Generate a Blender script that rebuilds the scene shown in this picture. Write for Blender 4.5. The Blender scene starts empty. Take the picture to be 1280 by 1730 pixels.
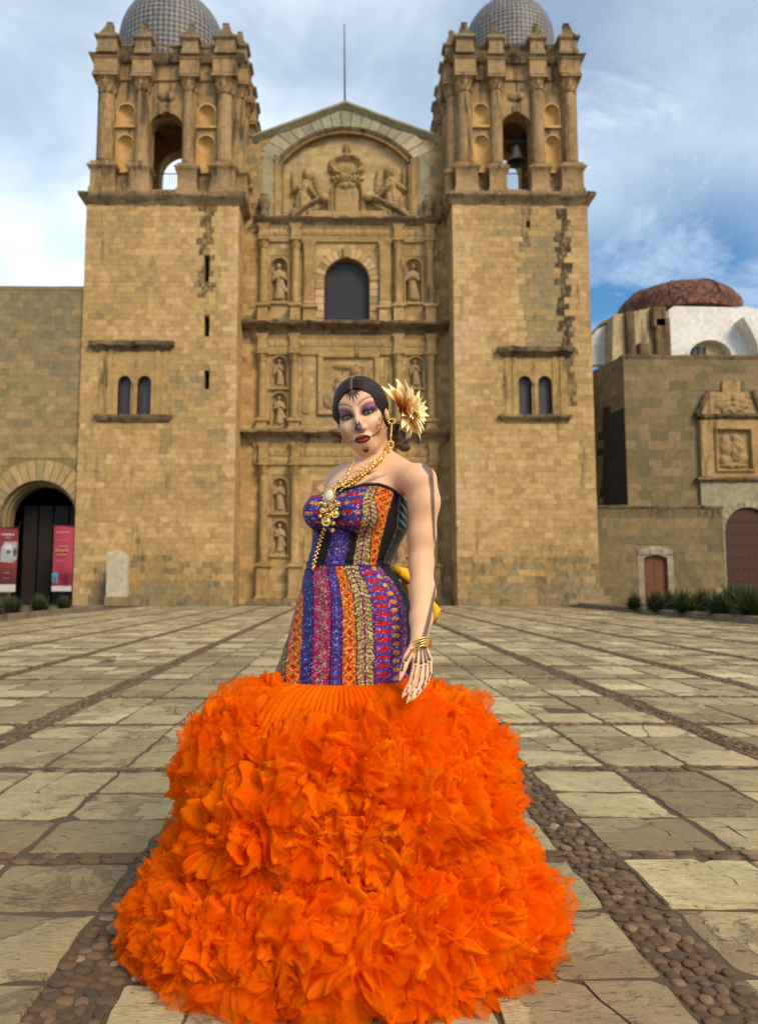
import bpy, bmesh, math, random
import numpy as np
from mathutils import Vector, Matrix, noise as mnoise
from mathutils.geometry import tessellate_polygon

R = math.radians
random.seed(7)
rng = np.random.default_rng(7)
scene = bpy.context.scene
COL = scene.collection

# ------------------------------------------------------------------ camera
IMW, IMH = 1280.0, 1730.0
FPX = 1280.0
CAMZ = 1.0
YAW = R(0.7)
PITCH = math.atan(126.0 / 1280.0)
SHIFT_X = 0.0355
cam_d = bpy.data.cameras.new('camera')
cam = bpy.data.objects.new('camera', cam_d)
COL.objects.link(cam)
cam.location = (0, 0, CAMZ)
cam.rotation_euler = (math.pi / 2 + PITCH, 0, -YAW)
cam_d.sensor_fit = 'HORIZONTAL'
cam_d.sensor_width = 24.0
cam_d.lens = 24.0 * FPX / IMW
cam_d.shift_x = SHIFT_X
cam_d.clip_start = 0.05
cam_d.clip_end = 3000
cam_d.dof.use_dof = True
cam_d.dof.focus_distance = 2.22
cam_d.dof.aperture_fstop = 3.4
scene.camera = cam

# ------------------------------------------------------------------ sky and sun
SUN_EL, SUN_AZ = R(40), R(146)          # azimuth clockwise from +Y: behind the camera, to its right
world = bpy.data.worlds.new('World'); scene.world = world
world.use_nodes = True
wn, wl = world.node_tree.nodes, world.node_tree.links
wn.clear()
def wnode(t, **k):
    n = wn.new(t)
    for a, b in k.items(): setattr(n, a, b)
    return n
sky = wnode('ShaderNodeTexSky', sky_type='NISHITA', sun_disc=False, sun_elevation=SUN_EL, sun_rotation=SUN_AZ,
            air_density=1.0, dust_density=0.2, ozone_density=1.0, altitude=1500)
VEIL_LOC, WISP_LOC = (4.93, 1.19, 0.0), (4.5, 0.5, 0.0)
wtc = wnode('ShaderNodeTexCoord')
wsep = wnode('ShaderNodeSeparateXYZ'); wl.new(wtc.outputs['Generated'], wsep.inputs[0])
def wmath(op, a, b=None, c=None):
    n = wnode('ShaderNodeMath', operation=op)
    for i, v in enumerate((a, b, c)):
        if v is None: continue
        if isinstance(v, (int, float)): n.inputs[i].default_value = v
        else: wl.new(v, n.inputs[i])
    return n.outputs[0]
den = wmath('ADD', wmath('MAXIMUM', wsep.outputs[2], 0.0), 0.22)
cu, cv = wmath('DIVIDE', wsep.outputs[0], den), wmath('DIVIDE', wsep.outputs[1], den)
wcomb = wnode('ShaderNodeCombineXYZ'); wl.new(cu, wcomb.inputs[0]); wl.new(cv, wcomb.inputs[1])
def wnoise(scale, detail, rough, loc, dist=0.0):
    m = wnode('ShaderNodeMapping'); m.inputs['Location'].default_value = loc
    wl.new(wcomb.outputs[0], m.inputs[0])
    n = wnode('ShaderNodeTexNoise'); n.inputs['Scale'].default_value = scale; n.inputs['Detail'].default_value = detail
    n.inputs['Roughness'].default_value = rough; n.inputs['Distortion'].default_value = dist
    wl.new(m.outputs[0], n.inputs['Vector']); return n.outputs['Fac']
def wramp(fac, stops):
    r = wnode('ShaderNodeValToRGB'); e = r.color_ramp.elements
    while len(e) < len(stops): e.new(0.5)
    for i, (p, c) in enumerate(stops): e[i].position = p; e[i].color = (c, c, c, 1)
    wl.new(fac, r.inputs[0]); return r.outputs[0]
veil = wramp(wnoise(0.50, 3, 0.5, VEIL_LOC), [(0.40, 0.0), (0.57, 1.0)])
puff = wramp(wnoise(3.4, 10, 0.60, (1.3, 4.1, 0.0), 0.3), [(0.40, 0.0), (0.60, 1.0)])
wisp = wramp(wnoise(1.5, 9, 0.66, WISP_LOC, 1.1), [(0.44, 0.0), (0.78, 0.85)])
hazeb = wramp(wsep.outputs[2], [(0.0, 0.20), (0.28, 0.0)])
cl = wmath('MAXIMUM', wmath('MULTIPLY', veil, wmath('MULTIPLY_ADD', puff, 0.30, 0.70)), wmath('MULTIPLY', wisp, 0.85))
cl = wmath('MINIMUM', wmath('ADD', cl, hazeb), 0.95)
wmix = wnode('ShaderNodeMix', data_type='RGBA')
wl.new(cl, wmix.inputs['Factor'])
wtint = wnode('ShaderNodeMix', data_type='RGBA', blend_type='MULTIPLY'); wtint.inputs[0].default_value = 1.0
wl.new(sky.outputs[0], wtint.inputs[6]); wtint.inputs[7].default_value = (0.55, 0.95, 1.12, 1)
wl.new(wtint.outputs[2], wmix.inputs[6])
wmix.inputs[7].default_value = (7.6, 8.6, 9.2, 1)
wbg = wnode('ShaderNodeBackground'); wbg.inputs['Strength'].default_value = 0.13
wl.new(wmix.outputs[2], wbg.inputs['Color'])
wout = wnode('ShaderNodeOutputWorld'); wl.new(wbg.outputs[0], wout.inputs['Surface'])

sun_d = bpy.data.lights.new('sun', 'SUN'); sun = bpy.data.objects.new('sun', sun_d); COL.objects.link(sun)
sun_d.energy = 2.9; sun_d.angle = R(22); sun_d.color = (1.0, 0.80, 0.56)
sdir = Vector((math.sin(SUN_AZ) * math.cos(SUN_EL), math.cos(SUN_AZ) * math.cos(SUN_EL), math.sin(SUN_EL)))
sun.rotation_euler = sdir.to_track_quat('Z', 'Y').to_euler()
sun.location = (8, -10, 14)
vs = scene.view_settings
vs.view_transform = 'Standard'; vs.look = 'None'; vs.gamma = 1.0; vs.use_curve_mapping = False
vs.exposure = 0.2
scene.cycles.use_denoising = True
scene.cycles.max_bounces = 8
scene.cycles.transparent_max_bounces = 24

# ------------------------------------------------------------------ photo pixel -> world
_cr = Vector((math.cos(YAW), -math.sin(YAW), 0))
_cf = Vector((math.sin(YAW) * math.cos(PITCH), math.cos(YAW) * math.cos(PITCH), math.sin(PITCH)))
_cu = _cr.cross(_cf)
CX0, CY0 = 640.0 - SHIFT_X * IMW, 865.0
def ray(px, py): return _cf + _cr * ((px - CX0) / FPX) + _cu * ((CY0 - py) / FPX)
def P(px, py, Y):
    d = ray(px, py); return Vector((0, 0, CAMZ)) + d * (Y / d.y)
def G(px, py, z=0.0):
    d = ray(px, py); return Vector((0, 0, CAMZ)) + d * ((z - CAMZ) / d.z)
def proj(p):
    v = Vector(p) - Vector((0, 0, CAMZ)); k = v.dot(_cf)
    return (CX0 + FPX * v.dot(_cr) / k, CY0 - FPX * v.dot(_cu) / k)

# ------------------------------------------------------------------ object helpers
def prop(o, label=None, cat=None, group=None, kind=None):
    for k, v in (('label', label), ('category', cat), ('group', group), ('kind', kind)):
        if v: o[k] = v
    return o
def link(o, parent=None):
    COL.objects.link(o)
    if parent is not None:
        o.parent = parent
        o.matrix_parent_inverse = Matrix.Identity(4)
    return o
def wpos(o):
    v = Vector((0, 0, 0))
    while o is not None: v += o.location; o = o.parent
    return v
def empty(name, loc, label, cat, group=None):
    o = bpy.data.objects.new(name, None); o.location = loc; o.empty_display_size = 0.2
    link(o); return prop(o, label, cat, group)

class MB:
    """collects geometry in WORLD coordinates; build() subtracts the parent's position"""
    def __init__(s): s.v, s.f, s.c, s.cur = [], [], [], None
    def add(s, vs_, fs):
        b = len(s.v); s.v += [tuple(p) for p in vs_]; s.f += [tuple(i + b for i in f) for f in fs]
        if s.cur is not None: s.c += [s.cur] * len(fs)
    def box(s, x0, x1, y0, y1, z0, z1):
        s.add([(x0,y0,z0),(x1,y0,z0),(x1,y1,z0),(x0,y1,z0),(x0,y0,z1),(x1,y0,z1),(x1,y1,z1),(x0,y1,z1)],
              [(0,3,2,1),(4,5,6,7),(0,1,5,4),(1,2,6,5),(2,3,7,6),(3,0,4,7)])
    def chbox(s, x0, x1, y0, y1, z0, z1, c=0.02):
        """block with chamfered front (toward -Y)"""
        s.add([(x0,y1,z0),(x1,y1,z0),(x1,y1,z1),(x0,y1,z1),(x0,y0+c,z0),(x1,y0+c,z0),(x1,y0+c,z1),(x0,y0+c,z1),
               (x0+c,y0,z0+c),(x1-c,y0,z0+c),(x1-c,y0,z1-c),(x0+c,y0,z1-c)],
              [(8,9,10,11),(4,5,9,8),(5,6,10,9),(6,7,11,10),(7,4,8,11),(0,1,5,4),(1,2,6,5),(2,3,7,6),(3,0,4,7)])
    def rings(s, rings, closed=True, cap0=False, cap1=False):
        n = len(rings[0]); vs_ = [p for r in rings for p in r]; fs = []
        for i in range(len(rings) - 1):
            for j in range(n if closed else n - 1):
                k = (j + 1) % n
                fs.append((i*n+j, i*n+k, (i+1)*n+k, (i+1)*n+j))
        if cap0: fs.append(tuple(range(n - 1, -1, -1)))
        if cap1: fs.append(tuple((len(rings)-1)*n + j for j in range(n)))
        s.add(vs_, fs)
    def lathe(s, prof, c, seg=16, sx=1.0, sy=1.0, flute=0.0, nfl=0, a0=0.0, a1=2*math.pi):
        full = abs(a1 - a0 - 2*math.pi) < 1e-6
        m = seg if full else seg + 1
        rs = []
        for r, z in prof:
            ring = []
            for j in range(m):
                a = a0 + (a1 - a0) * j / seg
                rr = r * (1 - flute * (0.5 + 0.5 * math.cos(a * nfl))) if nfl else r
                ring.append((c[0] + rr*sx*math.cos(a), c[1] + rr*sy*math.sin(a), c[2] + z))
            rs.append(ring)
        s.rings(rs, closed=full, cap0=full, cap1=full)
    def tube(s, pts, rad, seg=8, cap=True):
        pts = [Vector(p) for p in pts]; n = len(pts)
        if not hasattr(rad, '__len__'): rad = [rad] * n
        t0 = (pts[1] - pts[0]).normalized()
        up = Vector((0, 0, 1)) if abs(t0.z) < 0.9 else Vector((1, 0, 0))
        nrm = t0.cross(up).normalized(); rs = []
        for i in range(n):
            t = (pts[min(i+1, n-1)] - pts[max(i-1, 0)]).normalized()
            nrm = (nrm - t * nrm.dot(t)).normalized(); b = t.cross(nrm)
            rs.append([pts[i] + (nrm*math.cos(a) + b*math.sin(a))*rad[i] for a in [2*math.pi*j/seg for j in range(seg)]])
        s.rings(rs, True, cap, cap)
    def ico(s, c, r, sub=1, squash=(1,1,1), rot=None):
        bm = bmesh.new(); bmesh.ops.create_icosphere(bm, subdivisions=sub, radius=1.0)
        vs_ = []
        for v in bm.verts:
            q = Vector((v.co.x*squash[0]*r, v.co.y*squash[1]*r, v.co.z*squash[2]*r))
            if rot: q = rot @ q
            vs_.append(q + Vector(c))
        s.add(vs_, [tuple(v.index for v in f.verts) for f in bm.faces]); bm.free()
    def mesh(s, name, off=Vector((0, 0, 0)), smooth=False, attr=None):
        me = bpy.data.meshes.new(name)
        off = Vector(off)
        me.from_pydata([(p[0]-off.x, p[1]-off.y, p[2]-off.z) for p in s.v], [], s.f)
        if s.c:
            a = me.attributes.new(attr or 'tint', 'FLOAT_COLOR', 'FACE')
            arr = np.array([(c[0], c[1], c[2], 1.0) for c in s.c], dtype=np.float32).ravel()
            a.data.foreach_set('color', arr)
        if smooth: me.polygons.foreach_set('use_smooth', [True] * len(me.polygons))
        me.update(); return me
    def build(s, name, mat, parent=None, smooth=False, recalc=True, at=None, angle=None):
        base = wpos(parent) if parent is not None else Vector((0, 0, 0))
        org = Vector(at) if at is not None else base
        me = s.mesh(name, org, smooth)
        if recalc:
            bm = bmesh.new(); bm.from_mesh(me); bmesh.ops.recalc_face_normals(bm, faces=bm.faces); bm.to_mesh(me); bm.free()
        if angle:
            me.polygons.foreach_set('use_smooth', [True] * len(me.polygons)); me.set_sharp_from_angle(angle=R(angle))
        me.materials.append(mat)
        o = bpy.data.objects.new(name, me); o.location = org - base
        return link(o, parent)

def np_mesh(name, verts, faces, mat, parent=None, smooth=True, colors=None, attr='paint', at=None, link_it=True):
    base = wpos(parent) if parent is not None else Vector((0, 0, 0))
    org = Vector(at) if at is not None else base
    v = (np.asarray(verts, dtype=np.float64) - np.array(org)).astype(np.float32)
    f = np.asarray(faces, dtype=np.int32)
    me = bpy.data.meshes.new(name)
    k = f.shape[1]
    me.vertices.add(len(v)); me.vertices.foreach_set('co', v.ravel())
    me.loops.add(f.size); me.loops.foreach_set('vertex_index', f.ravel())
    me.polygons.add(len(f)); me.polygons.foreach_set('loop_start', np.arange(0, f.size, k, dtype=np.int32))
    me.polygons.foreach_set('loop_total', np.full(len(f), k, dtype=np.int32))
    me.polygons.foreach_set('use_smooth', np.full(len(f), smooth, dtype=bool))
    me.update(calc_edges=True)
    if colors is not None:
        a = me.attributes.new(attr, 'FLOAT_COLOR', 'POINT')
        c4 = np.ones((len(v), 4), dtype=np.float32); c4[:, :3] = colors
        a.data.foreach_set('color', c4.ravel())
    me.materials.append(mat)
    o = bpy.data.objects.new(name, me); o.location = org - base
    return link(o, parent)

# ------------------------------------------------------------------ signed distance helpers (numpy) and surface nets
def surface_nets(fn, lo, hi, h):
    lo = np.array(lo, float); hi = np.array(hi, float)
    n = np.ceil((hi - lo) / h).astype(int) + 1
    xs = [(lo[i] + h * np.arange(n[i])).astype(np.float32) for i in range(3)]
    X, Y, Z = np.meshgrid(*xs, indexing='ij')
    V = fn(X, Y, Z).astype(np.float32); del X, Y, Z
    S = V < 0
    c = [S[i:n[0]-1+i, j:n[1]-1+j, k:n[2]-1+k] for i in (0,1) for j in (0,1) for k in (0,1)]
    cnt = sum(q.astype(np.int8) for q in c)
    act = (cnt > 0) & (cnt < 8)
    idx = np.argwhere(act); m = len(idx)
    acc = np.zeros((m, 3)); num = np.zeros(m)
    corners = [(i, j, k) for i in (0,1) for j in (0,1) for k in (0,1)]
    val = {q: V[idx[:,0]+q[0], idx[:,1]+q[1], idx[:,2]+q[2]] for q in corners}
    for a in corners:
        for ax in range(3):
            if a[ax] == 0:
                b = list(a); b[ax] = 1; b = tuple(b)
                va, vb = val[a], val[b]; cr = (va < 0) != (vb < 0)
                t = np.where(cr, va / np.where(cr, va - vb, 1), 0)
                p = np.array(a, float)[None] + np.zeros((m, 3)); p[:, ax] += t
                acc += np.where(cr[:, None], p, 0); num += cr
    verts = lo + h * (idx + acc / num[:, None])
    im = -np.ones(act.shape, dtype=np.int64); im[act] = np.arange(m)
    quads = []
    for ax in range(3):
        sl0 = [slice(None)] * 3; sl1 = [slice(None)] * 3
        sl0[ax] = slice(0, -1); sl1[ax] = slice(1, None)
        e = S[tuple(sl0)] != S[tuple(sl1)]
        o1, o2 = [(1, 2), (2, 0), (0, 1)][ax]
        pts = np.argwhere(e)
        ok = (pts[:, o1] > 0) & (pts[:, o2] > 0) & (pts[:, o1] < n[o1]-1) & (pts[:, o2] < n[o2]-1)
        pts = pts[ok]
        def cell(d1, d2):
            q = pts.copy(); q[:, o1] -= d1; q[:, o2] -= d2
            return im[q[:,0], q[:,1], q[:,2]]
        q = np.stack([cell(1,1), cell(0,1), cell(0,0), cell(1,0)], 1)
        neg = S[pts[:,0], pts[:,1], pts[:,2]]
        q = np.where(neg[:, None], q, q[:, ::-1])
        quads.append(q)
    return verts, np.concatenate(quads)

def sm_min(a, b, k):
    h = np.clip(0.5 + 0.5 * (b - a) / k, 0, 1); return b + (a - b) * h - k * h * (1 - h)
def sm_max(a, b, k): return -sm_min(-a, -b, k)
def sd_ell(p, c, r):
    x, y, z = p[0]-c[0], p[1]-c[1], p[2]-c[2]
    k0 = np.sqrt((x/r[0])**2 + (y/r[1])**2 + (z/r[2])**2)
    k1 = np.sqrt((x/r[0]**2)**2 + (y/r[1]**2)**2 + (z/r[2]**2)**2)
    return k0 * (k0 - 1) / np.maximum(k1, 1e-6)
def sd_cap(p, a, b, ra, rb):
    ax, ay, az = [p[i] - a[i] for i in range(3)]
    d = [b[i] - a[i] for i in range(3)]; L = d[0]**2 + d[1]**2 + d[2]**2
    t = np.clip((ax*d[0] + ay*d[1] + az*d[2]) / L, 0, 1)
    return np.sqrt((ax-t*d[0])**2 + (ay-t*d[1])**2 + (az-t*d[2])**2) - (ra + (rb-ra)*t)

# ------------------------------------------------------------------ materials
MATS = {}
class NT:
    def __init__(s, name):
        s.m = bpy.data.materials.new(name); s.m.use_nodes = True
        s.n, s.l = s.m.node_tree.nodes, s.m.node_tree.links
        s.n.clear()
        s.out = s.n.new('ShaderNodeOutputMaterial')
        s.b = s.n.new('ShaderNodeBsdfPrincipled'); s.l.new(s.b.outputs[0], s.out.inputs[0])
    def node(s, t, **k):
        n = s.n.new(t)
        for a, b in k.items(): setattr(n, a, b)
        return n
    def set(s, sock, v):
        if isinstance(v, bpy.types.NodeSocket): s.l.new(v, sock)
        elif isinstance(v, (tuple, list)) and len(v) == 3 and sock.type == 'RGBA': sock.default_value = (*v, 1)
        else: sock.default_value = v
    def math(s, op, a, b=None, c=None, clamp=False):
        n = s.node('ShaderNodeMath', operation=op, use_clamp=clamp)
        for i, v in enumerate((a, b, c)):
            if v is not None: s.set(n.inputs[i], v)
        return n.outputs[0]
    def mix(s, f, a, b, blend='MIX'):
        n = s.node('ShaderNodeMix', data_type='RGBA', blend_type=blend)
        s.set(n.inputs[0], f); s.set(n.inputs[6], a); s.set(n.inputs[7], b); return n.outputs[2]
    def pos(s, scale=(1, 1, 1), coord='geo', rot=(0, 0, 0)):
        if coord == 'geo': v = s.node('ShaderNodeNewGeometry').outputs['Position']
        else: v = s.node('ShaderNodeTexCoord').outputs[coord]
        m = s.node('ShaderNodeMapping'); m.inputs['Scale'].default_value = scale; m.inputs['Rotation'].default_value = rot
        s.l.new(v, m.inputs[0]); return m.outputs[0]
    def noise(s, vec, scale, detail=4, rough=0.55, dist=0.0, out='Fac'):
        n = s.node('ShaderNodeTexNoise'); n.inputs['Scale'].default_value = scale; n.inputs['Detail'].default_value = detail
        n.inputs['Roughness'].default_value = rough; n.inputs['Distortion'].default_value = dist
        s.l.new(vec, n.inputs['Vector']); return n.outputs[out]
    def voro(s, vec, scale, feature='F1', out='Distance'):
        n = s.node('ShaderNodeTexVoronoi', feature=feature); n.inputs['Scale'].default_value = scale
        s.l.new(vec, n.inputs['Vector']); return n.outputs[out]
    def ramp(s, fac, stops, interp='LINEAR'):
        n = s.node('ShaderNodeValToRGB'); e = n.color_ramp.elements; n.color_ramp.interpolation = interp
        while len(e) < len(stops): e.new(0.5)
        for i, (p, c) in enumerate(stops):
            e[i].position = p; e[i].color = (c, c, c, 1) if isinstance(c, (int, float)) else (*c, 1)
        s.set(n.inputs[0], fac); return n.outputs[0]
    def bump(s, h, strength=0.5, dist=0.02, prev=None):
        n = s.node('ShaderNodeBump'); n.inputs['Strength'].default_value = strength; n.inputs['Distance'].default_value = dist
        s.l.new(h, n.inputs['Height'])
        if prev: s.l.new(prev, n.inputs['Normal'])
        return n.outputs[0]
    def fin(s, color=None, rough=0.85, normal=None, metal=None, spec=None):
        if color is not None: s.set(s.b.inputs['Base Color'], color)
        s.set(s.b.inputs['Roughness'], rough)
        if normal is not None: s.l.new(normal, s.b.inputs['Normal'])
        if metal is not None: s.b.inputs['Metallic'].default_value = metal
        if spec is not None: s.b.inputs['Specular IOR Level'].default_value = spec
        return s.m
def plain(name, col, rough=0.7, metal=0.0, var=0.15, scale=8.0, bump=0.0, spec=0.4):
    t = NT(name); v = t.pos()
    n = t.noise(v, scale, 5)
    c = t.mix(t.math('MULTIPLY', n, 1.0), tuple(x*(1-var) for x in col), tuple(min(1, x*(1+var)) for x in col))
    nm = t.bump(n, bump, 0.01) if bump else None
    return t.fin(c, rough, nm, metal, spec)

def stone_mat(name, pal, stain=0.25, dirt=(0.030, 0.024, 0.017), blocks=False, bumpk=0.5, lo=0.8, streak=True, scale=1.0):
    """pal: list of (pos,colour). Block tint comes from face attribute 'tint' or the object's own colour
       (r = palette position, g = brightness, b = lichen on that block)."""
    t = NT(name); v = t.pos()
    big = t.noise(v, 0.5*scale, 4, 0.6); mid = t.noise(v, 3.0*scale, 6, 0.65); fine = t.noise(v, 28*scale, 4, 0.6)
    if blocks:
        at = t.node('ShaderNodeAttribute', attribute_name='tint'); oi = t.node('ShaderNodeObjectInfo')
        sm = t.node('ShaderNodeVectorMath', operation='ADD'); t.l.new(at.outputs['Color'], sm.inputs[0]); t.l.new(oi.outputs['Color'], sm.inputs[1])
        sp = t.node('ShaderNodeSeparateXYZ'); t.l.new(sm.outputs[0], sp.inputs[0])
        sel = t.math('ADD', sp.outputs[0], t.math('MULTIPLY_ADD', mid, 0.3, -0.15))
        bri = t.math('MULTIPLY_ADD', sp.outputs[1], 0.30, 0.92)
        st_b = sp.outputs[2]
    else:
        sel = t.math('MULTIPLY_ADD', mid, 0.5, t.math('MULTIPLY_ADD', big, 1.1, -0.3)); bri = t.math('MULTIPLY_ADD', big, 0.35, 0.83); st_b = None
    col = t.ramp(sel, pal)
    k = t.math('MULTIPLY', bri, t.math('MULTIPLY_ADD', t.ramp(fine, [(0.3, 0.0), (0.7, 1.0)]), 0.26, t.math('MULTIPLY_ADD', t.ramp(mid, [(0.25, 0.0), (0.75, 1.0)]), 0.42, 0.64)))
    kc = t.node('ShaderNodeCombineXYZ'); [t.l.new(k, kc.inputs[i]) for i in range(3)]
    col = t.mix(1.0, col, kc.outputs[0], 'MULTIPLY')
    sv = t.pos((1.6, 1.6, 0.22)) if streak else v
    s1 = t.noise(sv, 1.1*scale, 7, 0.7)
    th = 0.66 - 0.28 * stain
    sm_ = t.ramp(s1, [(th, 0.0), (th + 0.13, 0.85)])
    if st_b is not None:
        s2 = t.noise(t.pos((1.3, 1.3, 0.6)), 4.0, 8, 0.75)
        sb = t.math('MULTIPLY', t.ramp(t.math('ADD', st_b, t.math('MULTIPLY_ADD', s2, 1.7, -0.9)), [(0.26, 0.0), (0.74, 0.92)]), t.math('GREATER_THAN', st_b, 0.02))
        col = t.mix(sm_, col, dirt); col = t.mix(sb, col, (0.030, 0.023, 0.016))
    else: col = t.mix(sm_, col, dirt)
    nb = t.bump(t.math('ADD', t.math('MULTIPLY', mid, 1.0), t.math('MULTIPLY', fine, 0.35)), bumpk, 0.04)
    return t.fin(col, 0.9, nb, spec=0.2)

OCHRE = [(0.0, (0.25, 0.195, 0.098)), (0.25, (0.35, 0.222, 0.092)), (0.55, (0.44, 0.275, 0.112)), (0.8, (0.50, 0.335, 0.152)), (1.0, (0.53, 0.335, 0.195))]
GREEN = [(0.0, (0.135, 0.112, 0.055)), (0.35, (0.19, 0.145, 0.068)), (0.65, (0.235, 0.168, 0.078)), (1.0, (0.29, 0.198, 0.10))]
WALL = [(0.0, (0.20, 0.165, 0.088)), (0.35, (0.275, 0.198, 0.092)), (0.65, (0.345, 0.232, 0.105)), (1.0, (0.41, 0.28, 0.135))]
M = {}
M['tower_block'] = stone_mat('tower_block', OCHRE, 0.24, (0.11, 0.075, 0.038), blocks=True)
M['tower_back'] = stone_mat('tower_mortar', [(0.0, (0.27, 0.17, 0.07)), (1.0, (0.37, 0.235, 0.098))], 0.2)
M['side_block'] = stone_mat('side_block', WALL, 0.06, blocks=True)
M['side_back'] = stone_mat('side_mortar', [(0.0, (0.20, 0.15, 0.07)), (1.0, (0.27, 0.195, 0.09))], 0.15)
M['green_block'] = stone_mat('chapel_block', GREEN, 0.12, blocks=True)
M['green_back'] = stone_mat('chapel_mortar', [(0.0, (0.15, 0.13, 0.08)), (1.0, (0.25, 0.21, 0.12))], 0.2)
M['carved'] = stone_mat('carved_stone', [(0.0, (0.24, 0.145, 0.055)), (0.5, (0.40, 0.25, 0.10)), (1.0, (0.50, 0.335, 0.155))], 0.38, bumpk=0.7)
M['belfry'] = stone_mat('belfry_stone', [(0.0, (0.20, 0.12, 0.05)), (0.5, (0.33, 0.205, 0.09)), (1.0, (0.42, 0.27, 0.125))], 0.55, bumpk=0.7)
M['belfry_in'] = stone_mat('belfry_plaster', [(0.0, (0.42, 0.25, 0.09)), (0.5, (0.52, 0.31, 0.11)), (1.0, (0.58, 0.37, 0.15))], 0.05, bumpk=0.3)
M['moss'] = stone_mat('lichened_stone', [(0.0, (0.11, 0.08, 0.042)), (0.5, (0.25, 0.17, 0.085)), (1.0, (0.40, 0.265, 0.125))], 0.50, bumpk=0.9)
M['darkmoss'] = stone_mat('dark_lichened_stone', [(0.0, (0.08, 0.056, 0.032)), (0.5, (0.17, 0.115, 0.058)), (1.0, (0.32, 0.21, 0.10))], 0.58, bumpk=0.9)
M['greencarved'] = stone_mat('green_grey_stone', [(0.0, (0.20, 0.20, 0.13)), (0.5, (0.33, 0.29, 0.17)), (1.0, (0.42, 0.34, 0.20))], 0.30, bumpk=0.7)
M['greyblock'] = stone_mat('grey_green_block', [(0.0, (0.21, 0.21, 0.145)), (0.5, (0.31, 0.28, 0.175)), (1.0, (0.40, 0.33, 0.20))], 0.16, blocks=True)
M['relief'] = stone_mat('relief_stone', [(0.0, (0.25, 0.155, 0.065)), (0.5, (0.38, 0.245, 0.105)), (1.0, (0.47, 0.32, 0.155))], 0.40, bumpk=0.6, scale=2.0)
M['statue'] = stone_mat('statue_stone', [(0.0, (0.25, 0.16, 0.075)), (0.5, (0.38, 0.25, 0.12)), (1.0, (0.47, 0.33, 0.17))], 0.3, bumpk=0.5, scale=3.0)
M['lime'] = stone_mat('lime_plaster', [(0.0, (0.62, 0.58, 0.52)), (0.5, (0.74, 0.70, 0.64)), (1.0, (0.78, 0.75, 0.69))], 0.02, bumpk=0.2)
M['oldlime'] = stone_mat('peeling_lime', [(0.0, (0.17, 0.13, 0.075)), (0.5, (0.30, 0.24, 0.155)), (1.0, (0.52, 0.46, 0.36))], 0.3, bumpk=0.4)
M['buffplaster'] = stone_mat('stained_plaster', [(0.0, (0.34, 0.26, 0.14)), (0.5, (0.48, 0.37, 0.20)), (1.0, (0.55, 0.44, 0.27))], 0.42, bumpk=0.4)
M['pane'] = plain('dark_window_pane', (0.045, 0.043, 0.042), 0.35, spec=0.4)
M['dark'] = plain('unlit_interior', (0.012, 0.010, 0.008), 0.9)
M['iron'] = plain('iron', (0.035, 0.03, 0.027), 0.6, 0.3)
M['bronze'] = plain('old_bronze', (0.16, 0.155, 0.135), 0.55, 0.5, 0.3, 4.0)
M['door'] = plain('red_brown_door_wood', (0.060, 0.017, 0.009), 0.6, 0.0, 0.35, 3.0)
M['smalldoor'] = plain('orange_brown_door_wood', (0.15, 0.045, 0.013), 0.6, 0.0, 0.35, 3.0)
M['darkwood'] = plain('dark_wood', (0.018, 0.011, 0.008), 0.7, 0.0, 0.4, 3.0)
M['redtile'] = None

# ================================================================== church builders
def dome_tile_mat():
    t = NT('checkered_dome_tiles')
    uv = t.node('ShaderNodeAttribute', attribute_name='tile_uv').outputs['Vector']
    ck = t.node('ShaderNodeTexChecker'); ck.inputs['Scale'].default_value = 1.0; t.l.new(uv, ck.inputs['Vector'])
    v = t.pos(); n = t.noise(v, 6, 5)
    n = t.ramp(n, [(0.3, 0.0), (0.7, 1.0)]); white = t.mix(n, (0.15, 0.125, 0.09), (0.31, 0.275, 0.21)); blue = t.mix(n, (0.030, 0.034, 0.05), (0.075, 0.085, 0.125))
    c = t.mix(ck.outputs['Fac'], white, blue)
    c = t.mix(t.ramp(t.noise(v, 1.2, 6, 0.7), [(0.60, 0.0), (0.72, 0.6)]), c, (0.17, 0.08, 0.035))
    return t.fin(c, 0.55, t.bump(t.noise(v, 9, 4), .3, .03), spec=0.3)
M['dometile'] = dome_tile_mat()
def redtile_mat():
    t = NT('red_brown_roof_tile'); v = t.pos()
    b = t.voro(v, 4.5, out='Color'); bs = t.node('ShaderNodeSeparateXYZ'); t.l.new(b, bs.inputs[0])
    c = t.ramp(bs.outputs[0], [(0.0, (0.055, 0.022, 0.014)), (0.6, (0.15, 0.05, 0.03)), (1.0, (0.26, 0.11, 0.07))])
    c = t.mix(t.ramp(t.noise(v, 0.7, 5, 0.7), [(0.5, 0.0), (0.66, 0.8)]), c, (0.035, 0.022, 0.016))
    return t.fin(c, 0.9, t.bump(t.voro(v, 4.5), 0.6, 0.05))
M['redtile'] = redtile_mat()

def moulding(mb, x0, x1, yf, yb, prof, jit=0.0, step=0.35):
    nx = max(2, int((x1 - x0) / step)); rs = []
    for k, (p, z) in enumerate(prof):
        ring = [(x0 - p, yb, z), (x0 - p, yf - p, z)]
        for i in range(1, nx):
            f = i / nx; xx = x0 - p + (x1 - x0 + 2*p) * f
            j1 = jit * (mnoise.noise((xx*1.7, k*3.1, z)) ); j2 = jit * mnoise.noise((xx*2.3 + 9, k*1.7, z*2))
            ring.append((xx, yf - p + j1, z + j2))
        ring += [(x1 + p, yf - p, z), (x1 + p, yb, z)]
        rs.append(ring)
    mb.rings(rs, True, True, True)

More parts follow.
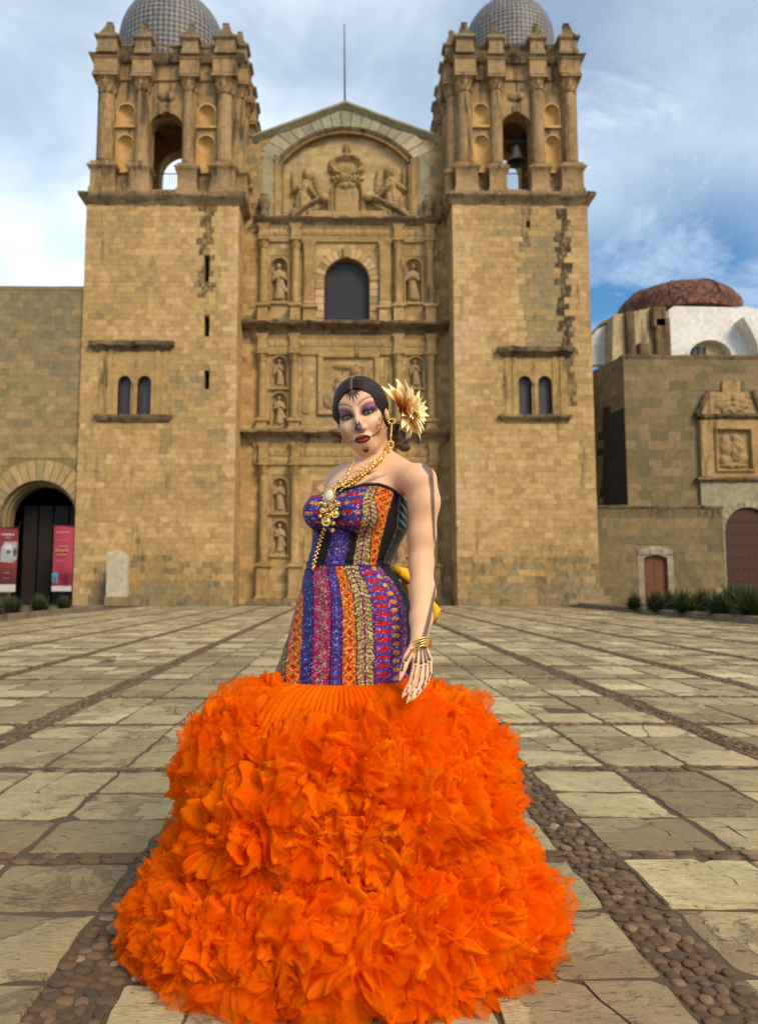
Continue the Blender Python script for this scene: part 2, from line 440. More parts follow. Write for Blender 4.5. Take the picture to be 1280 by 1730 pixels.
def panel(mb, org, ud, outer, holes, t, back=True):
    """wall sheet with openings: (u,z) loops, origin, direction; thickness t behind the face"""
    org = Vector(org); ud = Vector(ud).normalized(); nd = Vector((-ud.y, ud.x, 0))   # nd points into the wall
    loops = [[Vector((u, z, 0)) for u, z in L] for L in [outer] + holes]
    flat = [q for L in loops for q in L]
    tri = tessellate_polygon(loops)
    def w(q, d): p = org + ud * q.x + nd * d; return (p.x, p.y, p.z + q.y)
    n = len(flat)
    mb.add([w(q, 0) for q in flat], [tuple(f) for f in tri])
    if back: mb.add([w(q, t) for q in flat], [tuple(reversed(f)) for f in tri])
    for L in loops:
        m = len(L)
        mb.add([w(q, 0) for q in L] + [w(q, t) for q in L], [(i, (i+1) % m, m + (i+1) % m, m + i) for i in range(m)])

def arch_loop(cx, z0, zs, r, n=12, rise=None):
    rise = rise or r
    return [(cx - r, z0), (cx + r, z0)] + [(cx + r*math.cos(math.pi*i/n), zs + rise*math.sin(math.pi*i/n)) for i in range(n + 1)]

def niche(cx, yf, z0, zs, r, mat, parent, depth=0.8):
    mb = MB(); n = 10
    ang = [math.pi*i/n for i in range(n + 1)]
    r0 = [(cx + r*math.cos(a), yf + depth*r*math.sin(a), z0) for a in ang]
    rs = [r0, [(x, y, zs) for x, y, _ in r0]]
    for k in range(1, 7):
        e = math.pi/2*k/6; c = math.cos(e)
        rs.append([(cx + r*c*math.cos(a), yf + depth*r*c*math.sin(a), zs + r*math.sin(e)) for a in ang])
    mb.rings(rs, False)
    mb.add(r0, [tuple(range(n + 1))])
    o = mb.build('niche', mat, parent, angle=40)
    fr = MB()                                     # moulded frame standing proud of the wall
    for sx in (-1, 1):
        fr.box(cx + sx*r*1.0 if sx > 0 else cx - r*1.18, cx + r*1.18 if sx > 0 else cx - r, yf - 0.07, yf + 0.02, z0, zs)
    N = 12
    ri = [(cx + r*math.cos(math.pi*i/N), zs + r*math.sin(math.pi*i/N)) for i in range(N + 1)]
    ro = [(cx + r*1.18*math.cos(math.pi*i/N), zs + r*1.18*math.sin(math.pi*i/N)) for i in range(N + 1)]
    fr.rings([[(x, yf - 0.07, z) for x, z in ri], [(x, yf - 0.07, z) for x, z in ro], [(x, yf + 0.02, z) for x, z in ro]], False)
    fr.box(cx - r*1.35, cx + r*1.35, yf - 0.16, yf + 0.02, z0 - 0.14, z0 - 0.004)
    fr.build('niche_frame', mat, o)
    return o

def column(parent, x, y, z0, z1, r, mat, capmat=None, hb=None, hc=None, flute=0.06, square=False, name='column'):
    capmat = capmat or mat
    hb = hb or r*0.9; hc = hc or r*2.0
    sh = MB()
    if square:
        sh.box(x - r, x + r, y - r*0.6, y + r*0.8, z0 + hb, z1 - hc)
        for i in (-1, 0, 1): sh.box(x + i*r*0.55 - r*0.16, x + i*r*0.55 + r*0.16, y - r*0.68, y - r*0.55, z0 + hb*1.4, z1 - hc*1.2)
    else:
        H = z1 - z0 - hb - hc
        sh.lathe([(r*(1.0 - 0.13*t*t), hb + H*t) for t in (0, .02, .15, .3, .45, .6, .75, .9, .98, 1.0)], (x, y, z0), 48, flute=flute, nfl=12)
    o = sh.build(name, mat, parent, angle=35)
    b = MB()
    if square: moulding(b, x - r, x + r, y - r*0.6, y + r*0.8, [(0.10*r, z0), (0.10*r, z0 + hb*.4), (0.22*r, z0 + hb*.5), (0.05*r, z0 + hb)], 0.01)
    else:
        b.box(x - r*1.35, x + r*1.35, y - r*1.35, y + r*1.2, z0, z0 + hb*0.38)
        b.lathe([(r*1.28, hb*.38), (r*1.36, hb*.5), (r*1.28, hb*.62), (r*1.1, hb*.7), (r*1.18, hb*.85), (r*1.02, hb)], (x, y, z0), 24)
    b.build('column_base', mat, o, angle=35)
    c = MB()
    if square:
        moulding(c, x - r, x + r, y - r*0.6, y + r*0.8, [(0.03*r, z1 - hc), (0.1*r, z1 - hc*.8), (0.1*r, z1 - hc*.45), (0.3*r, z1 - hc*.3), (0.36*r, z1)], 0.03)
    else:
        rs = []
        for k, (rr, zz) in enumerate([(0.88, 0), (1.0, 0.03), (0.93, 0.08), (1.12, 0.3), (1.0, 0.36), (1.25, 0.62), (1.1, 0.68), (1.45, 0.86)]):
            rs.append([(x + r*rr*(1 + 0.10*math.cos(8*a + (k % 3)))*math.cos(a), y + r*rr*(1 + 0.10*math.cos(8*a + (k % 3)))*math.sin(a), z1 - hc + hc*zz) for a in [2*math.pi*j/32 for j in range(32)]])
        c.rings(rs, True, True, True)
        c.box(x - r*1.45, x + r*1.45, y - r*1.45, y + r*1.2, z1 - hc*0.14, z1)
    c.build('capital', capmat, o, angle=35)
    return o

# one shared chamfered block mesh for the individually built ashlar
_ub = MB(); _ub.chbox(-0.5, 0.5, 0.0, 1.0, -0.5, 0.5, 0.012)
UBLOCK = _ub.mesh('stone_block')
_UB = {}
def ublock(mat):
    if mat.name not in _UB:
        me = UBLOCK.copy(); me.name = 'stone_block'; me.materials.append(mat); _UB[mat.name] = me
    return _UB[mat.name]

def masonry(parent, org, ud, u0, u1, z0, z1, mat, excl=(), ch=(0.26, 0.37), cw=(0.30, 0.66), tint=None, top=None, nobj=300, seed=1, thick=0.06, name='stone_block', proud=0.006):
    """courses of blocks in front of a wall plane; tint(u,z,rnd)->(sel,brightness,lichen); top(u)->z limit"""
    rd = random.Random(seed)
    org = Vector(org); ud = Vector(ud).normalized(); nd = Vector((-ud.y, ud.x, 0)); ang = math.atan2(ud.y, ud.x)
    base = wpos(parent)
    lst = []; z = z0
    while z < z1 - 0.1:
        h = min(rd.uniform(*ch), z1 - z)
        if z1 - z - h < 0.15: h = z1 - z
        u = u0 - rd.uniform(0, cw[0])
        while u < u1 - 0.02:
            w = rd.uniform(*cw); a, b = max(u, u0), min(u + w, u1); u += w
            if u1 - u < 0.16: b = u1; u = u1
            if b - a < 0.06: continue
            segs = [(a, b)]
            for (e0, e1, f0, f1) in excl:
                if z + h <= f0 + 0.02 or z >= f1 - 0.02: continue
                ns = []
                for (p, q) in segs:
                    if q <= e0 or p >= e1: ns.append((p, q)); continue
                    if e0 - p > 0.08: ns.append((p, e0))
                    if q - e1 > 0.08: ns.append((e1, q))
                segs = ns
            for (p, q) in segs:
                if top is not None and z + h > top((p + q)/2): continue
                lst.append((p, q, z, z + h, rd.uniform(-proud, proud*0.4), rd.random(), rd.random()))
        z += h
    big = sorted(range(len(lst)), key=lambda i: -(lst[i][1]-lst[i][0])*(lst[i][3]-lst[i][2]))
    ind = set(big[:nobj]); mb = MB(); g = 0.0028
    for i, (p, q, a, b, d, r1, r2) in enumerate(lst):
        tn = tint((p + q)/2, (a + b)/2, r1, r2) if tint else (r1, r2, 0)
        if i in ind:
            o = bpy.data.objects.new(name, ublock(mat))
            c = org + ud*((p + q)/2) + nd*(-thick*0.5 + d)
            o.location = Vector((c.x, c.y, (a + b)/2 + org.z)) - base
            o.scale = (q - p - 2*g, thick, b - a - 2*g); o.rotation_euler.z = ang
            o.color = (*tn, 1); link(o, parent)
        else:
            mb.cur = tn; n0 = len(mb.v)
            mb.chbox(p + g, q - g, -thick*0.5 + d, thick*0.5 + d, a + g, b - g, 0.005)
            for k in range(n0, len(mb.v)):
                v = mb.v[k]; c = org + ud*v[0] + nd*v[1]; mb.v[k] = (c.x, c.y, v[2] + org.z)
    if mb.v:
        o = mb.build('stone_blocks', mat, parent, recalc=False); o.color = (0, 0, 0, 1); o['kind'] = 'stuff'
    return len(lst)

def zonenoise(u, z, s=0.25, seed=0.0): return 0.5 + 0.5*mnoise.fractal((u*s + seed, z*s*1.3, seed), 1.0, 2.0, 3)

# ------------------------------------------------------------------ bell towers
YT = 40.0; TD = 7.0
def bell_tower(xl, xr, label, hood, openings, frame, slits, streaks, zone, dome_r, dome_top, lantern_px, inner, seed, sills):
    xc = (xl + xr)/2
    X0, X1 = P(xl, 345, YT).x, P(xr, 345, YT).x; W = X1 - X0; XC = (X0 + X1)/2
    T = empty('bell_tower', (XC, YT + TD/2, 0), label, 'bell tower', 'towers of the church')
    Zf = lambda y: P(xc, y, YT).z
    Xf = lambda x, y: P(x, y, YT).x
    U = lambda u: X0 + u*W
    # --- shaft
    ztop = Zf(345)
    holes = []; excl = []
    fx0, fx1 = Xf(frame[0], 640), Xf(frame[1], 640)
    fz0, fz1 = Zf(frame[3]), Zf(frame[2])
    excl.append((fx0, fx1, fz0, fz1))
    ops = []
    for (a, b, yt, yb) in openings:
        r = (Xf(b, yt) - Xf(a, yt))/2; cx = (Xf(b, yt) + Xf(a, yt))/2
        ops.append((cx, Zf(yb), Zf(yt) - r, r)); holes.append(arch_loop(cx, Zf(yb), Zf(yt) - r, r))
    for (a, b, yt, yb) in slits:
        x0, x1 = Xf(a, yt), Xf(b, yt); holes.append([(x0, Zf(yb)), (x1, Zf(yb)), (x1, Zf(yt)), (x0, Zf(yt))])
        excl.append((x0, x1, Zf(yb), Zf(yt)))
    mb = MB(); panel(mb, (0, YT, 0), (1, 0, 0), [(X0, -0.05), (X1, -0.05), (X1, ztop), (X0, ztop)], holes, 0.9, back=False)
    mb.box(X0, X1, YT + 0.9, YT + TD, -0.05, ztop)
    for xs in (X0, X1): mb.add([(xs, YT, -0.05), (xs, YT + 0.9, -0.05), (xs, YT + 0.9, ztop), (xs, YT, ztop)], [(0, 1, 2, 3)])
    wall = mb.build('wall', M['tower_back'], T)
    def tint(u, z, r1, r2):
        zn = zonenoise(u, z, 0.22, seed)
        sel = 0.42*r1 + 0.62*zn - 0.02; st = 0.0
        for (px, y0, y1, w, k) in streaks:
            if Zf(y1) < z < Zf(y0) and abs(u - Xf(px, (y0 + y1)/2)) < w: st = max(st, k)
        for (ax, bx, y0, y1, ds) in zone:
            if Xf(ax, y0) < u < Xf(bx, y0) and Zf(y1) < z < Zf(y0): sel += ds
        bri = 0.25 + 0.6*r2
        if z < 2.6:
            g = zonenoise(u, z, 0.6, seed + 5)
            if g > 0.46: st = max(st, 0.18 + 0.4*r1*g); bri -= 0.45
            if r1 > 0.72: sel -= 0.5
        return (min(1, max(0.0, sel)), max(0, bri), st)
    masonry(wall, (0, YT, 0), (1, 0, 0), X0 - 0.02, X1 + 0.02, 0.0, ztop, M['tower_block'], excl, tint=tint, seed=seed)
    # inner return face
    xi = X1 if inner > 0 else X0
    if inner > 0: masonry(wall, (xi, YT, 0), (0, 1, 0), 0.06, 3.0, 0.0, ztop, M['tower_block'], (), tint=tint, seed=seed + 3, nobj=0)
    else: masonry(wall, (xi, YT + 3.0, 0), (0, -1, 0), 0.0, 2.94, 0.0, ztop, M['tower_block'], (), tint=tint, seed=seed + 3, nobj=0)
    # --- twin window
    fr = MB()
    fl = [(fx0, fz0), (fx1, fz0), (fx1, fz1), (fx0, fz1)]
    panel(fr, (0, YT - 0.05, 0), (1, 0, 0), fl, [arch_loop(c, z0, zs, r) for c, z0, zs, r in ops], 0.35, back=False)
    for s in (fx0 + 0.12, fx0 + 0.52, fx1 - 0.78, fx1 - 0.38): fr.box(s, s + 0.26, YT - 0.10, YT - 0.045, fz0 + 0.05, fz1 - 0.05)
    wf = fr.build('twin_window', M['carved'], T)
    hx0, hx1 = Xf(hood[0], hood[2]), Xf(hood[1], hood[2]); hz0, hz1 = Zf(hood[3]), Zf(hood[2])
    h = MB(); moulding(h, hx0 + 0.2, hx1 - 0.2, YT - 0.06, YT + 0.1, [(0.0, hz0 - 0.1), (0.10, hz0), (0.16, hz0 + 0.08), (0.34, hz0 + 0.2), (0.36, hz1 - 0.02), (0.2, hz1 + 0.05)], 0.09, 0.18)
    h.build('hood_mould', M['darkmoss'], wf, angle=40)
    sx0, sx1 = Xf(sills[0], sills[2]), Xf(sills[1], sills[2]); sz0, sz1 = Zf(sills[3]), Zf(sills[2])
    h = MB(); moulding(h, sx0 + 0.15, sx1 - 0.15, YT - 0.06, YT + 0.1, [(0.0, sz0), (0.12, sz0 + 0.12), (0.26, sz1 - 0.12), (0.28, sz1)], 0.04, 0.18)
    h.build('sill', M['moss'], wf, angle=40)
    c0 = (ops[0][0] + ops[0][3] + ops[1][0] - ops[1][3])/2
    k = MB(); zs = ops[0][2]; zb = ops[0][1]
    k.lathe([(0.17, 0), (0.17, 0.08), (0.11, 0.14), (0.115, 0.3), (0.095, zs - zb - 0.3), (0.13, zs - zb - 0.2), (0.19, zs - zb - 0.06), (0.19, zs - zb + 0.02)], (c0, YT - 0.02, zb), 16)
    k.build('colonnette', M['carved'], wf, angle=35)
    for (cx, z0, zs, r) in ops:
        q = MB(); L = arch_loop(cx, z0, zs, r*1.02); panel(q, (0, YT + 0.34, 0), (1, 0, 0), L, [], 0.05)
        q.build('pane', M['pane'], wf)
    for (a, b, yt, yb) in slits:
        x0, x1 = Xf(a, yt), Xf(b, yt); q = MB()
        q.box(x0 - 0.02, x1 + 0.02, YT + 0.5, YT + 0.55, Zf(yb) - 0.02, Zf(yt) + 0.02); q.build('slit_window', M['dark'], T)
    # --- cornice between shaft and belfry
    za, zb_ = Zf(346), Zf(327)
    mb = MB(); moulding(mb, X0, X1, YT, YT + TD, [(0.0, za - 0.12), (0.05, za), (0.14, za + 0.10), (0.18, za + 0.18), (0.36, za + 0.34), (0.40, za + 0.42), (0.40, zb_ - 0.05), (0.15, zb_)], 0.07)
    mb.build('cornice', M['moss'], T, angle=40)
    # --- belfry
    YB = YT + 0.35; XA, XB = X0 + 0.28, X1 - 0.28; WB = XB - XA; BD = TD - 0.7
    V = lambda u: XA + u*WB
    zb0 = zb_ - 0.1; zent = Zf(131); zc0 = Zf(102); zc1 = Zf(90); zped = Zf(283); zpt = Zf(64)
    ar = 0.112*W; zsill = Zf(314); zspr = Zf(183) - ar
    nr = 0.056*W; nu = (0.21, 0.79)
    nch = [(V(u), z0, z1 - nr) for u in nu for (z0, z1) in ((Zf(284), Zf(223)), (Zf(207), Zf(170)))]
    mb = MB(); outer = [(XA, zb0), (XB, zb0), (XB, zc0), (XA, zc0)]
    panel(mb, (0, YB, 0), (1, 0, 0), outer, [arch_loop(V(0.5), zsill, zspr, ar, 16)] + [arch_loop(c, a, b, nr) for c, a, b in nch], 0.9, back=False)
    # back wall of the front face is a plain sheet with the arch only
    o2 = [(u, z) for u, z in outer]
    panel(mb, (0, YB + 0.88, 0), (1, 0, 0), o2, [arch_loop(V(0.5), zsill, zspr, ar*0.98, 16)], 0.02)
    front = mb.build('belfry_wall', M['belfry'], T, angle=40)
    mb = MB()
    bo = [(XA, zb0), (XB, zb0), (XB, zc0), (XA, zc0)]
    panel(mb, (0, YB + BD - 0.9, 0), (1, 0, 0), bo, [arch_loop(V(0.5) - inner*0.25, zsill, zspr + 0.5, ar*1.55, 16)] + [arch_loop(V(u) + (u - .5)*.35, zsill + 0.6, Zf(240), nr*0.8) for u in nu], 0.9)
    panel(mb, (XA + 0.0, YB + BD, 0), (0, -1, 0), [(0.905, zb0), (BD - 0.905, zb0), (BD - 0.905, zc0), (0.905, zc0)], [arch_loop(BD/2, zsill, zspr, ar, 16)], 0.9)
    panel(mb, (XB - 0.0, YB, 0), (0, 1, 0), [(0.905, zb0), (BD - 0.905, zb0), (BD - 0.905, zc0), (0.905, zc0)], [arch_loop(BD/2, zsill, zspr, ar, 16)], 0.9)
    mb.box(XA + 0.9, XB - 0.9, YB + 0.91, YB + BD - 0.91, zc0 - 0.9, zc0 - 0.3)
    mb.build('belfry_inner_wall', M['belfry_in'], T, angle=40)
    for c, a, b in nch: niche(c, YB, a, b, nr, M['belfry_in'], front, 0.75)
    # pedestals, columns, entablature
    cu_ = (0.075, 0.33, 0.67, 0.925); cr = 0.052*W
    spots = [(V(u), YB - 0.12) for u in cu_]
    side = []
    for v in (0.08, 0.33, 0.67, 0.92):
        side.append((XB + 0.10 if inner > 0 else XA - 0.10, YB + v*BD))
    for i, (cx, cy) in enumerate(spots + side):
        w = cr*1.55 if i in (0, 3) else cr*1.25
        p = MB(); moulding(p, cx - w, cx + w, cy - w*0.75, cy + w, [(0.07, zb_ - 0.15), (0.07, zb_ + 0.2), (0.0, zb_ + 0.3), (0.0, zped - 0.28), (0.06, zped - 0.2), (0.16, zped - 0.08), (0.16, zped)], 0.015)
        p.build('pedestal', M['belfry'], T, angle=40)
        column(T, cx, cy, zped, zent, cr*(1.12 if i in (0, 3) else 0.92), M['belfry'], M['belfry'])
        e = MB(); moulding(e, cx - w*0.92, cx + w*0.92, cy - w*0.78, cy + w, [(0.0, zent), (0.10, zent + 0.1), (0.04, zent + 0.16), (0.04, zc0 - 0.12), (0.1, zc0 - 0.06), (0.14, zc0 + 0.02)], 0.02)
        e.build('entablature_block', M['belfry'], T, angle=40)
        e = MB(); zz = zc1
        moulding(e, cx - w*0.8, cx + w*0.8, cy - w*0.7, cy + w*0.8, [(0.05, zz - 0.1), (0.05, zz + 0.12), (0.0, zz + 0.2), (0.0, zpt - 0.25), (0.14, zpt - 0.12), (0.14, zpt)], 0.03)
        e.build('parapet_pedestal', M['moss'], T, angle=40)
        q = MB(); hp = Zf(35) - zpt; a = w*0.80; rs = []
        for (k, z) in [(1.0, 0), (0.96, 0.06), (0.78, 0.22), (0.58, 0.42), (0.42, 0.65), (0.33, 0.84), (0.31, 0.9), (0.36, 0.91), (0.33, 0.97), (0.16, 1.0)]:
            j = 0.03*math.sin(i*5 + z*9)
            rs.append([(cx + sx*a*k + j, cy + sy*a*k, zpt + hp*z) for sx, sy in ((-1, -1), (1, -1), (1, 1), (-1, 1))])
        q.rings(rs, True, True, True); q.build('pinnacle', M['darkmoss'], T)
    mb = MB(); moulding(mb, XA, XB, YB, YB + BD, [(0.0, zent - 0.05), (0.12, zent + 0.05), (0.05, zent + 0.15), (0.05, zc0 - 0.2), (0.12, zc0 - 0.1)], 0.03)
    mb.build('entablature', M['belfry'], T, angle=40)
    mb = MB(); moulding(mb, XA, XB, YB, YB + BD, [(0.12, zc0 - 0.1), (0.26, zc0), (0.3, zc0 + 0.08), (0.46, zc1 - 0.1), (0.48, zc1), (0.1, zc1 + 0.08)], 0.10)
    mb.build('upper_cornice', M['darkmoss'], T, angle=40)
    mb = MB(); moulding(mb, XA + 0.1, XB - 0.1, YB + 0.05, YB + BD - 0.1, [(0.0, zc1), (0.0, zpt - 0.35), (0.08, zpt - 0.25), (0.08, zpt - 0.12)], 0.06)
    mb.build('parapet', M['darkmoss'], T, angle=40)
    ks = MB(); ks.box(V(0.5) - 0.17, V(0.5) + 0.17, YB - 0.14, YB + 0.05, zspr + ar - 0.02, zspr + ar + 0.42)
    ks.ico((V(0.5), YB - 0.02, zspr + ar + 0.95), 0.4, 2, (1.25, 0.5, 0.8)); ks.build('keystone', M['belfry'], T, angle=45)
    # iron rail in the arch
    rl = MB(); zr = zsill + 1.1
    rl.tube([(V(0.5) - ar, YB + 0.3, zr), (V(0.5) + ar, YB + 0.3, zr)], 0.03, 6)
    for i in range(1, 12): x = V(0.5) - ar + 2*ar*i/12; rl.tube([(x, YB + 0.3, zsill), (x, YB + 0.3, zr)], 0.016, 5)
    rl.build('railing', M['iron'], T)
    # dome
    DY = YB + BD/2; DX = P(dome_r[1], 60, DY).x; zt = P(dome_r[1], dome_top, DY).z
    DR = (P(dome_r[1] + dome_r[0], 60, DY).x - DX); zc = P(dome_r[1], dome_top + dome_r[0], DY).z; zt = zc + DR*1.02
    d = MB(); n = 20; seg = 48; rs = []; uvs = []
    zlow = zc1 + 0.25
    rs.append([(DX + DR*math.cos(2*math.pi*j/seg), DY + DR*math.sin(2*math.pi*j/seg), zlow) for j in range(seg)])
    for i in range(n + 1):
        e = math.pi/2*i/n*0.985
        rs.append([(DX + DR*math.cos(e)*math.cos(2*math.pi*j/seg), DY + DR*math.cos(e)*math.sin(2*math.pi*j/seg), zc + 1.02*DR*math.sin(e)) for j in range(seg)])
    d.rings(rs, True, False, True)
    do = d.build('dome', M['dometile'], T, smooth=True)
    me = do.data; at = me.attributes.new('tile_uv', 'FLOAT_VECTOR', 'CORNER')
    arr = np.zeros((len(me.loops), 3), np.float32); b0 = wpos(T)
    for p in me.polygons:
        js = []
        for li in p.loop_indices:
            co = me.vertices[me.loops[li].vertex_index].co
            a = math.atan2(co.y + b0.y - DY, co.x + b0.x - DX) / (2*math.pi); js.append(a)
        if max(js) - min(js) > 0.5: js = [a + 1 if a < 0 else a for a in js]
        for li, a in zip(p.loop_indices, js):
            z = (me.vertices[me.loops[li].vertex_index].co.z + b0.z - zc)/(1.02*DR)
            e = math.asin(min(1, z)) if z > 0 else z
            uu, vv = a*92, e/(math.pi/2)*23
            arr[li] = ((uu + vv)*0.72 + 100.003, (uu - vv)*0.72 + 100.003, 0.5)
    at.data.foreach_set('vector', arr.ravel())
    dr = MB(); dr.lathe([(DR*1.04, zc1), (DR*1.04, zlow + 0.02), (DR*0.99, zlow + 0.1)], (DX, DY, 0), 32); dr.build('drum', M['darkmoss'], T, angle=40)
    ln = MB(); lw = (P(lantern_px[1], 5, DY).x - P(lantern_px[0], 5, DY).x)/2; lx = (P(lantern_px[1], 5, DY).x + P(lantern_px[0], 5, DY).x)/2
    ln.lathe([(lw*1.25, zt - 0.42), (lw*1.25, zt - 0.22), (lw*0.85, zt - 0.1), (lw*0.8, zt + 1.6), (lw*1.0, zt + 1.75), (lw*0.7, zt + 2.0), (lw*0.2, zt + 2.6), (0.05, zt + 3.2)], (DX, DY, 0), 8)
    ln.build('lantern', M['moss'], T)
    return T, dict(XC=XC, V=V, YB=YB, BD=BD, zsill=zsill, zspr=zspr, ar=ar)

towerL, tL = bell_tower(147, 403, 'ochre stone church tower with three narrow slit windows and an empty belfry arch',
    (157, 291, 579, 592), [(200, 222, 635, 702), (233, 256, 635, 702)], (166, 287, 590, 712),
    [(345, 354, 430, 476), (345, 354, 533, 568), (345, 354, 625, 657)],
    [(349, 340, 500, 0.34, 0.62), (349, 480, 545, 0.2, 0.45), (230, 345, 372, 0.6, 0.22), (340, 940, 1000, 1.2, 0.2)],
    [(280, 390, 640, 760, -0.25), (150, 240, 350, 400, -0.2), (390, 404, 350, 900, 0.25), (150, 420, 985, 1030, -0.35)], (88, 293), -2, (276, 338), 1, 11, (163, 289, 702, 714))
towerR, tR = bell_tower(764, 991, 'ochre stone church tower with a long black streak and a bell in its arch',
    (843, 963, 589, 602), [(875, 897, 635, 706), (908, 931, 635, 706)], (849, 957, 598, 714),
    [(888, 895, 372, 384)],
    [(945, 350, 372, 0.30, 0.75), (952, 372, 600, 0.27, 0.72), (962, 590, 690, 0.22, 0.6), (886, 345, 420, 0.22, 0.5), (945, 925, 1000, 1.2, 0.35), (880, 350, 375, 0.9, 0.25), (800, 940, 1000, 1.0, 0.2)],
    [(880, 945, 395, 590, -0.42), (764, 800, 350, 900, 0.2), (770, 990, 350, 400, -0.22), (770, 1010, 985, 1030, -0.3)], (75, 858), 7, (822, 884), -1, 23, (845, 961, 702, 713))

# bronze bell hanging in the second tower
bz = P(872, 275, 41.6); bx = bz.x
bell = MB(); s = 0.66
prof = [(0.05, 1.55), (0.2, 1.53), (0.36, 1.42), (0.42, 1.2), (0.46, 0.9), (0.54, 0.55), (0.68, 0.25), (0.86, 0.08), (0.92, 0.0), (0.86, -0.02), (0.6, 0.3), (0.4, 0.9), (0.1, 1.3)]
bell.lathe([(r*s, z*s) for r, z in prof], (bx, 41.6, bz.z), 32)
bo = bell.build('bell', M['bronze'], None, angle=40, at=(bx, 41.6, bz.z))
prop(bo, 'large weathered bronze bell hanging in the belfry arch', 'bell')
y = MB(); y.tube([(bx, 41.6, bz.z + 1.5*s), (bx, 41.6, bz.z + 2.0*s)], 0.12, 8); y.tube([(bx - 2.4, 41.6, bz.z + 2.0*s), (bx + 2.4, 41.6, bz.z + 2.0*s)], 0.11, 8)
y.build('yoke', M['iron'], bo); y = MB(); y.tube([(bx, 41.6, bz.z + 0.9*s), (bx, 41.6, bz.z - 0.1)], [0.03, 0.07], 8); y.build('clapper', M['iron'], bo)

# ------------------------------------------------------------------ central facade
YF = 42.2
FC = empty('church_facade', (P(585, 1024, YF).x, YF, 0), 'carved stone church front with pediment, columns, niches and dark arched window', 'facade')
def Q(x, y): p = P(x, y, YF); return p.x, p.z
def QX(x, y=600): return P(x, y, YF).x
def QZ(y, x=585): return P(x, y, YF).z
holes = []
wx0, wx1 = QX(547, 500), QX(624, 500); wr = (wx1 - wx0)/2; wcx = (wx0 + wx1)/2
win = (wcx, QZ(551), QZ(437) - wr, wr); holes.append(arch_loop(*win, 18))
dx0, dx1 = QX(527, 900), QX(646, 900); drr = (dx1 - dx0)/2; dcx = (dx0 + dx1)/2
door = (dcx, 0.25, QZ(815) - drr, drr); holes.append(arch_loop(*door, 18))
NICH = []
for (xs, yt, yb, hw) in [((472, 698), 437, 511, 14), ((472, 702), 603, 655, 12.5), ((472, 702), 664, 721, 12.5), ((473, 700), 808, 866, 13), ((473, 700), 880, 937, 13)]:
    for x in xs:
        r = QX(x + hw, yt) - QX(x, yt); NICH.append((QX(x, (yt + yb)/2), QZ(yb), QZ(yt) - r, r, yt))
for c, a, b, r, _ in NICH: holes.append(arch_loop(c, a, b, r))
# tympanum: recessed field under a segmental arch
tx0, tx1 = QX(477, 300), QX(692, 300); tz0 = QZ(373); tzs = QZ(272); tap = QZ(222)
tc = (tx0 + tx1)/2; th = (tx1 - tx0)/2; rise = tap - tzs; tR_ = (th*th + rise*rise)/(2*rise); tcz = tap - tR_; ta = math.asin(th/tR_)
def tarc(rad, n=24, a0=-1.0, a1=1.0): return [(tc + rad*math.sin(ta*(a0 + (a1 - a0)*i/n)), tcz + rad*math.cos(ta*(a0 + (a1 - a0)*i/n))) for i in range(n + 1)]
holes.append([(tx0, tz0), (tx1, tz0)] + list(reversed(tarc(tR_))))
gx0, gz0 = Q(436, 234); gxa, gza = Q(583, 179); gx1, gz1 = Q(730, 234)
wxl, wxr = QX(398, 300), QX(775, 300)
wtop = QZ(243)
outer = [(wxl, -0.05), (wxr, -0.05), (wxr, wtop), (gx1, wtop), (gx1, gz1), (gxa, gza), (gx0, gz0), (gx0, wtop), (wxl, wtop)]
mb = MB(); panel(mb, (0, YF, 0), (1, 0, 0), outer, holes, 0.6)
fw = mb.build('wall', M['tower_back'], FC)
excl = [(win[0] - wr, win[0] + wr, win[1], win[2] + wr), (dcx - drr, dcx + drr, 0, door[2] + drr), (tx0, tx1, tz0, 60)]
for c, a, b, r, _ in NICH: excl.append((c - r*1.1, c + r*1.1, a - 0.05, b + r*1.1))
excl.append((QX(534), QX(641), QZ(702), QZ(596)))
def ftint(u, z, r1, r2):
    st = 0.0; edge = u < QX(433) or u > QX(740)
    if edge: st = 0.28*r1 + (0.25 if QZ(700) < z < QZ(330) and r2 < 0.35 else 0)
    if z > QZ(330) and edge: st += 0.12
    sel = 0.25 + 0.6*r1 - (0.35 if z > QZ(372) else 0)
    return (max(0, sel), 0.15 + 0.5*r2, st)
masonry(fw, (0, YF, 0), (1, 0, 0), wxl, wxr, 0.0, QZ(236), M['tower_block'], excl, tint=ftint, seed=5, ch=(0.33, 0.46), cw=(0.5, 0.95), nobj=295,
        top=lambda u: 99 if gx0 < u < gx1 else wtop)
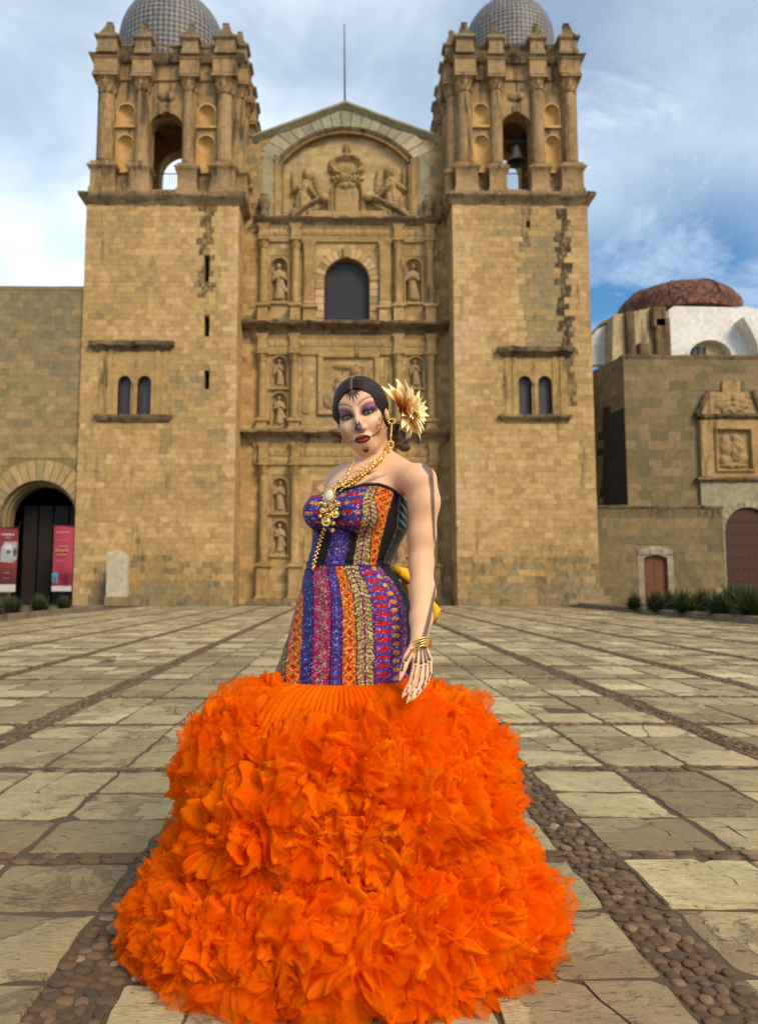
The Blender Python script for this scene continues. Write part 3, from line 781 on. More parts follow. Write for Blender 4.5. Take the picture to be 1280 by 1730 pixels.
# arched window with lattice
w = MB(); panel(w, (0, YF + 0.45, 0), (1, 0, 0), arch_loop(win[0], win[1], win[2], wr*1.02, 18), [], 0.05); wo = w.build('arched_window', M['pane'], FC)
g = MB()
for i in range(1, 14): x = wx0 + 2*wr*i/14; hz = win[2] + math.sqrt(max(0, wr**2 - (x - wcx)**2)); g.box(x - 0.012, x + 0.012, YF + 0.42, YF + 0.444, win[1], hz)
for i in range(1, 22):
    z = win[1] + 0.17*i
    if z < win[2] + wr - 0.05:
        hw = wr if z < win[2] else math.sqrt(max(0, wr**2 - (z - win[2])**2)); g.box(wcx - hw, wcx + hw, YF + 0.405, YF + 0.419, z - 0.012, z + 0.012)
g.build('lattice', M['iron'], wo)
vz = random.Random(3)
def voussoirs(parent, cx, zs, r0, r1, yf, n, mat, name='voussoir', a0=0.0, a1=math.pi, dy=0.12):
    for i in range(n):
        b0 = a0 + (a1 - a0)*(i + 0.03)/n; b1 = a0 + (a1 - a0)*(i + 0.97)/n; m = MB(); rs = []
        pr = vz.uniform(-0.02, 0.02)
        for (y_, k) in ((yf + 0.1, 0), (yf - dy + pr + 0.03, 0), (yf - dy + pr, 0.02)):
            rs.append([(cx + rr*math.cos(bb), y_, zs + rr*math.sin(bb)) for rr, bb in ((r0 + k, b0 + k*.3), (r1 - k, b0 + k*.3), (r1 - k, (b0 + b1)/2), (r1 - k, b1 - k*.3), (r0 + k, b1 - k*.3), (r0 + k, (b0 + b1)/2))])
        m.rings(rs, True, False, True)
        o = m.build(name, mat, parent); o.color = (vz.random(), vz.random(), 0, 1)
voussoirs(wo, wcx, win[2], wr, wr*1.42, YF, 15, M['tower_block'])
for sx in (-1, 1):
    z = win[1]; i = 0
    while z < win[2] - 0.05:
        h = min(0.43, win[2] - z); m = MB(); a, b = wcx + sx*wr, wcx + sx*wr*1.38
        m.chbox(min(a, b), max(a, b), YF - 0.12, YF + 0.1, z + 0.012, z + h - 0.012, 0.02); o = m.build('jamb_stone', M['tower_block'], wo); o.color = (vz.random(), vz.random(), 0, 1); z += h
m = MB(); m.box(wcx - 0.18, wcx + 0.18, YF - 0.3, YF, win[2] + wr - 0.02, win[2] + wr*1.5); m.build('keystone', M['carved'], wo)
# main door (behind the woman) and its arch
w = MB(); panel(w, (0, YF + 0.5, 0), (1, 0, 0), arch_loop(dcx, 0.25, door[2], drr*1.02, 18), [], 0.06); do_ = w.build('church_door', M['darkwood'], FC)
voussoirs(do_, dcx, door[2], drr, drr*1.22, YF, 17, M['tower_block'])
for i in range(-3, 4):
    m = MB(); x = dcx + i*drr/3.6; m.chbox(x - drr/3.9/1.05 + 0.05, x + drr/3.9/1.05 - 0.05 - 0.3, YF + 0.44, YF + 0.5, 0.4, door[2] - 0.1, 0.01); m.build('door_panel', M['darkwood'], do_)
for k, (c, a, b, r, yt) in enumerate(NICH): niche(c, YF - 0.03, a, b, r, M['carved'], fw, 0.9)
# raking cornice, green-grey arch stones
for (ax, az, bx_, bz_) in ((gx0 - 0.35, gz0 - 0.1, gxa, gza), (gx1 + 0.35, gz1 - 0.1, gxa, gza)):
    m = MB(); rs = []
    for i in range(13):
        f = i/12; x = ax + (bx_ - ax)*f; z = az + (bz_ - az)*f; j = 0.03*mnoise.noise((x*1.5, z, 1.0))
        rs.append([(x, YF + 0.6, z - 0.2), (x, YF - 0.06, z - 0.2 + j), (x, YF - 0.16, z - 0.1 + j), (x, YF - 0.34, z + 0.02 + j), (x, YF - 0.34, z + 0.14 + j), (x, YF + 0.6, z + 0.2)])
    m.rings(rs, True, True, True); m.build('raking_cornice', M['greencarved'], FC, angle=40)
na = 17
for i in range(na):
    f0, f1 = -1 + 2*(i + 0.04)/na, -1 + 2*(i + 0.96)/na; m = MB()
    def gtop(x): return (gz0 + (gza - gz0)*(x - gx0)/(gxa - gx0) if x < gxa else gz1 + (gza - gz1)*(gx1 - x)/(gx1 - gxa)) - 0.22
    pts = []
    for f in (f0, f1): pts.append((tc + (tR_ + 0.28)*math.sin(ta*f), tcz + (tR_ + 0.28)*math.cos(ta*f)))
    for f in (f1, f0):
        L = 1.05; x = tc + (tR_ + 0.28 + L)*math.sin(ta*f*1.05); z = tcz + (tR_ + 0.28 + L)*math.cos(ta*f*1.05); zt_ = gtop(x)
        if z > zt_:
            dx_, dz_ = x - (tc + (tR_ + .28)*math.sin(ta*f)), z - (tcz + (tR_ + .28)*math.cos(ta*f)); s_ = max(0.12, 1 - (z - zt_)/max(dz_, 0.05)); x = tc + (tR_ + .28)*math.sin(ta*f) + dx_*s_; z = tcz + (tR_ + .28)*math.cos(ta*f) + dz_*s_
        pts.append((x, z))
    pr = vz.uniform(-0.03, 0.03)
    m.rings([[(x, YF + 0.05, z) for x, z in pts], [(x, YF - 0.10 + pr, z) for x, z in pts]], True, False, True)
    o = m.build('arch_stone', M['greyblock'], FC); o.color = (vz.random(), vz.random(), 0.25*vz.random(), 1)
m = MB()
prof = [(0.0, 0.08), (-0.14, 0.02), (-0.16, -0.10), (-0.06, -0.16)]
arc = [[(tc + (tR_ + q)*math.sin(ta*(-1 + 2*i/40)), tcz + (tR_ + q)*math.cos(ta*(-1 + 2*i/40))) for i in range(41)] for q in (0.0, 0.06, 0.22, 0.29)]
ys = (YF + 0.05, YF - 0.1, YF - 0.2, YF - 0.03)
m.rings([[(x, ys[k], z) for x, z in arc[k]] for k in range(4)], False); m.build('archivolt', M['moss'], FC, angle=50)
for i in range(46):
    f = -1 + 2*(i + 0.5)/46; m = MB() if i == 0 else m; 
    x, z = tc + (tR_ - 0.05)*math.sin(ta*f), tcz + (tR_ - 0.05)*math.cos(ta*f)
    m.box(x - 0.045, x + 0.045, YF - 0.06, YF + 0.1, z - 0.07, z + 0.06)
for sx in (tx0 + 0.02, tx1 - 0.02):
    for i in range(17): z = tz0 + 0.12 + i*0.2; m.box(sx - 0.06, sx + 0.06, YF - 0.06, YF + 0.1, z, z + 0.1)
dd = m.build('dentils', M['carved'], FC); dd['kind'] = 'stuff'
for sx, x in ((-1, tx0), (1, tx1)):
    m = MB(); a, b = (x - 0.42, x - 0.1) if sx < 0 else (x + 0.1, x + 0.42)
    moulding(m, a, b, YF - 0.1, YF + 0.1, [(0.04, tz0), (0.04, tz0 + 0.25), (0.0, tz0 + 0.3), (0.0, tzs - 0.1), (0.06, tzs), (0.08, tzs + 0.12)], 0.02); m.build('pilaster', M['carved'], FC, angle=40)
    m = MB(); a, b = (x - 1.15, x - 0.55) if sx < 0 else (x + 0.55, x + 1.15)
    moulding(m, a, b, YF - 0.06, YF + 0.1, [(0.06, tz0), (0.0, tz0 + 0.3), (0.0, tzs + 0.1), (0.06, tzs + 0.3), (0.0, tzs + 0.5)], 0.03); m.build('outer_pilaster', M['greencarved'], FC, angle=40)
# weathered vases on the end of the first cornice
for x in (447, 722):
    xx = QX(x, 350); m = MB(); zz = QZ(373)
    m.lathe([(0.32, 0), (0.34, 0.2), (0.2, 0.35), (0.26, 0.55), (0.36, 0.8), (0.34, 1.05), (0.18, 1.25), (0.22, 1.35), (0.05, 1.5)], (xx, YF - 0.35, zz), 14); m.build('vase', M['moss'], FC, angle=40)
    m = MB(); m.ico((QX(x - 32 if x < 585 else x + 28, 330), YF + 0.0, QZ(340)), 0.3, 2, (0.9, 0.9, 1.2)); m.build('boss', M['darkmoss'], FC, smooth=True)

# reliefs as modelled height fields
def relief(name, x0, x1, z0, z1, y, fn, mat, parent, n=110):
    nx = n; nz = max(8, int(n*(z1 - z0)/(x1 - x0)))
    U_, Z_ = np.meshgrid(np.linspace(0, 1, nx), np.linspace(0, 1, nz), indexing='ij')
    H = fn(U_, Z_)
    vx = x0 + (x1 - x0)*U_; vz_ = z0 + (z1 - z0)*Z_; vy = y - H*1.5
    vv = np.stack([vx.ravel(), vy.ravel(), vz_.ravel()], 1)
    i, j = np.meshgrid(np.arange(nx - 1), np.arange(nz - 1), indexing='ij'); a = (i*nz + j).ravel()
    return np_mesh(name, vv, np.stack([a, a + nz, a + nz + 1, a + 1], 1), mat, parent)
def blob(U, V, cx, cy, rx, ry, h, rot=0.0, p=0.5):
    x, y = U - cx, V - cy
    if rot: x, y = x*math.cos(rot) + y*math.sin(rot), -x*math.sin(rot) + y*math.cos(rot)
    return h*np.clip(1 - (x/rx)**2 - (y/ry)**2, 0, None)**p
def npnoise(U, V, f, seed):
    r = np.random.default_rng(seed); out = np.zeros_like(U)
    for k in range(10):
        a = r.uniform(0, 6.28); q = f*r.uniform(0.6, 1.7); out += np.sin(U*q*math.cos(a) + V*q*math.sin(a) + r.uniform(0, 6.28))
    return out/10
# field behind the tympanum
m = MB(); L = [(tx0 - 0.1, tz0), (tx1 + 0.1, tz0)] + list(reversed(tarc(tR_ + 0.05))); panel(m, (0, YF + 0.38, 0), (1, 0, 0), L, [], 0.1); tymp = m.build('tympanum', M['relief'], FC)
masonry(tymp, (0, YF + 0.36, 0), (1, 0, 0), tx0, tx1, tz0, tap, M['side_block'], (), seed=41, ch=(0.45, 0.6), cw=(0.7, 1.2), nobj=0, thick=0.03, proud=0.004, tint=lambda u, z, a, b: (0.6 + 0.4*a, 0.5 + 0.4*b, 0), top=lambda u: tcz + math.sqrt(max(0, tR_**2 - (u - tc)**2)))
def angel(flip):
    def f(U, V):
        U = 1 - U if flip else U
        h = blob(U, V, .52, .80, .13, .12, .34); h = np.maximum(h, blob(U, V, .52, .83, .17, .13, .22))          # head, hair
        h = np.maximum(h, blob(U, V, .47, .56, .21, .2, .32)); h = np.maximum(h, blob(U, V, .40, .30, .27, .28, .36))   # torso, robe
        h = np.maximum(h, blob(U, V, .62, .50, .22, .07, .40, -0.6)); h = np.maximum(h, blob(U, V, .23, .54, .2, .07, .36, 0.25))  # arms
        h = np.maximum(h, blob(U, V, .12, .72, .06, .2, .25)); h = np.maximum(h, blob(U, V, .80, .68, .13, .26, .18, 0.35))   # staff, wing
        h = np.maximum(h, blob(U, V, .62, .14, .42, .09, .33, 0.42)); h = np.maximum(h, blob(U, V, .20, .10, .2, .14, .3))
        return h*(1 + 0.18*npnoise(U, V, 38, 3)) + 0.04*(h > 0.03)*npnoise(U, V, 70, 5) - 0.03
    return f
def rect(px0, px1, py0, py1):
    a, b = Q(px0, py1), Q(px1, py0); return a[0], b[0], a[1], b[1]
YR = YF + 0.36
relief('angel_relief', *rect(487, 548, 274, 368), YR, angel(False), M['relief'], FC)
relief('angel_relief', *rect(628, 690, 268, 368), YR, angel(True), M['relief'], FC)
def crest(U, V):
    h = blob(U, V, .5, .93, .12, .09, .22)*(1 + .25*np.sin(U*70))
    ring = np.exp(-((np.hypot((U - .5)/.40, (V - .70)/.115) - 1)/.24)**2)*.3; h = np.maximum(h, ring*(1 + .35*npnoise(U, V, 55, 9)))
    h = np.maximum(h, blob(U, V, .5, .70, .32, .085, .14)); h = np.maximum(h, blob(U, V, .5, .81, .26, .06, .22)*(1 + .4*npnoise(U, V, 60, 2)))
    for x in (.12, .88): h = np.maximum(h, blob(U, V, x, .74, .1, .06, .26))
    h = np.maximum(h, blob(U, V, .5, .55, .46, .05, .32)*(1 + .5*npnoise(U, V, 50, 4)))
    h = np.maximum(h, blob(U, V, .5, .46, .3, .07, .28)*(1 + .4*npnoise(U, V, 60, 6)))
    sh = np.clip(1 - np.maximum(np.abs((U - .5)/.34)**4 + np.abs((V - .28)/.19)**4, 0), 0, None)**.3*.2; h = np.maximum(h, sh)
    rim = np.exp(-((np.abs((U - .5)/.40)**4 + np.abs((V - .28)/.23)**4 - 1)/.3)**2)*.3; h = np.maximum(h, rim*(1 + .4*npnoise(U, V, 50, 8)))
    h = np.maximum(h, blob(U, V, .5, .06, .36, .06, .34)*(1 + .3*npnoise(U, V, 50, 1)))
    for x in (.05, .95): h = np.maximum(h, blob(U, V, x, .22, .09, .16, .24)*(1 + .4*npnoise(U, V, 60, 7)))
    return h - 0.03
relief('crest_relief', *rect(553, 618, 236, 374), YR, crest, M['relief'], FC, 80)
# broken pediment over the window storey
for (p0, p1, flip) in (((494, 372), (548, 338), 1), ((692, 374), (622, 336), -1)):
    m = MB(); a, b = Q(*p0), Q(*p1); rs = []
    for i in range(8):
        f = i/7; x, z = a[0] + (b[0] - a[0])*f, a[1] + (b[1] - a[1])*f + 0.15*math.sin(f*3.1)
        rs.append([(x, YF + 0.3, z - 0.05), (x, YF - 0.15, z - 0.05), (x, YF - 0.3, z + 0.1), (x, YF - 0.3, z + 0.2), (x, YF + 0.3, z + 0.28)])
    m.rings(rs, True, True, True); m.build('broken_pediment', M['moss'], FC, angle=45)
    m = MB(); m.ico((b[0], YF - 0.1, b[1] + 0.1), 0.3, 2, (1, .8, .9)); m.build('scroll', M['carved'], FC, smooth=True)
m = MB(); m.box(QX(497, 360), QX(690, 360), YF - 0.05, YF + 0.3, QZ(374), QZ(356)); m.build('pediment_block', M['carved'], FC)

def level(y_c0, y_c1, xa, xb, proj_, mat, jit=0.05, name='cornice'):
    z0, z1 = QZ(y_c1), QZ(y_c0); m = MB(); h = z1 - z0
    moulding(m, QX(xa, y_c0), QX(xb, y_c0), YF - 0.2, YF + 0.1, [(0.0, z0), (0.08, z0 + h*.25), (0.12, z0 + h*.4), (proj_*.8, z0 + h*.65), (proj_, z0 + h*.75), (proj_, z1 - 0.03), (proj_*.4, z1 + 0.02)], jit, 0.22)
    return m.build(name, mat, FC, angle=40)
def entab(y0, y1, xa, xb, cols):
    z0, z1 = QZ(y1), QZ(y0); m = MB(); h = z1 - z0
    moulding(m, QX(xa, y0), QX(xb, y0), YF - 0.15, YF + 0.1, [(0.0, z0), (0.05, z0 + h*.3), (0.0, z0 + h*.36), (0.0, z0 + h*.8), (0.1, z1)], 0.01)
    o = m.build('entablature', M['carved'], FC, angle=40)
    f = relief('frieze_relief', QX(xa + 6, y0), QX(xb - 6, y0), z0 + h*.4, z0 + h*.78, YF - 0.155, lambda U, V: 0.02 + 0.06*np.abs(np.sin(U*150 + 2*np.sin(U*40)))*np.sin(V*3.14)*(0.6 + 0.8*npnoise(U*30, V, 4, 2)**2), M['carved'], o, 300)
    for x in cols:
        m = MB(); xx = QX(x, y0); moulding(m, xx - 0.24, xx + 0.24, YF - 0.42, YF - 0.1, [(0.0, z0), (0.06, z0 + h*.3), (0.0, z0 + h*.36), (0.0, z0 + h*.75), (0.12, z1)], 0.02); m.build('entablature_block', M['carved'], o, angle=40)
def storey(yt, yb, yp, cols, squares=(), r=0.23):
    for x in cols:
        xx = QX(x, (yt + yb)/2); column(FC, xx, YF - 0.32, QZ(yb), QZ(yt), r, M['carved'], M['carved'], flute=0.05, hc=r*2.3)
        m = MB(); moulding(m, xx - r*1.25, xx + r*1.25, YF - 0.32 - r*1.2, YF + 0.05, [(0.08, QZ(yp)), (0.08, QZ(yp) + 0.12), (0.0, QZ(yp) + 0.18), (0.0, QZ(yb) - 0.2), (0.12, QZ(yb) - 0.1), (0.12, QZ(yb) - 0.004)], 0.02); m.build('pedestal', M['carved'], FC, angle=40)
    for x in squares:
        xx = QX(x, (yt + yb)/2); column(FC, xx, YF - 0.15, QZ(yb), QZ(yt), 0.3, M['carved'], M['carved'], square=True, name='pilaster')
        m = MB(); moulding(m, xx - 0.36, xx + 0.36, YF - 0.34, YF + 0.05, [(0.08, QZ(yp)), (0.0, QZ(yp) + 0.18), (0.0, QZ(yb) - 0.2), (0.12, QZ(yb) - 0.1), (0.12, QZ(yb) - 0.004)], 0.02); m.build('pedestal', M['carved'], FC, angle=40)
level(372, 384, 440, 733, 0.40, M['moss'], 0.09)
entab(384, 410, 440, 732, (446, 500, 672, 725))
storey(410, 520, 551, (446, 500, 672, 725), (523, 650))
level(548, 568, 424, 748, 0.62, M['darkmoss'], 0.12)
entab(568, 600, 430, 742, (444, 498, 672, 727))
storey(600, 712, 729, (444, 498, 672, 727))
level(728, 750, 424, 750, 0.55, M['moss'], 0.12)
entab(750, 786, 430, 744, (446, 499, 676, 731))
storey(786, 955, 1012, (446, 499, 676, 731), r=0.26)
m = MB(); moulding(m, QX(420, 1000), QX(757, 1000), YF - 0.75, YF + 0.05, [(0.1, 0.0), (0.1, 0.18), (0.0, 0.22), (0.0, QZ(1011) )], 0.02); m.build('plinth', M['moss'], FC, angle=40)
m = MB(); m.box(dcx - 3, dcx + 3, YF - 1.6, YF - 0.86, -0.02, 0.14); m.build('door_step', M['carved'], FC)
# scene panel above the door
a = rect(536, 641, 597, 702); m = MB(); t_ = 0.30
for (q) in ((a[0], a[1], a[3] - t_, a[3]), (a[0], a[1], a[2], a[2] + t_)): m.chbox(q[0], q[1], YF - 0.2, YF + 0.05, q[2], q[3], 0.05)
for (q) in ((a[0], a[0] + t_, a[2] + t_, a[3] - t_), (a[1] - t_, a[1], a[2] + t_, a[3] - t_)): m.chbox(q[0], q[1], YF - 0.197, YF + 0.05, q[2], q[3], 0.05)
pf = m.build('scene_panel', M['carved'], FC)
def scene_rel(U, V):
    h = blob(U, V, .34, .55, .10, .12, .2)
    for (x, y, rx, ry, hh) in ((.34, .38, .15, .22, .2), (.62, .42, .15, .28, .22), (.62, .74, .09, .1, .22), (.48, .85, .3, .08, .14), (.2, .2, .2, .2, .14), (.8, .25, .18, .22, .16), (.5, .12, .42, .09, .15)): h = np.maximum(h, blob(U, V, x, y, rx, ry, hh))
    return h*(1 + .25*npnoise(U, V, 40, 3)) + 0.012*npnoise(U, V, 60, 5)
relief('figure_relief', a[0] + t_, a[1] - t_, a[2] + t_, a[3] - t_, YF - 0.02, scene_rel, M['relief'], pf, 70)
for (x, yt, yb) in ((517, 605, 700), (656, 605, 700)):
    m = MB(); q = rect(x - 7, x + 7, yt, yb); m.chbox(q[0], q[1], YF - 0.1, YF + 0.05, q[2], q[3], 0.04); m.build('side_panel', M['carved'], FC)
for x in (520, 652):
    m = MB(); q = rect(x - 8, x + 8, 905, 950); m.chbox(q[0], q[1], YF - 0.1, YF + 0.05, q[2], q[3], 0.04); m.build('side_panel', M['carved'], FC)
# rod on the gable
rod = MB(); zt = P(580, 40, YF + 0.1).z; rod.tube([(gxa - 0.02, YF + 0.1, gza - 0.1), (gxa - 0.06, YF + 0.1, zt)], [0.06, 0.028], 8)
ro = rod.build('lightning_rod', M['iron'], FC); m = MB(); m.ico((gxa, YF + 0.1, gza + 0.25), 0.14, 2); m.build('rod_base', M['moss'], ro)

# ------------------------------------------------------------------ statues standing in the niches
def statue_mesh(kind):
    r = np.random.default_rng(kind + 20)
    def f(X, Y, Z):
        p = (X, Y, Z); lean = 0.04*np.sin(Z*3 + kind)
        p = (X - lean, Y, Z)
        d = sd_cap(p, (0, 0, .12), (0, 0, .75), .25, .18); d = sm_min(d, sd_ell(p, (0, 0, 1.06), (.23, .16, .26)), .1)
        d = sm_min(d, sd_ell(p, (0, -.02, 1.46), (.095, .105, .13)), .05)
        d = sm_min(d, sd_cap(p, (.2, -.02, 1.16), (.25, -.1, .88), .075, .06), .05); d = sm_min(d, sd_cap(p, (.25, -.1, .88), (.04, -.2, .98 + .1*(kind % 2)), .06, .045), .04)
        d = sm_min(d, sd_cap(p, (-.2, -.02, 1.16), (-.27, -.08, .86), .075, .06), .05); d = sm_min(d, sd_cap(p, (-.27, -.08, .86), (-.1 if kind != 1 else -.3, -.2, .92 if kind != 1 else .62), .06, .045), .04)
        if kind == 0: d = sm_min(d, sd_cap(p, (-.24, -.05, 1.2), (.24, -.14, .35), .06, .09), .04)
        if kind == 2: d = sm_min(d, sd_ell(p, (.05, -.22, 1.0), (.09, .06, .13)), .03)
        a = np.arctan2(Y, X)
        d = d + 0.016*np.sin(a*13 + 4*np.sin(Z*2.2 + kind))*np.clip((1.2 - Z), 0, 1)
        return np.maximum(d, -Z)
    v, q = surface_nets(f, (-.42, -.38, -.05), (.42, .38, 1.65), 0.03)
    return v, q
SM = [statue_mesh(k) for k in range(3)]
SLAB = {0: 'robed stone saint statue in the niche left of the arched window', 1: 'robed stone saint statue in the niche right of the arched window',
        2: 'worn stone saint in the upper niche left of the carved scene panel', 3: 'crowned stone saint in the upper niche right of the carved scene panel', 4: 'stone saint in the lower niche left of the carved scene panel',
        5: 'stone saint in the lower niche right of the carved scene panel, behind the yellow flower', 6: 'slim stone saint in the upper niche beside the church door, left-hand columns',
        7: 'stone saint in the upper niche beside the church door, right-hand columns', 8: 'dark stone saint in the lower niche beside the church door, left-hand columns', 9: 'stone saint in the lower niche beside the church door, right-hand columns'}
for k, (c, a, b, r, yt) in enumerate(NICH):
    if k in (7, 9): continue
    H = (b + r - a)*0.86; s = H/1.6; v, q = SM[(k*2 + k//3) % 3]
    vv = v*s; vv[:, 0] += c; vv[:, 1] += YF + 0.28*r; vv[:, 2] += a + 0.14
    o = np_mesh('saint_statue', vv, q, M['statue'], None, at=(c, YF + .28*r, a)); prop(o, SLAB[k], 'statue', 'saints in the niches of the church front')
    m = MB(); m.chbox(c - r*.7, c + r*.7, YF + .28*r - .32*r, YF + .28*r + .35*r, a, a + 0.14 + 0.02*s, 0.02); m.build('statue_base', M['carved'], o)

# ------------------------------------------------------------------ convent wall with big arch (left)
YL = 40.22
xe = P(146, 700, YL).x; xw = P(-130, 700, YL).x
LW = empty('convent_wall', ((xe + xw)/2, YL, 0), 'long plain block wall with a wide dark arched gateway, left of the church', 'wall')
zl = P(60, 484, YL).z
acx = P(64, 900, YL).x; arr_ = P(129, 900, YL).x - acx; azs = P(64, 812, YL).z - arr_
mb = MB(); panel(mb, (0, YL, 0), (1, 0, 0), [(xw, -.05), (xe, -.05), (xe, zl), (xw, zl)], [arch_loop(acx, 0.0, azs, arr_, 24)], 1.0)
lw = mb.build('wall', M['side_back'], LW)
ex = [(acx - arr_ - 1.05, acx + arr_ + 1.05, 0, azs)]
for i in range(12):
    zz = azs + (arr_ + 1.1)*i/12; zz2 = azs + (arr_ + 1.1)*(i + 1)/12; hw = math.sqrt(max(0, (arr_ + 1.1)**2 - (zz - azs)**2)); ex.append((acx - hw, acx + hw, zz, zz2))
def ltint(u, z, r1, r2):
    t = z/zl; sel = 0.5*r1 + (0.5 - 0.55*max(0, t - 0.45)/0.55) * 0.8 - 0.15
    return (min(1, max(0, sel)), 0.1 + 0.6*r2, 0)
masonry(lw, (0, YL, 0), (1, 0, 0), xw, xe - 0.02, 0.0, zl - 0.2, M['side_block'], ex, tint=ltint, seed=51, ch=(0.36, 0.46), cw=(0.40, 0.62))
voussoirs(lw, acx, azs, arr_, arr_ + 1.1, YL, 19, M['side_block'], dy=0.06)
for sx in (-1, 1):
    z = 0.0
    while z < azs - 0.05:
        h = min(vz.uniform(.5, .7), azs - z); m = MB(); a, b = sorted((acx + sx*arr_, acx + sx*(arr_ + 1.05)))
        m.chbox(a, b, YL - 0.06, YL + 0.1, z + .01, z + h - .01, .02); o = m.build('jamb_stone', M['side_block'], lw); o.color = (.6 + .3*vz.random(), vz.random(), 0, 1); z += h
m = MB(); rs = []
for (rr, yy) in ((arr_, YL + 0.1), (arr_*0.99, YL + 0.3), (arr_*0.93, YL + 0.34), (arr_*0.92, YL + 0.55), (arr_*0.885, YL + 0.6), (arr_*0.885, YL + 1.2)):
    rs.append([(acx - rr, yy, 0)] + [(acx - rr*math.cos(math.pi*i/24), yy, azs + rr*math.sin(math.pi*i/24)) for i in range(25)] + [(acx + rr, yy, 0)])
m.rings(rs, False); m.build('inner_arch', M['side_back'], LW, angle=40)
m = MB(); moulding(m, xw, xe - .05, YL - 0.02, YL + 1.0, [(0.0, zl - 0.22), (0.04, zl - .2), (0.04, zl), (0.0, zl + 0.03)], 0.01); m.build('coping', M['side_back'], LW)
# the unlit passage and its wooden gate
m = MB(); zi = azs + arr_ + 0.2
m.box(acx - arr_*1.3, acx - arr_*1.25, YL + 1.0, YL + 9, -.02, zi); m.box(acx + arr_*1.25, acx + arr_*1.3, YL + 1.0, YL + 9, -.02, zi)
m.box(acx - arr_*1.3, acx + arr_*1.3, YL + 1.0, YL + 9, zi, zi + .1); m.box(acx - arr_*1.3, acx + arr_*1.3, YL + 9, YL + 9.1, -.02, zi)
m.build('passage', M['dark'], LW)
for i in range(4):
    m = MB(); x = acx - arr_*.8 + i*arr_*.42; m.chbox(x, x + arr_*.38, YL + 2.0, YL + 2.08, 0.02, azs + 0.9, .02); m.build('gate_leaf', M['darkwood'], LW)

# banners hanging in the gateway
def banner_mat(name, top, bottom):
    t = NT(name); v = t.pos(); n = t.noise(v, 3, 4)
    sp = t.node('ShaderNodeSeparateXYZ'); t.l.new(t.node('ShaderNodeTexCoord').outputs['Generated'], sp.inputs[0])
    c = t.mix(t.ramp(sp.outputs[2], [(0.25, 1.0), (0.42, 0.0)]), top, bottom)
    c = t.mix(t.math('MULTIPLY', n, 0.35), c, (0.02, 0.0, 0.005)); return t.fin(c, 0.6)
M['bann_a'] = banner_mat('dark_red_banner', (0.24, 0.022, 0.02), (0.12, 0.010, 0.012)); M['bann_b'] = banner_mat('pink_red_banner', (0.46, 0.035, 0.07), (0.33, 0.014, 0.045))
M['bwhite'] = plain('banner_white', (0.52, 0.48, 0.44), 0.7); M['bgold'] = plain('banner_gold_print', (0.50, 0.24, 0.06), 0.7); M['bpale'] = plain('banner_pale_print', (0.55, 0.33, 0.33), 0.7)
M['bgrey'] = plain('banner_grey_photo', (0.32, 0.31, 0.30), 0.7, 0, 0.9, 2.6); M['bblue'] = plain('banner_blue_print', (0.05, 0.25, 0.36), 0.7); M['bdark'] = plain('banner_dark_print', (0.10, 0.07, 0.05), 0.7); M['bmar'] = plain('banner_maroon_print', (0.13, 0.012, 0.03), 0.7)
YBN = YL - 0.25
def banner(px0, px1, py0, py1, mat, label, marks):
    a = P(px0, py1, YBN); b = P(px1, py0, YBN); w, h = b.x - a.x, b.z - a.z
    nx = 14; m = MB(); rs = []
    wav = lambda f, g: 0.035*math.sin(f*5 + g*3)
    for k in range(11):
        g = k/10; rs.append([(a.x + w*i/nx, YBN + wav(i/nx, g), a.z + h*g) for i in range(nx + 1)] + [(a.x + w*i/nx, YBN + 0.012 + wav(i/nx, g), a.z + h*g) for i in range(nx, -1, -1)])
    m.rings(rs, True, True, True); o = m.build('banner', mat, None, at=((a.x + b.x)/2, YBN, a.z), angle=40); prop(o, label, 'banner', 'banners in the gateway')
    for (nm, mt, poly) in marks:
        q = MB(); top = []
        for (fx, fz) in poly: top.append((a.x + w*fx, YBN - 0.012 + wav(fx, fz) - 0.004*len(o.children), a.z + h*fz))
        q.add(top, [tuple(range(len(top)))]); q.build(nm, mt, o, recalc=False)
    r = MB(); r.tube([(a.x - .08, YBN, b.z + .02), (b.x + .08, YBN, b.z + .02)], 0.03, 8); r.tube([(a.x - .02, YBN, b.z + .02), (a.x - .02, YBN + .35, b.z + .4)], .012, 5); r.tube([(b.x + .02, YBN, b.z + .02), (b.x + .02, YBN + .35, b.z + .4)], .012, 5)
    r.build('banner_rod', M['iron'], o)
R4 = lambda x0, x1, z0, z1: [(x0, z0), (x1, z0), (x1, z1), (x0, z1)]
def row(x0, x1, z, h, n, mt, nm='printed_line', seed=1):
    """a line of print too small to read: small strokes of uneven width"""
    rd = random.Random(seed); out = []; x = x0; step = (x1 - x0)/n
    for i in range(n):
        out.append((nm, mt, R4(x + step*.08, x + step*rd.uniform(.6, .92), z - h*rd.uniform(.3, .5), z + h*rd.uniform(.3, .5)))); x += step
    return out
def disc(cx, cz, rx, rz, n=14): return [(cx + rx*math.cos(2*math.pi*i/n), cz + rz*math.sin(2*math.pi*i/n)) for i in range(n)]
animal = lambda x, s: [[(x - .14*s, .235), (x - .15*s, .27), (x - .02*s, .285), (x + .03*s, .27), (x + .10*s, .285), (x + .17*s, .262), (x + .14*s, .235), (x + .02*s, .228)]] + [R4(x + d*s, x + (d + .045)*s, .125, .235) for d in (-.12, -.05, .05, .10)]
marks_b = [('white_foot', M['bwhite'], R4(0.0, 1, 0, .082))] + row(.14, .86, .905, .018, 8, M['bpale'], seed=2) + row(.2, .8, .775, .014, 6, M['bgold'], seed=3) + row(.24, .76, .69, .018, 6, M['bpale'], seed=4) \
    + row(.14, .84, .625, .05, 7, M['bgold'], seed=5) + row(.24, .78, .56, .018, 6, M['bpale'], seed=6) + row(.24, .7, .465, .014, 5, M['bgold'], seed=7)
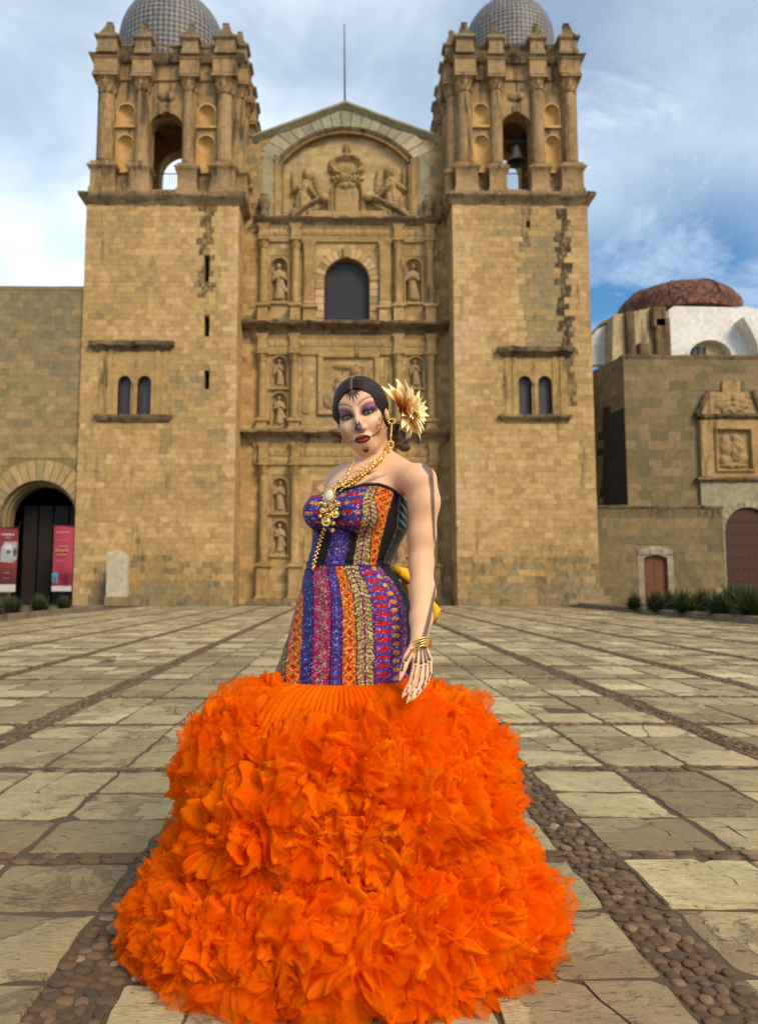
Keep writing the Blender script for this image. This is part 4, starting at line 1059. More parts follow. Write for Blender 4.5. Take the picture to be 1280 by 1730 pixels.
for pl in animal(.19, 1.1): marks_b.append(('animal_print', M['bblue'], pl))
for pl in animal(.78, 1.05): marks_b.append(('animal_print', M['bmar'], pl))
marks_a = [('white_foot', M['bwhite'], R4(0.0, 1, 0, .115)), ('photo_print', M['bgrey'], [(.5, .47), (.9, .45), (.995, .52), (.995, .78), (.62, .785), (.52, .70), (.48, .58)]), ('photo_print', M['bdark'], disc(.93, .62, .06, .07)), ('photo_print', M['bdark'], disc(.74, .62, .06, .03)),
           ('photo_print', M['bwhite'], disc(.72, .70, .13, .05))] + row(.5, .9, .895, .035, 7, M['bwhite'], seed=9) + row(.62, .82, .845, .014, 3, M['bpale'], seed=10) + row(.64, .82, .295, .02, 3, M['bpale'], seed=11) + row(.64, .82, .21, .016, 3, M['bgold'], seed=12)
banner(-29, 31, 892, 1000, M['bann_a'], 'dark red cloth banner with a grey photograph, hanging in the gateway', marks_a)
banner(87, 125, 889, 999, M['bann_b'], 'pink-red cloth banner with small blue animal print, hanging in the gateway', marks_b)

# pale stone stele in front of the wall
YS = 38.6; a = P(178, 1026, YS); b = P(216, 932, YS); M['stele'] = stone_mat('pale_stele', [(0.0, (0.42, 0.36, 0.25)), (1.0, (0.52, 0.45, 0.32))], 0.02, bumpk=.2)
m = MB(); w_ = b.x - a.x; zb = P(180, 1008, YS).z; n0 = [(a.x, zb), (b.x, zb), (b.x, b.z - .35), (b.x - .06, b.z - .2), (b.x - .22, b.z - .03), (b.x - .32, b.z), (a.x, b.z)]
m.rings([[(x, YS, z) for x, z in n0], [(x, YS + .4, z) for x, z in n0]], True, True, True)
so = m.build('stone_stele', M['stele'], None, at=((a.x + b.x)/2, YS + .2, 0)); prop(so, 'pale upright stone slab with one rounded corner standing before the church tower', 'stone slab')
m = MB(); m.chbox(a.x - .06, b.x + .04, YS - .06, YS + .46, 0, zb, .03); m.build('stele_base', M['side_back'], so)

# ------------------------------------------------------------------ low wall with small door (right)
YW = 41.6
wa, wb = P(1008, 1000, YW).x, P(1226, 1000, YW).x; wz = P(1110, 856, YW).z
RW = empty('low_wall', ((wa + wb)/2, YW, 0), 'low green-grey block wall with a small brown door and flaking lime', 'wall')
s0, s1 = P(1087, 960, YW).x, P(1127, 960, YW).x; sr = (s1 - s0)/2; sc_ = (s0 + s1)/2; szt = P(1107, 938, YW).z
m = MB(); hole = [(s0, 0.1), (s1, 0.1)] + [(sc_ + sr*math.cos(math.pi*i/10), szt - .22 + .22*math.sin(math.pi*i/10)) for i in range(11)]
panel(m, (0, YW, 0), (1, 0, 0), [(wa, -.05), (wb, -.05), (wb, wz), (wa, wz)], [hole], 0.8); rw = m.build('wall', M['green_back'], RW)
def gtint(u, z, r1, r2):
    st = 0.0
    if z > wz - 0.7: st = 0.25 + 0.35*r1
    if z < 1.0 and r2 > .55: return (1.0, .9, 0.0)
    return (0.1 + .6*r1, 0.1 + .5*r2, st)
masonry(rw, (0, YW, 0), (1, 0, 0), wa, wb, 0, wz - .12, M['green_block'], [(s0 - .35, s1 + .35, 0, szt + .55)], tint=gtint, seed=61, ch=(.42, .58), cw=(.6, 1.2))
m = MB(); moulding(m, wa, wb, YW, YW + .8, [(0.05, wz - .12), (0.1, wz), (0.0, wz + .06)], .05); m.build('coping', M['darkmoss'], RW)
m = MB(); panel(m, (0, YW - .05, 0), (1, 0, 0), [(s0 - .33, 0), (s1 + .33, 0), (s1 + .33, szt + .28), (sc_, szt + .52), (s0 - .33, szt + .28)], [[(x, z + (0 if z > .2 else -.09)) for x, z in hole]], 0.1); df = m.build('door_surround', M['oldlime'], RW)
for i in range(2):
    m = MB(); x0 = s0 + sr*i; m.chbox(x0 + .008, x0 + sr - .008, YW + .18, YW + .24, .1, szt - .05, .012); m.build('door_leaf', M['smalldoor'], RW)
for i in range(3):
    m = MB(); a0 = math.pi*i/3; 
    x0, x1 = s0 - .33 + (s1 - s0 + .66)*i/3 + .01, s0 - .33 + (s1 - s0 + .66)*(i + 1)/3 - .01
    m.chbox(x0, x1, YW - .1, YW, szt + .02, szt + .3 + (.1 if i == 1 else 0), .02); m.build('lintel_stone', M['oldlime'], RW)

# ------------------------------------------------------------------ chapel behind it
YC = 46.0
c0 = P(1055, 700, YC).x; c1 = P(1420, 700, YC).x; cz = P(1150, 601, YC).z
ax_, ay_ = P(1000, 700, 49.6).x, 49.6
CH = empty('side_chapel', ((c0 + c1)/2, YC + 2, 0), 'green-grey stone chapel with carved portal, white plaster walls and red tiled dome', 'chapel')
m = MB(); foot = [(c0, YC), (c1, YC), (c1, YC + 16), (ax_ - 1.5, YC + 16), (ax_ - 1.5, ay_), (ax_, ay_)]
m.rings([[(x, y, -.05) for x, y in foot], [(x, y, cz) for x, y in foot]], True, False, True); cw_ = m.build('wall', M['green_back'], CH)
p0 = P(1172, 700, YC).x
ex = [(p0 - .1, 99, -1, P(1220, 662, YC).z)]
def ctint(u, z, r1, r2):
    return (min(1, .12 + .75*r1), .15 + .5*r2, .25*(r1 > .93))
masonry(cw_, (0, YC, 0), (1, 0, 0), c0, c1, 0, cz - .1, M['green_block'], ex, tint=ctint, seed=71, ch=(.42, .6), cw=(.6, 1.25))
dv = Vector((c0 - ax_, YC - ay_, 0)); Ld = dv.length
def dtint(u, z, r1, r2):
    zz0, zz1 = P(1040, 850, YC).z, P(1040, 700, YC).z
    k = 0.0
    if z < zz1 + 1.2*zonenoise(u, z, 1.1, 3) and u > .25*Ld: k = 0.95
    elif r1 > .8: k = .4
    return (.35 + .6*r1, .1 + .4*r2, k)
masonry(cw_, (ax_, ay_, 0), dv, 0.05, Ld - .05, 0, cz - .25, M['green_block'], (), tint=dtint, seed=72, ch=(.42, .6), cw=(.6, 1.1), nobj=0)
m = MB(); moulding(m, c0, c1, YC, YC + .6, [(0.0, cz - .3), (.12, cz - .12), (.16, cz), (.0, cz + .06)], .05); m.build('cornice', M['moss'], CH, angle=40)
# portal: base with arched door, framed panel, pediment
C = lambda x, y: P(x, y, YC)
pb = MB(); zA = C(1220, 812).z; zB = C(1220, 708).z; zP0 = C(1220, 704).z; zP1 = C(1220, 660).z
dcx2 = C(1262, 930).x; dr2 = C(1262, 930).x - C(1222, 930).x; dzs = C(1262, 858).z - dr2
hole = arch_loop(dcx2, 0.0, dzs, dr2, 16)
panel(pb, (0, YC - .25, 0), (1, 0, 0), [(p0 + .1, -.05), (dcx2 + dr2*2.6, -.05), (dcx2 + dr2*2.6, zA), (p0 + .1, zA)], [hole], .3, back=False)
po = pb.build('portal', M['greencarved'], CH)
voussoirs(po, dcx2, dzs, dr2, dr2*1.25, YC - .25, 13, M['greyblock'], dy=.08)
dm = MB(); panel(dm, (0, YC + .02 - .14, 0), (1, 0, 0), arch_loop(dcx2, 0, dzs, dr2*1.01, 16), [], .05); dm.build('portal_door', M['door'], CH)
for r_ in range(7):
    q = MB(); z = .6 + r_*.72
    if z > dzs + dr2*.7: break
    hw = dr2*.92 if z < dzs else math.sqrt(max(.01, dr2**2 - (z - dzs)**2))*.9
    for i in range(9): q.ico((dcx2 - hw + 2*hw*i/8, YC - .13, z), .05, 1)
    so_ = q.build('door_studs', M['iron'], po); so_['kind'] = 'stuff'
m = MB(); moulding(m, p0 + .05, dcx2 + dr2*2.6, YC - .25, YC, [(0, zA - .18), (.12, zA - .06), (.22, zA + .02), (.22, zA + .14), (0, zA + .2)], .05); m.build('portal_cornice', M['moss'], po, angle=40)
fxa, fxb = C(1180, 760).x, C(1287, 760).x
m = MB()
panel(m, (0, YC - .3, 0), (1, 0, 0), [(fxa, zA + .2), (fxb, zA + .2), (fxb, zB), (fxa, zB)], [[(C(1207, 780).x, C(1207, 795).z), (C(1266, 780).x, C(1207, 795).z), (C(1266, 780).x, C(1207, 727).z), (C(1207, 780).x, C(1207, 727).z)]], .35, back=False)
pn = m.build('portal_panel', M['carved'], CH)
m = MB(); q0, q1, r0, r1 = C(1204, 780).x, C(1269, 780).x, C(1207, 798).z, C(1207, 724).z
for (a, b, c, d) in ((q0, q1, r1 - .14, r1 + .02), (q0, q1, r0 - .02, r0 + .14)): m.chbox(a, b, YC - .42, YC - .28, c, d, .04)
for (a, b, c, d) in ((q0, q0 + .16, r0 + .14, r1 - .14), (q1 - .16, q1, r0 + .14, r1 - .14)): m.chbox(a, b, YC - .418, YC - .28, c, d, .04)
m.build('panel_frame', M['carved'], pn)
def crel(U, V):
    h = blob(U, V, .62, .55, .24, .3, .16)
    for (x, y, rx, ry, hh) in ((.3, .6, .16, .3, .14), (.55, .78, .12, .12, .18), (.7, .3, .22, .16, .16), (.25, .25, .16, .14, .12), (.5, .12, .4, .07, .12)): h = np.maximum(h, blob(U, V, x, y, rx, ry, hh))
    return h*(1 + .5*npnoise(U, V, 34, 3)) + .03*npnoise(U, V, 50, 5)
relief('figure_relief', q0 + .1, q1 - .1, r0 + .1, r1 - .1, YC - .12, crel, M['relief'], pn, 50)
m = MB(); moulding(m, fxa, fxb, YC - .3, YC, [(0, zB - .1), (.12, zB + .02), (.2, zB + .1), (.2, zB + .22), (0, zB + .26)], .08, .2); m.build('pediment_cornice', M['darkmoss'], pn, angle=40)
m = MB(); pl = [C(1176, 703), C(1283, 703), C(1268, 664), C(1247, 664), C(1247, 645), C(1217, 645), C(1217, 664), C(1192, 664)]
m.rings([[(p.x, YC - .2, p.z) for p in pl], [(p.x, YC + .02, p.z) for p in pl]], True, True, True); pd = m.build('pediment', M['carved'], CH)
for (a, b) in (((1174, 702), (1192, 662)), ((1285, 702), (1266, 662))):
    m = MB(); A, B = C(*a), C(*b); m.tube([(A.x, YC - .3, A.z), ((A.x*.35 + B.x*.65), YC - .3, A.z*.4 + B.z*.6), (B.x, YC - .3, B.z)], [.2, .17, .14], 6); m.build('raking_scroll', M['darkmoss'], pd)
relief('crest_relief', C(1196, 690).x, C(1268, 690).x, C(1230, 701).z, C(1230, 664).z, YC - .21, lambda U, V: .12*np.abs(npnoise(U, V, 22, 8)) + blob(U, V, .5, .5, .4, .45, .1), M['relief'], pd, 50)
# white plaster walls above, lunette, buttresses
YU = 52.0; D = lambda x, y: P(x, y, YU)
m = MB(); top = [D(1128, 604), D(1170, 604)]
lun = [D(1198 - 36*math.cos(math.pi*i/12), 604 - 29*math.sin(math.pi*i/12)) for i in range(13)]
rt = [D(1258, 604), D(1266, 560), D(1262, 550), D(1300, 560), D(1400, 580), D(1400, 530), D(1280, 522), D(1255, 516), D(1235, 520), D(1136, 516), D(1129, 522), D(1128, 545)]
poly = [(p.x, p.z) for p in [D(1128, 604), D(1160, 604)] + lun + [D(1262, 604)] + [D(1400, 604), D(1400, 530), D(1280, 522), D(1262, 517), D(1245, 519), D(1138, 517), D(1130, 522)]]
panel(m, (0, YU, 0), (1, 0, 0), poly, [], .5); m.build('plaster_wall', M['lime'], CH)
m = MB(); rs = []
for (k, yy) in ((1.0, YU - .12), (1.1, YU - .12), (1.1, YU + .02)): rs.append([(D(1198 - 36*k*math.cos(math.pi*i/12), 604 - 29*k*math.sin(math.pi*i/12)).x, yy, D(1198 - 36*k*math.cos(math.pi*i/12), 604 - 29*k*math.sin(math.pi*i/12)).z) for i in range(13)])
m.rings(rs, False); m.build('lunette_rim', M['lime'], CH, angle=40)
m = MB(); q = [D(1160, 606), D(1236, 606), D(1236, 570), D(1160, 570)]; m.add([(p.x, YU + .45, p.z) for p in q], [(0, 1, 2, 3)]); lo_ = m.build('lunette_back', M['buffplaster'], CH)
m = MB(); a, b = D(1173, 606), D(1196, 584); m.box(a.x, b.x, YU + .38, YU + .44, a.z, b.z); m.build('lunette_window', M['pane'], CH)
m = MB()
for x in (1173, 1184, 1195): xx = D(x, 600).x; m.box(xx - .05, xx + .05, YU + .33, YU + .39, a.z, b.z + .04)
m.build('window_bars', M['darkwood'], lo_)
m = MB(); rs = []
for i in range(9):
    f = i/8; xx = D(1243 + 22*math.sin(f*1.57), 600).x; zz = D(1250, 545 + 60*(f**1.0)).z if f > 0 else D(1250, 545).z
    rs.append([(xx, YU - .02, zz), (xx, YU - 1.2, zz), (xx + .5, YU - 1.2, zz), (xx + .5, YU - .02, zz)])
m.rings(rs, True, True, True); m.build('buttress', M['lime'], CH, angle=50)
m = MB(); Yb = 51.0; E = lambda x, y: P(x, y, Yb)
pl = [E(1034, 614), E(1128, 606), E(1128, 545), E(1110, 540), E(1098, 520), E(1060, 528), E(1036, 531)]
m.rings([[(p.x, Yb, p.z) for p in pl], [(p.x, Yb + 3, p.z) for p in pl]], True, True, True); m.build('stained_wall', M['buffplaster'], CH)
m = MB(); a, b = E(1057, 608), E(1068, 528); m.box(a.x, b.x, Yb - .35, Yb, a.z, b.z); m.build('dark_pier', M['darkmoss'], CH)
for (x0, x1, y0, y1) in ((1076, 1092, 582, 604), (1104, 1127, 540, 604), (1098, 1120, 522, 556)):
    m = MB(); a, b = E(x0, y1), E(x1, y0); m.chbox(a.x, b.x, Yb - .5, Yb + .1, a.z, b.z, .1); m.build('stained_block', M['darkmoss'], CH)
m = MB(); Yw = 52.5; E2 = lambda x, y: P(x, y, Yw); pl = [E2(990, 616), E2(1037, 616), E2(1037, 536), E2(1012, 556), E2(990, 572)]
m.rings([[(p.x, Yw, p.z) for p in pl], [(p.x, Yw + .6, p.z) for p in pl]], True, True, True); m.build('white_buttress', M['lime'], CH)
m = MB(); rs = []
for i in range(10):
    f = i/9; p = E2(985 + 56*f, 575 - 44*f + 3*math.sin(f*9)); rs.append([(p.x, Yw - .15, p.z - .05), (p.x, Yw - .15, p.z + .18), (p.x, Yw + .7, p.z + .18), (p.x, Yw + .7, p.z - .05)])
m.rings(rs, True, True, True); m.build('buttress_coping', M['moss'], CH)
YD = 58.0; dc = P(1143, 530, YD); drd = P(1240, 530, YD).x - dc.x; hz = (P(1143, 489, YD).z - dc.z)
m = MB(); m.lathe([(drd*1.02, -.9), (drd*1.02, 0)] + [(drd*math.cos(math.pi/2*i/12)**0.8 if i < 12 else 0.05, hz*math.sin(math.pi/2*i/12)) for i in range(13)], (dc.x, YD, dc.z), 40); rd_ = m.build('dome', M['redtile'], CH, angle=40)
m = MB()
for i in range(8):
    a = 2*math.pi*(i + .35)/8; m.tube([(dc.x + drd*1.005*math.cos(e)**.8*math.cos(a), YD + drd*1.005*math.cos(e)**.8*math.sin(a), dc.z + hz*math.sin(e) + .02) for e in [math.pi/2*.985*k/8 for k in range(9)]], .09, 6)
m.build('dome_ribs', M['redtile'], rd_)
m = MB(); m.tube([(dc.x + .6, YD, dc.z + hz - .05), (dc.x + .6, YD, dc.z + hz + .9)], .03, 6); m.build('dome_rod', M['iron'], rd_)

# ================================================================== plaza
def dirt_mat():
    t = NT('packed_dirt'); v = t.pos(); n = t.noise(v, 1.5, 6); f = t.noise(v, 60, 4)
    c = t.mix(n, (0.075, 0.046, 0.022), (0.15, 0.098, 0.05)); c = t.mix(t.math('MULTIPLY', f, 0.5), c, (0.05, 0.035, 0.022))
    return t.fin(c, 0.95, t.bump(f, 0.6, 0.01))
M['dirt'] = dirt_mat()
def pave_mat():
    t = NT('worn_paving_stone'); v = t.pos()
    at = t.node('ShaderNodeAttribute', attribute_name='tint'); oi = t.node('ShaderNodeObjectInfo')
    sm = t.node('ShaderNodeVectorMath', operation='ADD'); t.l.new(at.outputs['Color'], sm.inputs[0]); t.l.new(oi.outputs['Color'], sm.inputs[1])
    sp = t.node('ShaderNodeSeparateXYZ'); t.l.new(sm.outputs[0], sp.inputs[0])
    c = t.ramp(sp.outputs[0], [(0.0, (0.24, 0.172, 0.082)), (0.35, (0.36, 0.28, 0.138)), (0.7, (0.48, 0.39, 0.20)), (1.0, (0.57, 0.48, 0.265))])
    k = t.math('MULTIPLY_ADD', sp.outputs[1], 0.55, 0.72)
    # shift the pattern per slab
    off = t.node('ShaderNodeVectorMath', operation='SCALE'); t.l.new(sm.outputs[0], off.inputs[0]); off.inputs['Scale'].default_value = 17.0
    ad = t.node('ShaderNodeVectorMath', operation='ADD'); t.l.new(v, ad.inputs[0]); t.l.new(off.outputs[0], ad.inputs[1]); w = ad.outputs[0]
    big = t.noise(w, 1.9, 7, 0.62, 0.5); mid = t.noise(w, 9, 7, 0.66, 0.3); fine = t.noise(w, 75, 4, 0.7)
    # flaked crust: brown under-layer with a ragged edge
    fl = t.math('ADD', big, t.math('MULTIPLY_ADD', mid, 0.10, -0.05))
    th = t.math('MULTIPLY_ADD', sp.outputs[2], -0.26, 0.62)
    flake = t.ramp(t.math('SUBTRACT', fl, th), [(0.0, 0.0), (0.035, 1.0)])
    pits = t.ramp(fine, [(0.28, 1.0), (0.38, 0.0)])
    vv = t.node('ShaderNodeMapping'); vv.inputs['Scale'].default_value = (0.45, 1.8, 1); t.l.new(w, vv.inputs[0])
    pit2 = t.ramp(t.noise(vv.outputs[0], 26, 5, 0.6, 0.4), [(0.31, 1.0), (0.38, 0.0)])
    fin2 = t.noise(vv.outputs[0], 60, 5, 0.75)
    kk = t.math('MULTIPLY', k, t.math('MULTIPLY_ADD', t.ramp(mid, [(0.3, 0.0), (0.7, 1.0)]), 0.42, t.math('MULTIPLY_ADD', t.ramp(fin2, [(0.3, 0.0), (0.7, 1.0)]), 0.55, 0.50)))
    kc = t.node('ShaderNodeCombineXYZ'); [t.l.new(kk, kc.inputs[i]) for i in range(3)]
    c = t.mix(1.0, c, kc.outputs[0], 'MULTIPLY')
    c = t.mix(t.math('MULTIPLY', t.ramp(big, [(0.42, 0.0), (0.62, 0.55)]), 0.7), c, (0.30, 0.225, 0.12))
    c = t.mix(t.math('MULTIPLY', flake, 0.55), c, (0.23, 0.155, 0.08))
    edge = t.math('MULTIPLY', t.math('MULTIPLY', flake, t.math('SUBTRACT', 1.0, flake)), 1.3, clamp=True)
    c = t.mix(edge, c, (0.05, 0.036, 0.022))
    dk = t.math('MAXIMUM', t.math('MULTIPLY', pits, 0.6), t.math('MULTIPLY', pit2, 0.75))
    c = t.mix(dk, c, (0.075, 0.055, 0.035))
    h = t.math('SUBTRACT', t.math('MULTIPLY_ADD', mid, 0.4, t.math('MULTIPLY', fine, 0.12)), t.math('ADD', t.math('MULTIPLY', flake, 0.55), t.math('MULTIPLY', dk, 0.5)))
    return t.fin(c, 0.82, t.bump(t.math('MULTIPLY_ADD', fin2, 0.5, h), 0.9, 0.014), spec=0.3)
M['pave'] = pave_mat()
def cobble_mat():
    t = NT('river_cobble'); v = t.pos()
    at = t.node('ShaderNodeAttribute', attribute_name='tint'); oi = t.node('ShaderNodeObjectInfo')
    sm = t.node('ShaderNodeVectorMath', operation='ADD'); t.l.new(at.outputs['Color'], sm.inputs[0]); t.l.new(oi.outputs['Color'], sm.inputs[1])
    sp = t.node('ShaderNodeSeparateXYZ'); t.l.new(sm.outputs[0], sp.inputs[0])
    c = t.ramp(sp.outputs[0], [(0.0, (0.075, 0.062, 0.048)), (0.3, (0.125, 0.080, 0.045)), (0.65, (0.17, 0.105, 0.056)), (0.9, (0.21, 0.135, 0.076)), (1.0, (0.30, 0.21, 0.13))])
    n = t.noise(v, 40, 5); k = t.math('MULTIPLY_ADD', n, 0.6, t.math('MULTIPLY_ADD', sp.outputs[1], 0.3, 0.5))
    kc = t.node('ShaderNodeCombineXYZ'); [t.l.new(k, kc.inputs[i]) for i in range(3)]
    c = t.mix(1.0, c, kc.outputs[0], 'MULTIPLY')
    c = t.mix(t.ramp(t.noise(v, 14, 5, .7), [(0.42, 0.0), (0.66, 0.75)]), c, (0.12, 0.078, 0.04))
    return t.fin(c, 0.85, t.bump(n, 0.7, 0.006), spec=0.2)
M['cobble'] = cobble_mat()

m = MB(); g = 260
xs = [-g, -60, -30, -15, 0, 15, 30, 60, g]; ys = [-60, -20, 0, 10, 20, 40, 60, 120, 400]
m.add([(x, y, -0.0085) for y in ys for x in xs], [(j*9 + i, j*9 + i + 1, (j + 1)*9 + i + 1, (j + 1)*9 + i) for j in range(8) for i in range(8)])
gr = m.build('ground', M['dirt'], None); prop(gr, kind='structure', label='packed earth under and beyond the plaza paving')
PL = bpy.data.objects.new('plaza_pavement', None); link(PL); prop(PL, 'worn cream paving slabs divided by bands of brown cobbles', None, None, 'structure')

SX, SX0 = 1.575, -0.65           # cobble bands running toward the church
SY, SY0 = 1.362, 2.935           # thinner bands across
BW, CWD = 0.19, 0.105
KX_L, KX_R = -10.2, 11.0         # planters start here
prd = random.Random(4)
def slab_outline(w, h, rd, n=7, amp=0.011):
    pts = []
    cs = [(-w/2, -h/2), (w/2, -h/2), (w/2, h/2), (-w/2, h/2)]
    ch = [rd.uniform(.006, .022) if rd.random() < .85 else rd.uniform(.03, .07) for _ in range(4)]
    for s in range(4):
        a, b = Vector(cs[s]), Vector(cs[(s + 1) % 4]); d = (b - a).normalized(); L = (b - a).length; nn = Vector((-d.y, d.x))
        t0, t1 = ch[s], L - ch[(s + 1) % 4]; ph = rd.uniform(0, 50)
        for i in range(n):
            f = t0 + (t1 - t0)*i/(n - 1); o = amp*(mnoise.noise((f*9 + ph, s, ph)) + .6*mnoise.noise((f*27 + ph, s, ph))) + amp*.3
            pts.append(a + d*f + nn*max(0.0, o + amp*.4))
    return pts
SLABW, SLABH = (SX - BW)/3, (SY - CWD)/3
SV = []
for k in range(28):
    rd = random.Random(100 + k); o = slab_outline(SLABW - .006, SLABH - .006, rd, 8, .008 + .006*(k % 3)); c = Vector((0, 0))
    mb = MB(); tz = [0.003*mnoise.noise((p.x*6 + k, p.y*6, 0)) for p in o]
    mb.rings([[(p.x, p.y, -.06) for p in o], [(p.x*.998, p.y*.998, -.012) for p in o], [(p.x*.99, p.y*.988, -.003 + z) for p, z in zip(o, tz)], [(p.x*.955, p.y*.95, z*.5) for p, z in zip(o, tz)], [(p.x*.5, p.y*.5, .003*mnoise.noise((p.x*3 + k, p.y*3, 4))) for p in o]], True, False, True)
    if k % 3 == 0:                                          # slab broken across: two pieces with a ragged joint
        cxk = rd.uniform(-.09, .09); sl = rd.uniform(-.35, .35); ph_ = rd.uniform(0, 40)
        cr_ = [(cxk + sl*yy + .016*mnoise.noise((yy*14, ph_, 0)) + .008*mnoise.noise((yy*40, ph_, 3)), yy) for yy in [SLABH*(-.5 + i/12) for i in range(13)]]
        side_ = lambda p: p.x - (cxk + sl*p.y)
        mb = MB()
        for sg in (-1, 1):
            keep = [p for p in o if side_(p)*sg > .012]
            if sg > 0: i0 = max(range(len(keep)), key=lambda i: (keep[i] - keep[i-1]).length); poly = keep[i0:] + keep[:i0]; edge_ = [Vector(c) for c in cr_[1:-1]]
            else: i0 = max(range(len(keep)), key=lambda i: (keep[i] - keep[i-1]).length); poly = keep[i0:] + keep[:i0]; edge_ = [Vector(c) for c in reversed(cr_[1:-1])]
            if (poly[-1] - edge_[0]).length > (poly[-1] - edge_[-1]).length: edge_.reverse()
            poly = poly + [e + Vector((sg*.0035, 0)) for e in edge_]
            cc_ = sum((p for p in poly), Vector((0, 0)))/len(poly); dz_ = rd.uniform(-.004, .003)
            mb.rings([[(p.x, p.y, -.06) for p in poly], [(p.x, p.y, -.010) for p in poly], [(cc_.x + (p.x - cc_.x)*.985, cc_.y + (p.y - cc_.y)*.985, dz_) for p in poly]], True, False, True)
    me = mb.mesh('paving_slab', smooth=True); me.set_sharp_from_angle(angle=R(40)); me.materials.append(M['pave']); SV.append(me)
cells = []
for j in range(-3, 30):
    yb = SY0 + SY*j + CWD/2
    for i in range(-14, 15):
        xb = SX0 + SX*i + BW/2
        for b in range(3):
            for a in range(3):
                x = xb + SLABW*(a + .5); y_ = yb + SLABH*(b + .5)
                if y_ < 0.6 or y_ > 39.85: continue
                if abs(x) > 0.62*y_ + 2.6: continue
                if (x < KX_L - .1 or x > KX_R - .05) and y_ > 18: continue
                cells.append((x, y_))
def seen(x, y):
    px, py = proj((x, y, 0)); return -90 < px < 1370 and py < 1800
def slab_tint(x, y):
    r1, r2, r3 = prd.random(), prd.random(), prd.random()
    n = 0.5 + 0.5*mnoise.fractal((x*.35, y*.35, 3), 1, 2, 3)
    return (min(1, max(0, .5*r1 + .75*n - .1)), r2, 0.75*r3*(1 if r1 < .6 else .4))
order = sorted([c for c in cells if seen(*c)], key=lambda c: c[0]**2 + c[1]**2)
near = set(order[:300]); far = MB()
for (x, y_) in cells:
    t = slab_tint(x, y_)
    if (x, y_) in near:
        o = bpy.data.objects.new('paving_slab', SV[prd.randrange(len(SV))]); o.location = (x, y_, prd.uniform(-.005, .004)); o.rotation_euler = (prd.uniform(-.006, .006), prd.uniform(-.006, .006), math.pi*prd.randrange(2) + prd.uniform(-.012, .012))
        o.color = (*t, 1); link(o, PL)
    else:
        far.cur = t; z = prd.uniform(-.006, .004); j = lambda: prd.uniform(-.012, .012)
        w, h = SLABW/2 - .008, SLABH/2 - .008
        q = [(x - w + j(), y_ - h + j()), (x + w + j(), y_ - h + j()), (x + w + j(), y_ + h + j()), (x - w + j(), y_ + h + j())]
        far.rings([[(a, b, -.04) for a, b in q], [(a, b, z - .008) for a, b in q], [(x + (a - x)*.965, y_ + (b - y_)*.96, z) for a, b in q]], True, False, True)
o = far.build('far_paving_slabs', M['pave'], PL, recalc=False); o['kind'] = 'stuff'; o.color = (0, 0, 0, 1)
# cobbles
CV = []
for k in range(8):
    rd = random.Random(k); mb = MB(); mb.ico((0, 0, 0), 1, 2, (1, 1, 1))
    mb.v = [tuple(Vector(p)*(1 + .16*mnoise.noise((p[0]*1.3 + k*5, p[1]*1.3, p[2]*1.3)))) for p in mb.v]
    mb.v = [(x, y, min(z, .62 + .1*z)) for x, y, z in mb.v]
    me = mb.mesh('cobble', smooth=True); me.materials.append(M['cobble']); CV.append((me, mb.v, mb.f))
cob = []
def put(x, y, sx, sy):
    if abs(x) > 0.6*y + 1.8 or y < .7 or y > 39.8: return
    if (x < KX_L or x > KX_R) and y > 18: return
    cob.append((x, y, sx, sy))
for i in range(-9, 10):                                 # long bands
    x0 = SX0 + SX*i; y_ = .7
    while y_ < 39.7:
        st = prd.uniform(.026, .046) if y_ < 7 else (prd.uniform(.036, .056) if y_ < 16 else .1); nn = prd.choice((4, 4, 5)) if y_ < 7 else (3 if y_ < 16 else 2)
        xs_ = sorted(prd.uniform(-.012, .012) + BW*((k + .5)/nn - .5) for k in range(nn))
        for xx in xs_: put(x0 + xx, y_ + prd.uniform(-.02, .02), BW/nn*.52*prd.uniform(.7, 1.2), st*.54*prd.uniform(.75, 1.2))
        y_ += st
for j in range(-2, 28):                                 # cross bands
    y0 = SY0 + SY*j; x = -.6*y0 - 1.8
    while x < .6*y0 + 1.8:
        st = prd.uniform(.06, .10) if y0 < 16 else .15
        inb = abs(((x - SX0 + SX/2) % SX) - SX/2) < BW*.5
        if not inb:
            for k in (-.5, .5): put(x + prd.uniform(-.02, .02), y0 + k*CWD*.52, st*.55, CWD*.27*prd.uniform(.8, 1.15))
        x += st
vis = sorted([c for c in cob if seen(c[0], c[1]) and not (abs(c[0]) < .55 and 1.85 < c[1] < 3.2)], key=lambda c: c[0]**2 + c[1]**2)
nearc = set(vis[:300])
bigv, bigf, bigc = [], [], []; base = 0; lowv, lowf = None, None
_l = MB(); _l.ico((0, 0, 0), 1, 1); LOWV, LOWF = np.array([tuple(p) for p in _l.v]), np.array(_l.f)
HV = [(np.array(v), np.array(f)) for _, v, f in CV]
for (x, y_, sx, sy) in cob:
    r1, r2 = prd.random(), prd.random(); rz = prd.uniform(-.35, .35); hz = prd.uniform(.008, .015); z = prd.uniform(-.0105, -.0045)
    if (x, y_, sx, sy) in nearc:
        o = bpy.data.objects.new('cobble', CV[prd.randrange(8)][0]); o.location = (x, y_, z); o.scale = (sx, sy, hz); o.rotation_euler.z = rz; o.color = (r1, r2, 0, 1); link(o, PL)
    else:
        vv, ff = HV[prd.randrange(8)] if y_ < 9 else (LOWV, LOWF)
        c, s = math.cos(rz), math.sin(rz); lx, ly = vv[:, 0]*sx, vv[:, 1]*sy
        bigv.append(np.stack([x + c*lx - s*ly, y_ + s*lx + c*ly, z + vv[:, 2]*hz], 1)); bigf.append(ff + base); base += len(vv); bigc.append(np.tile([r1, r2, 0], (len(vv), 1)))
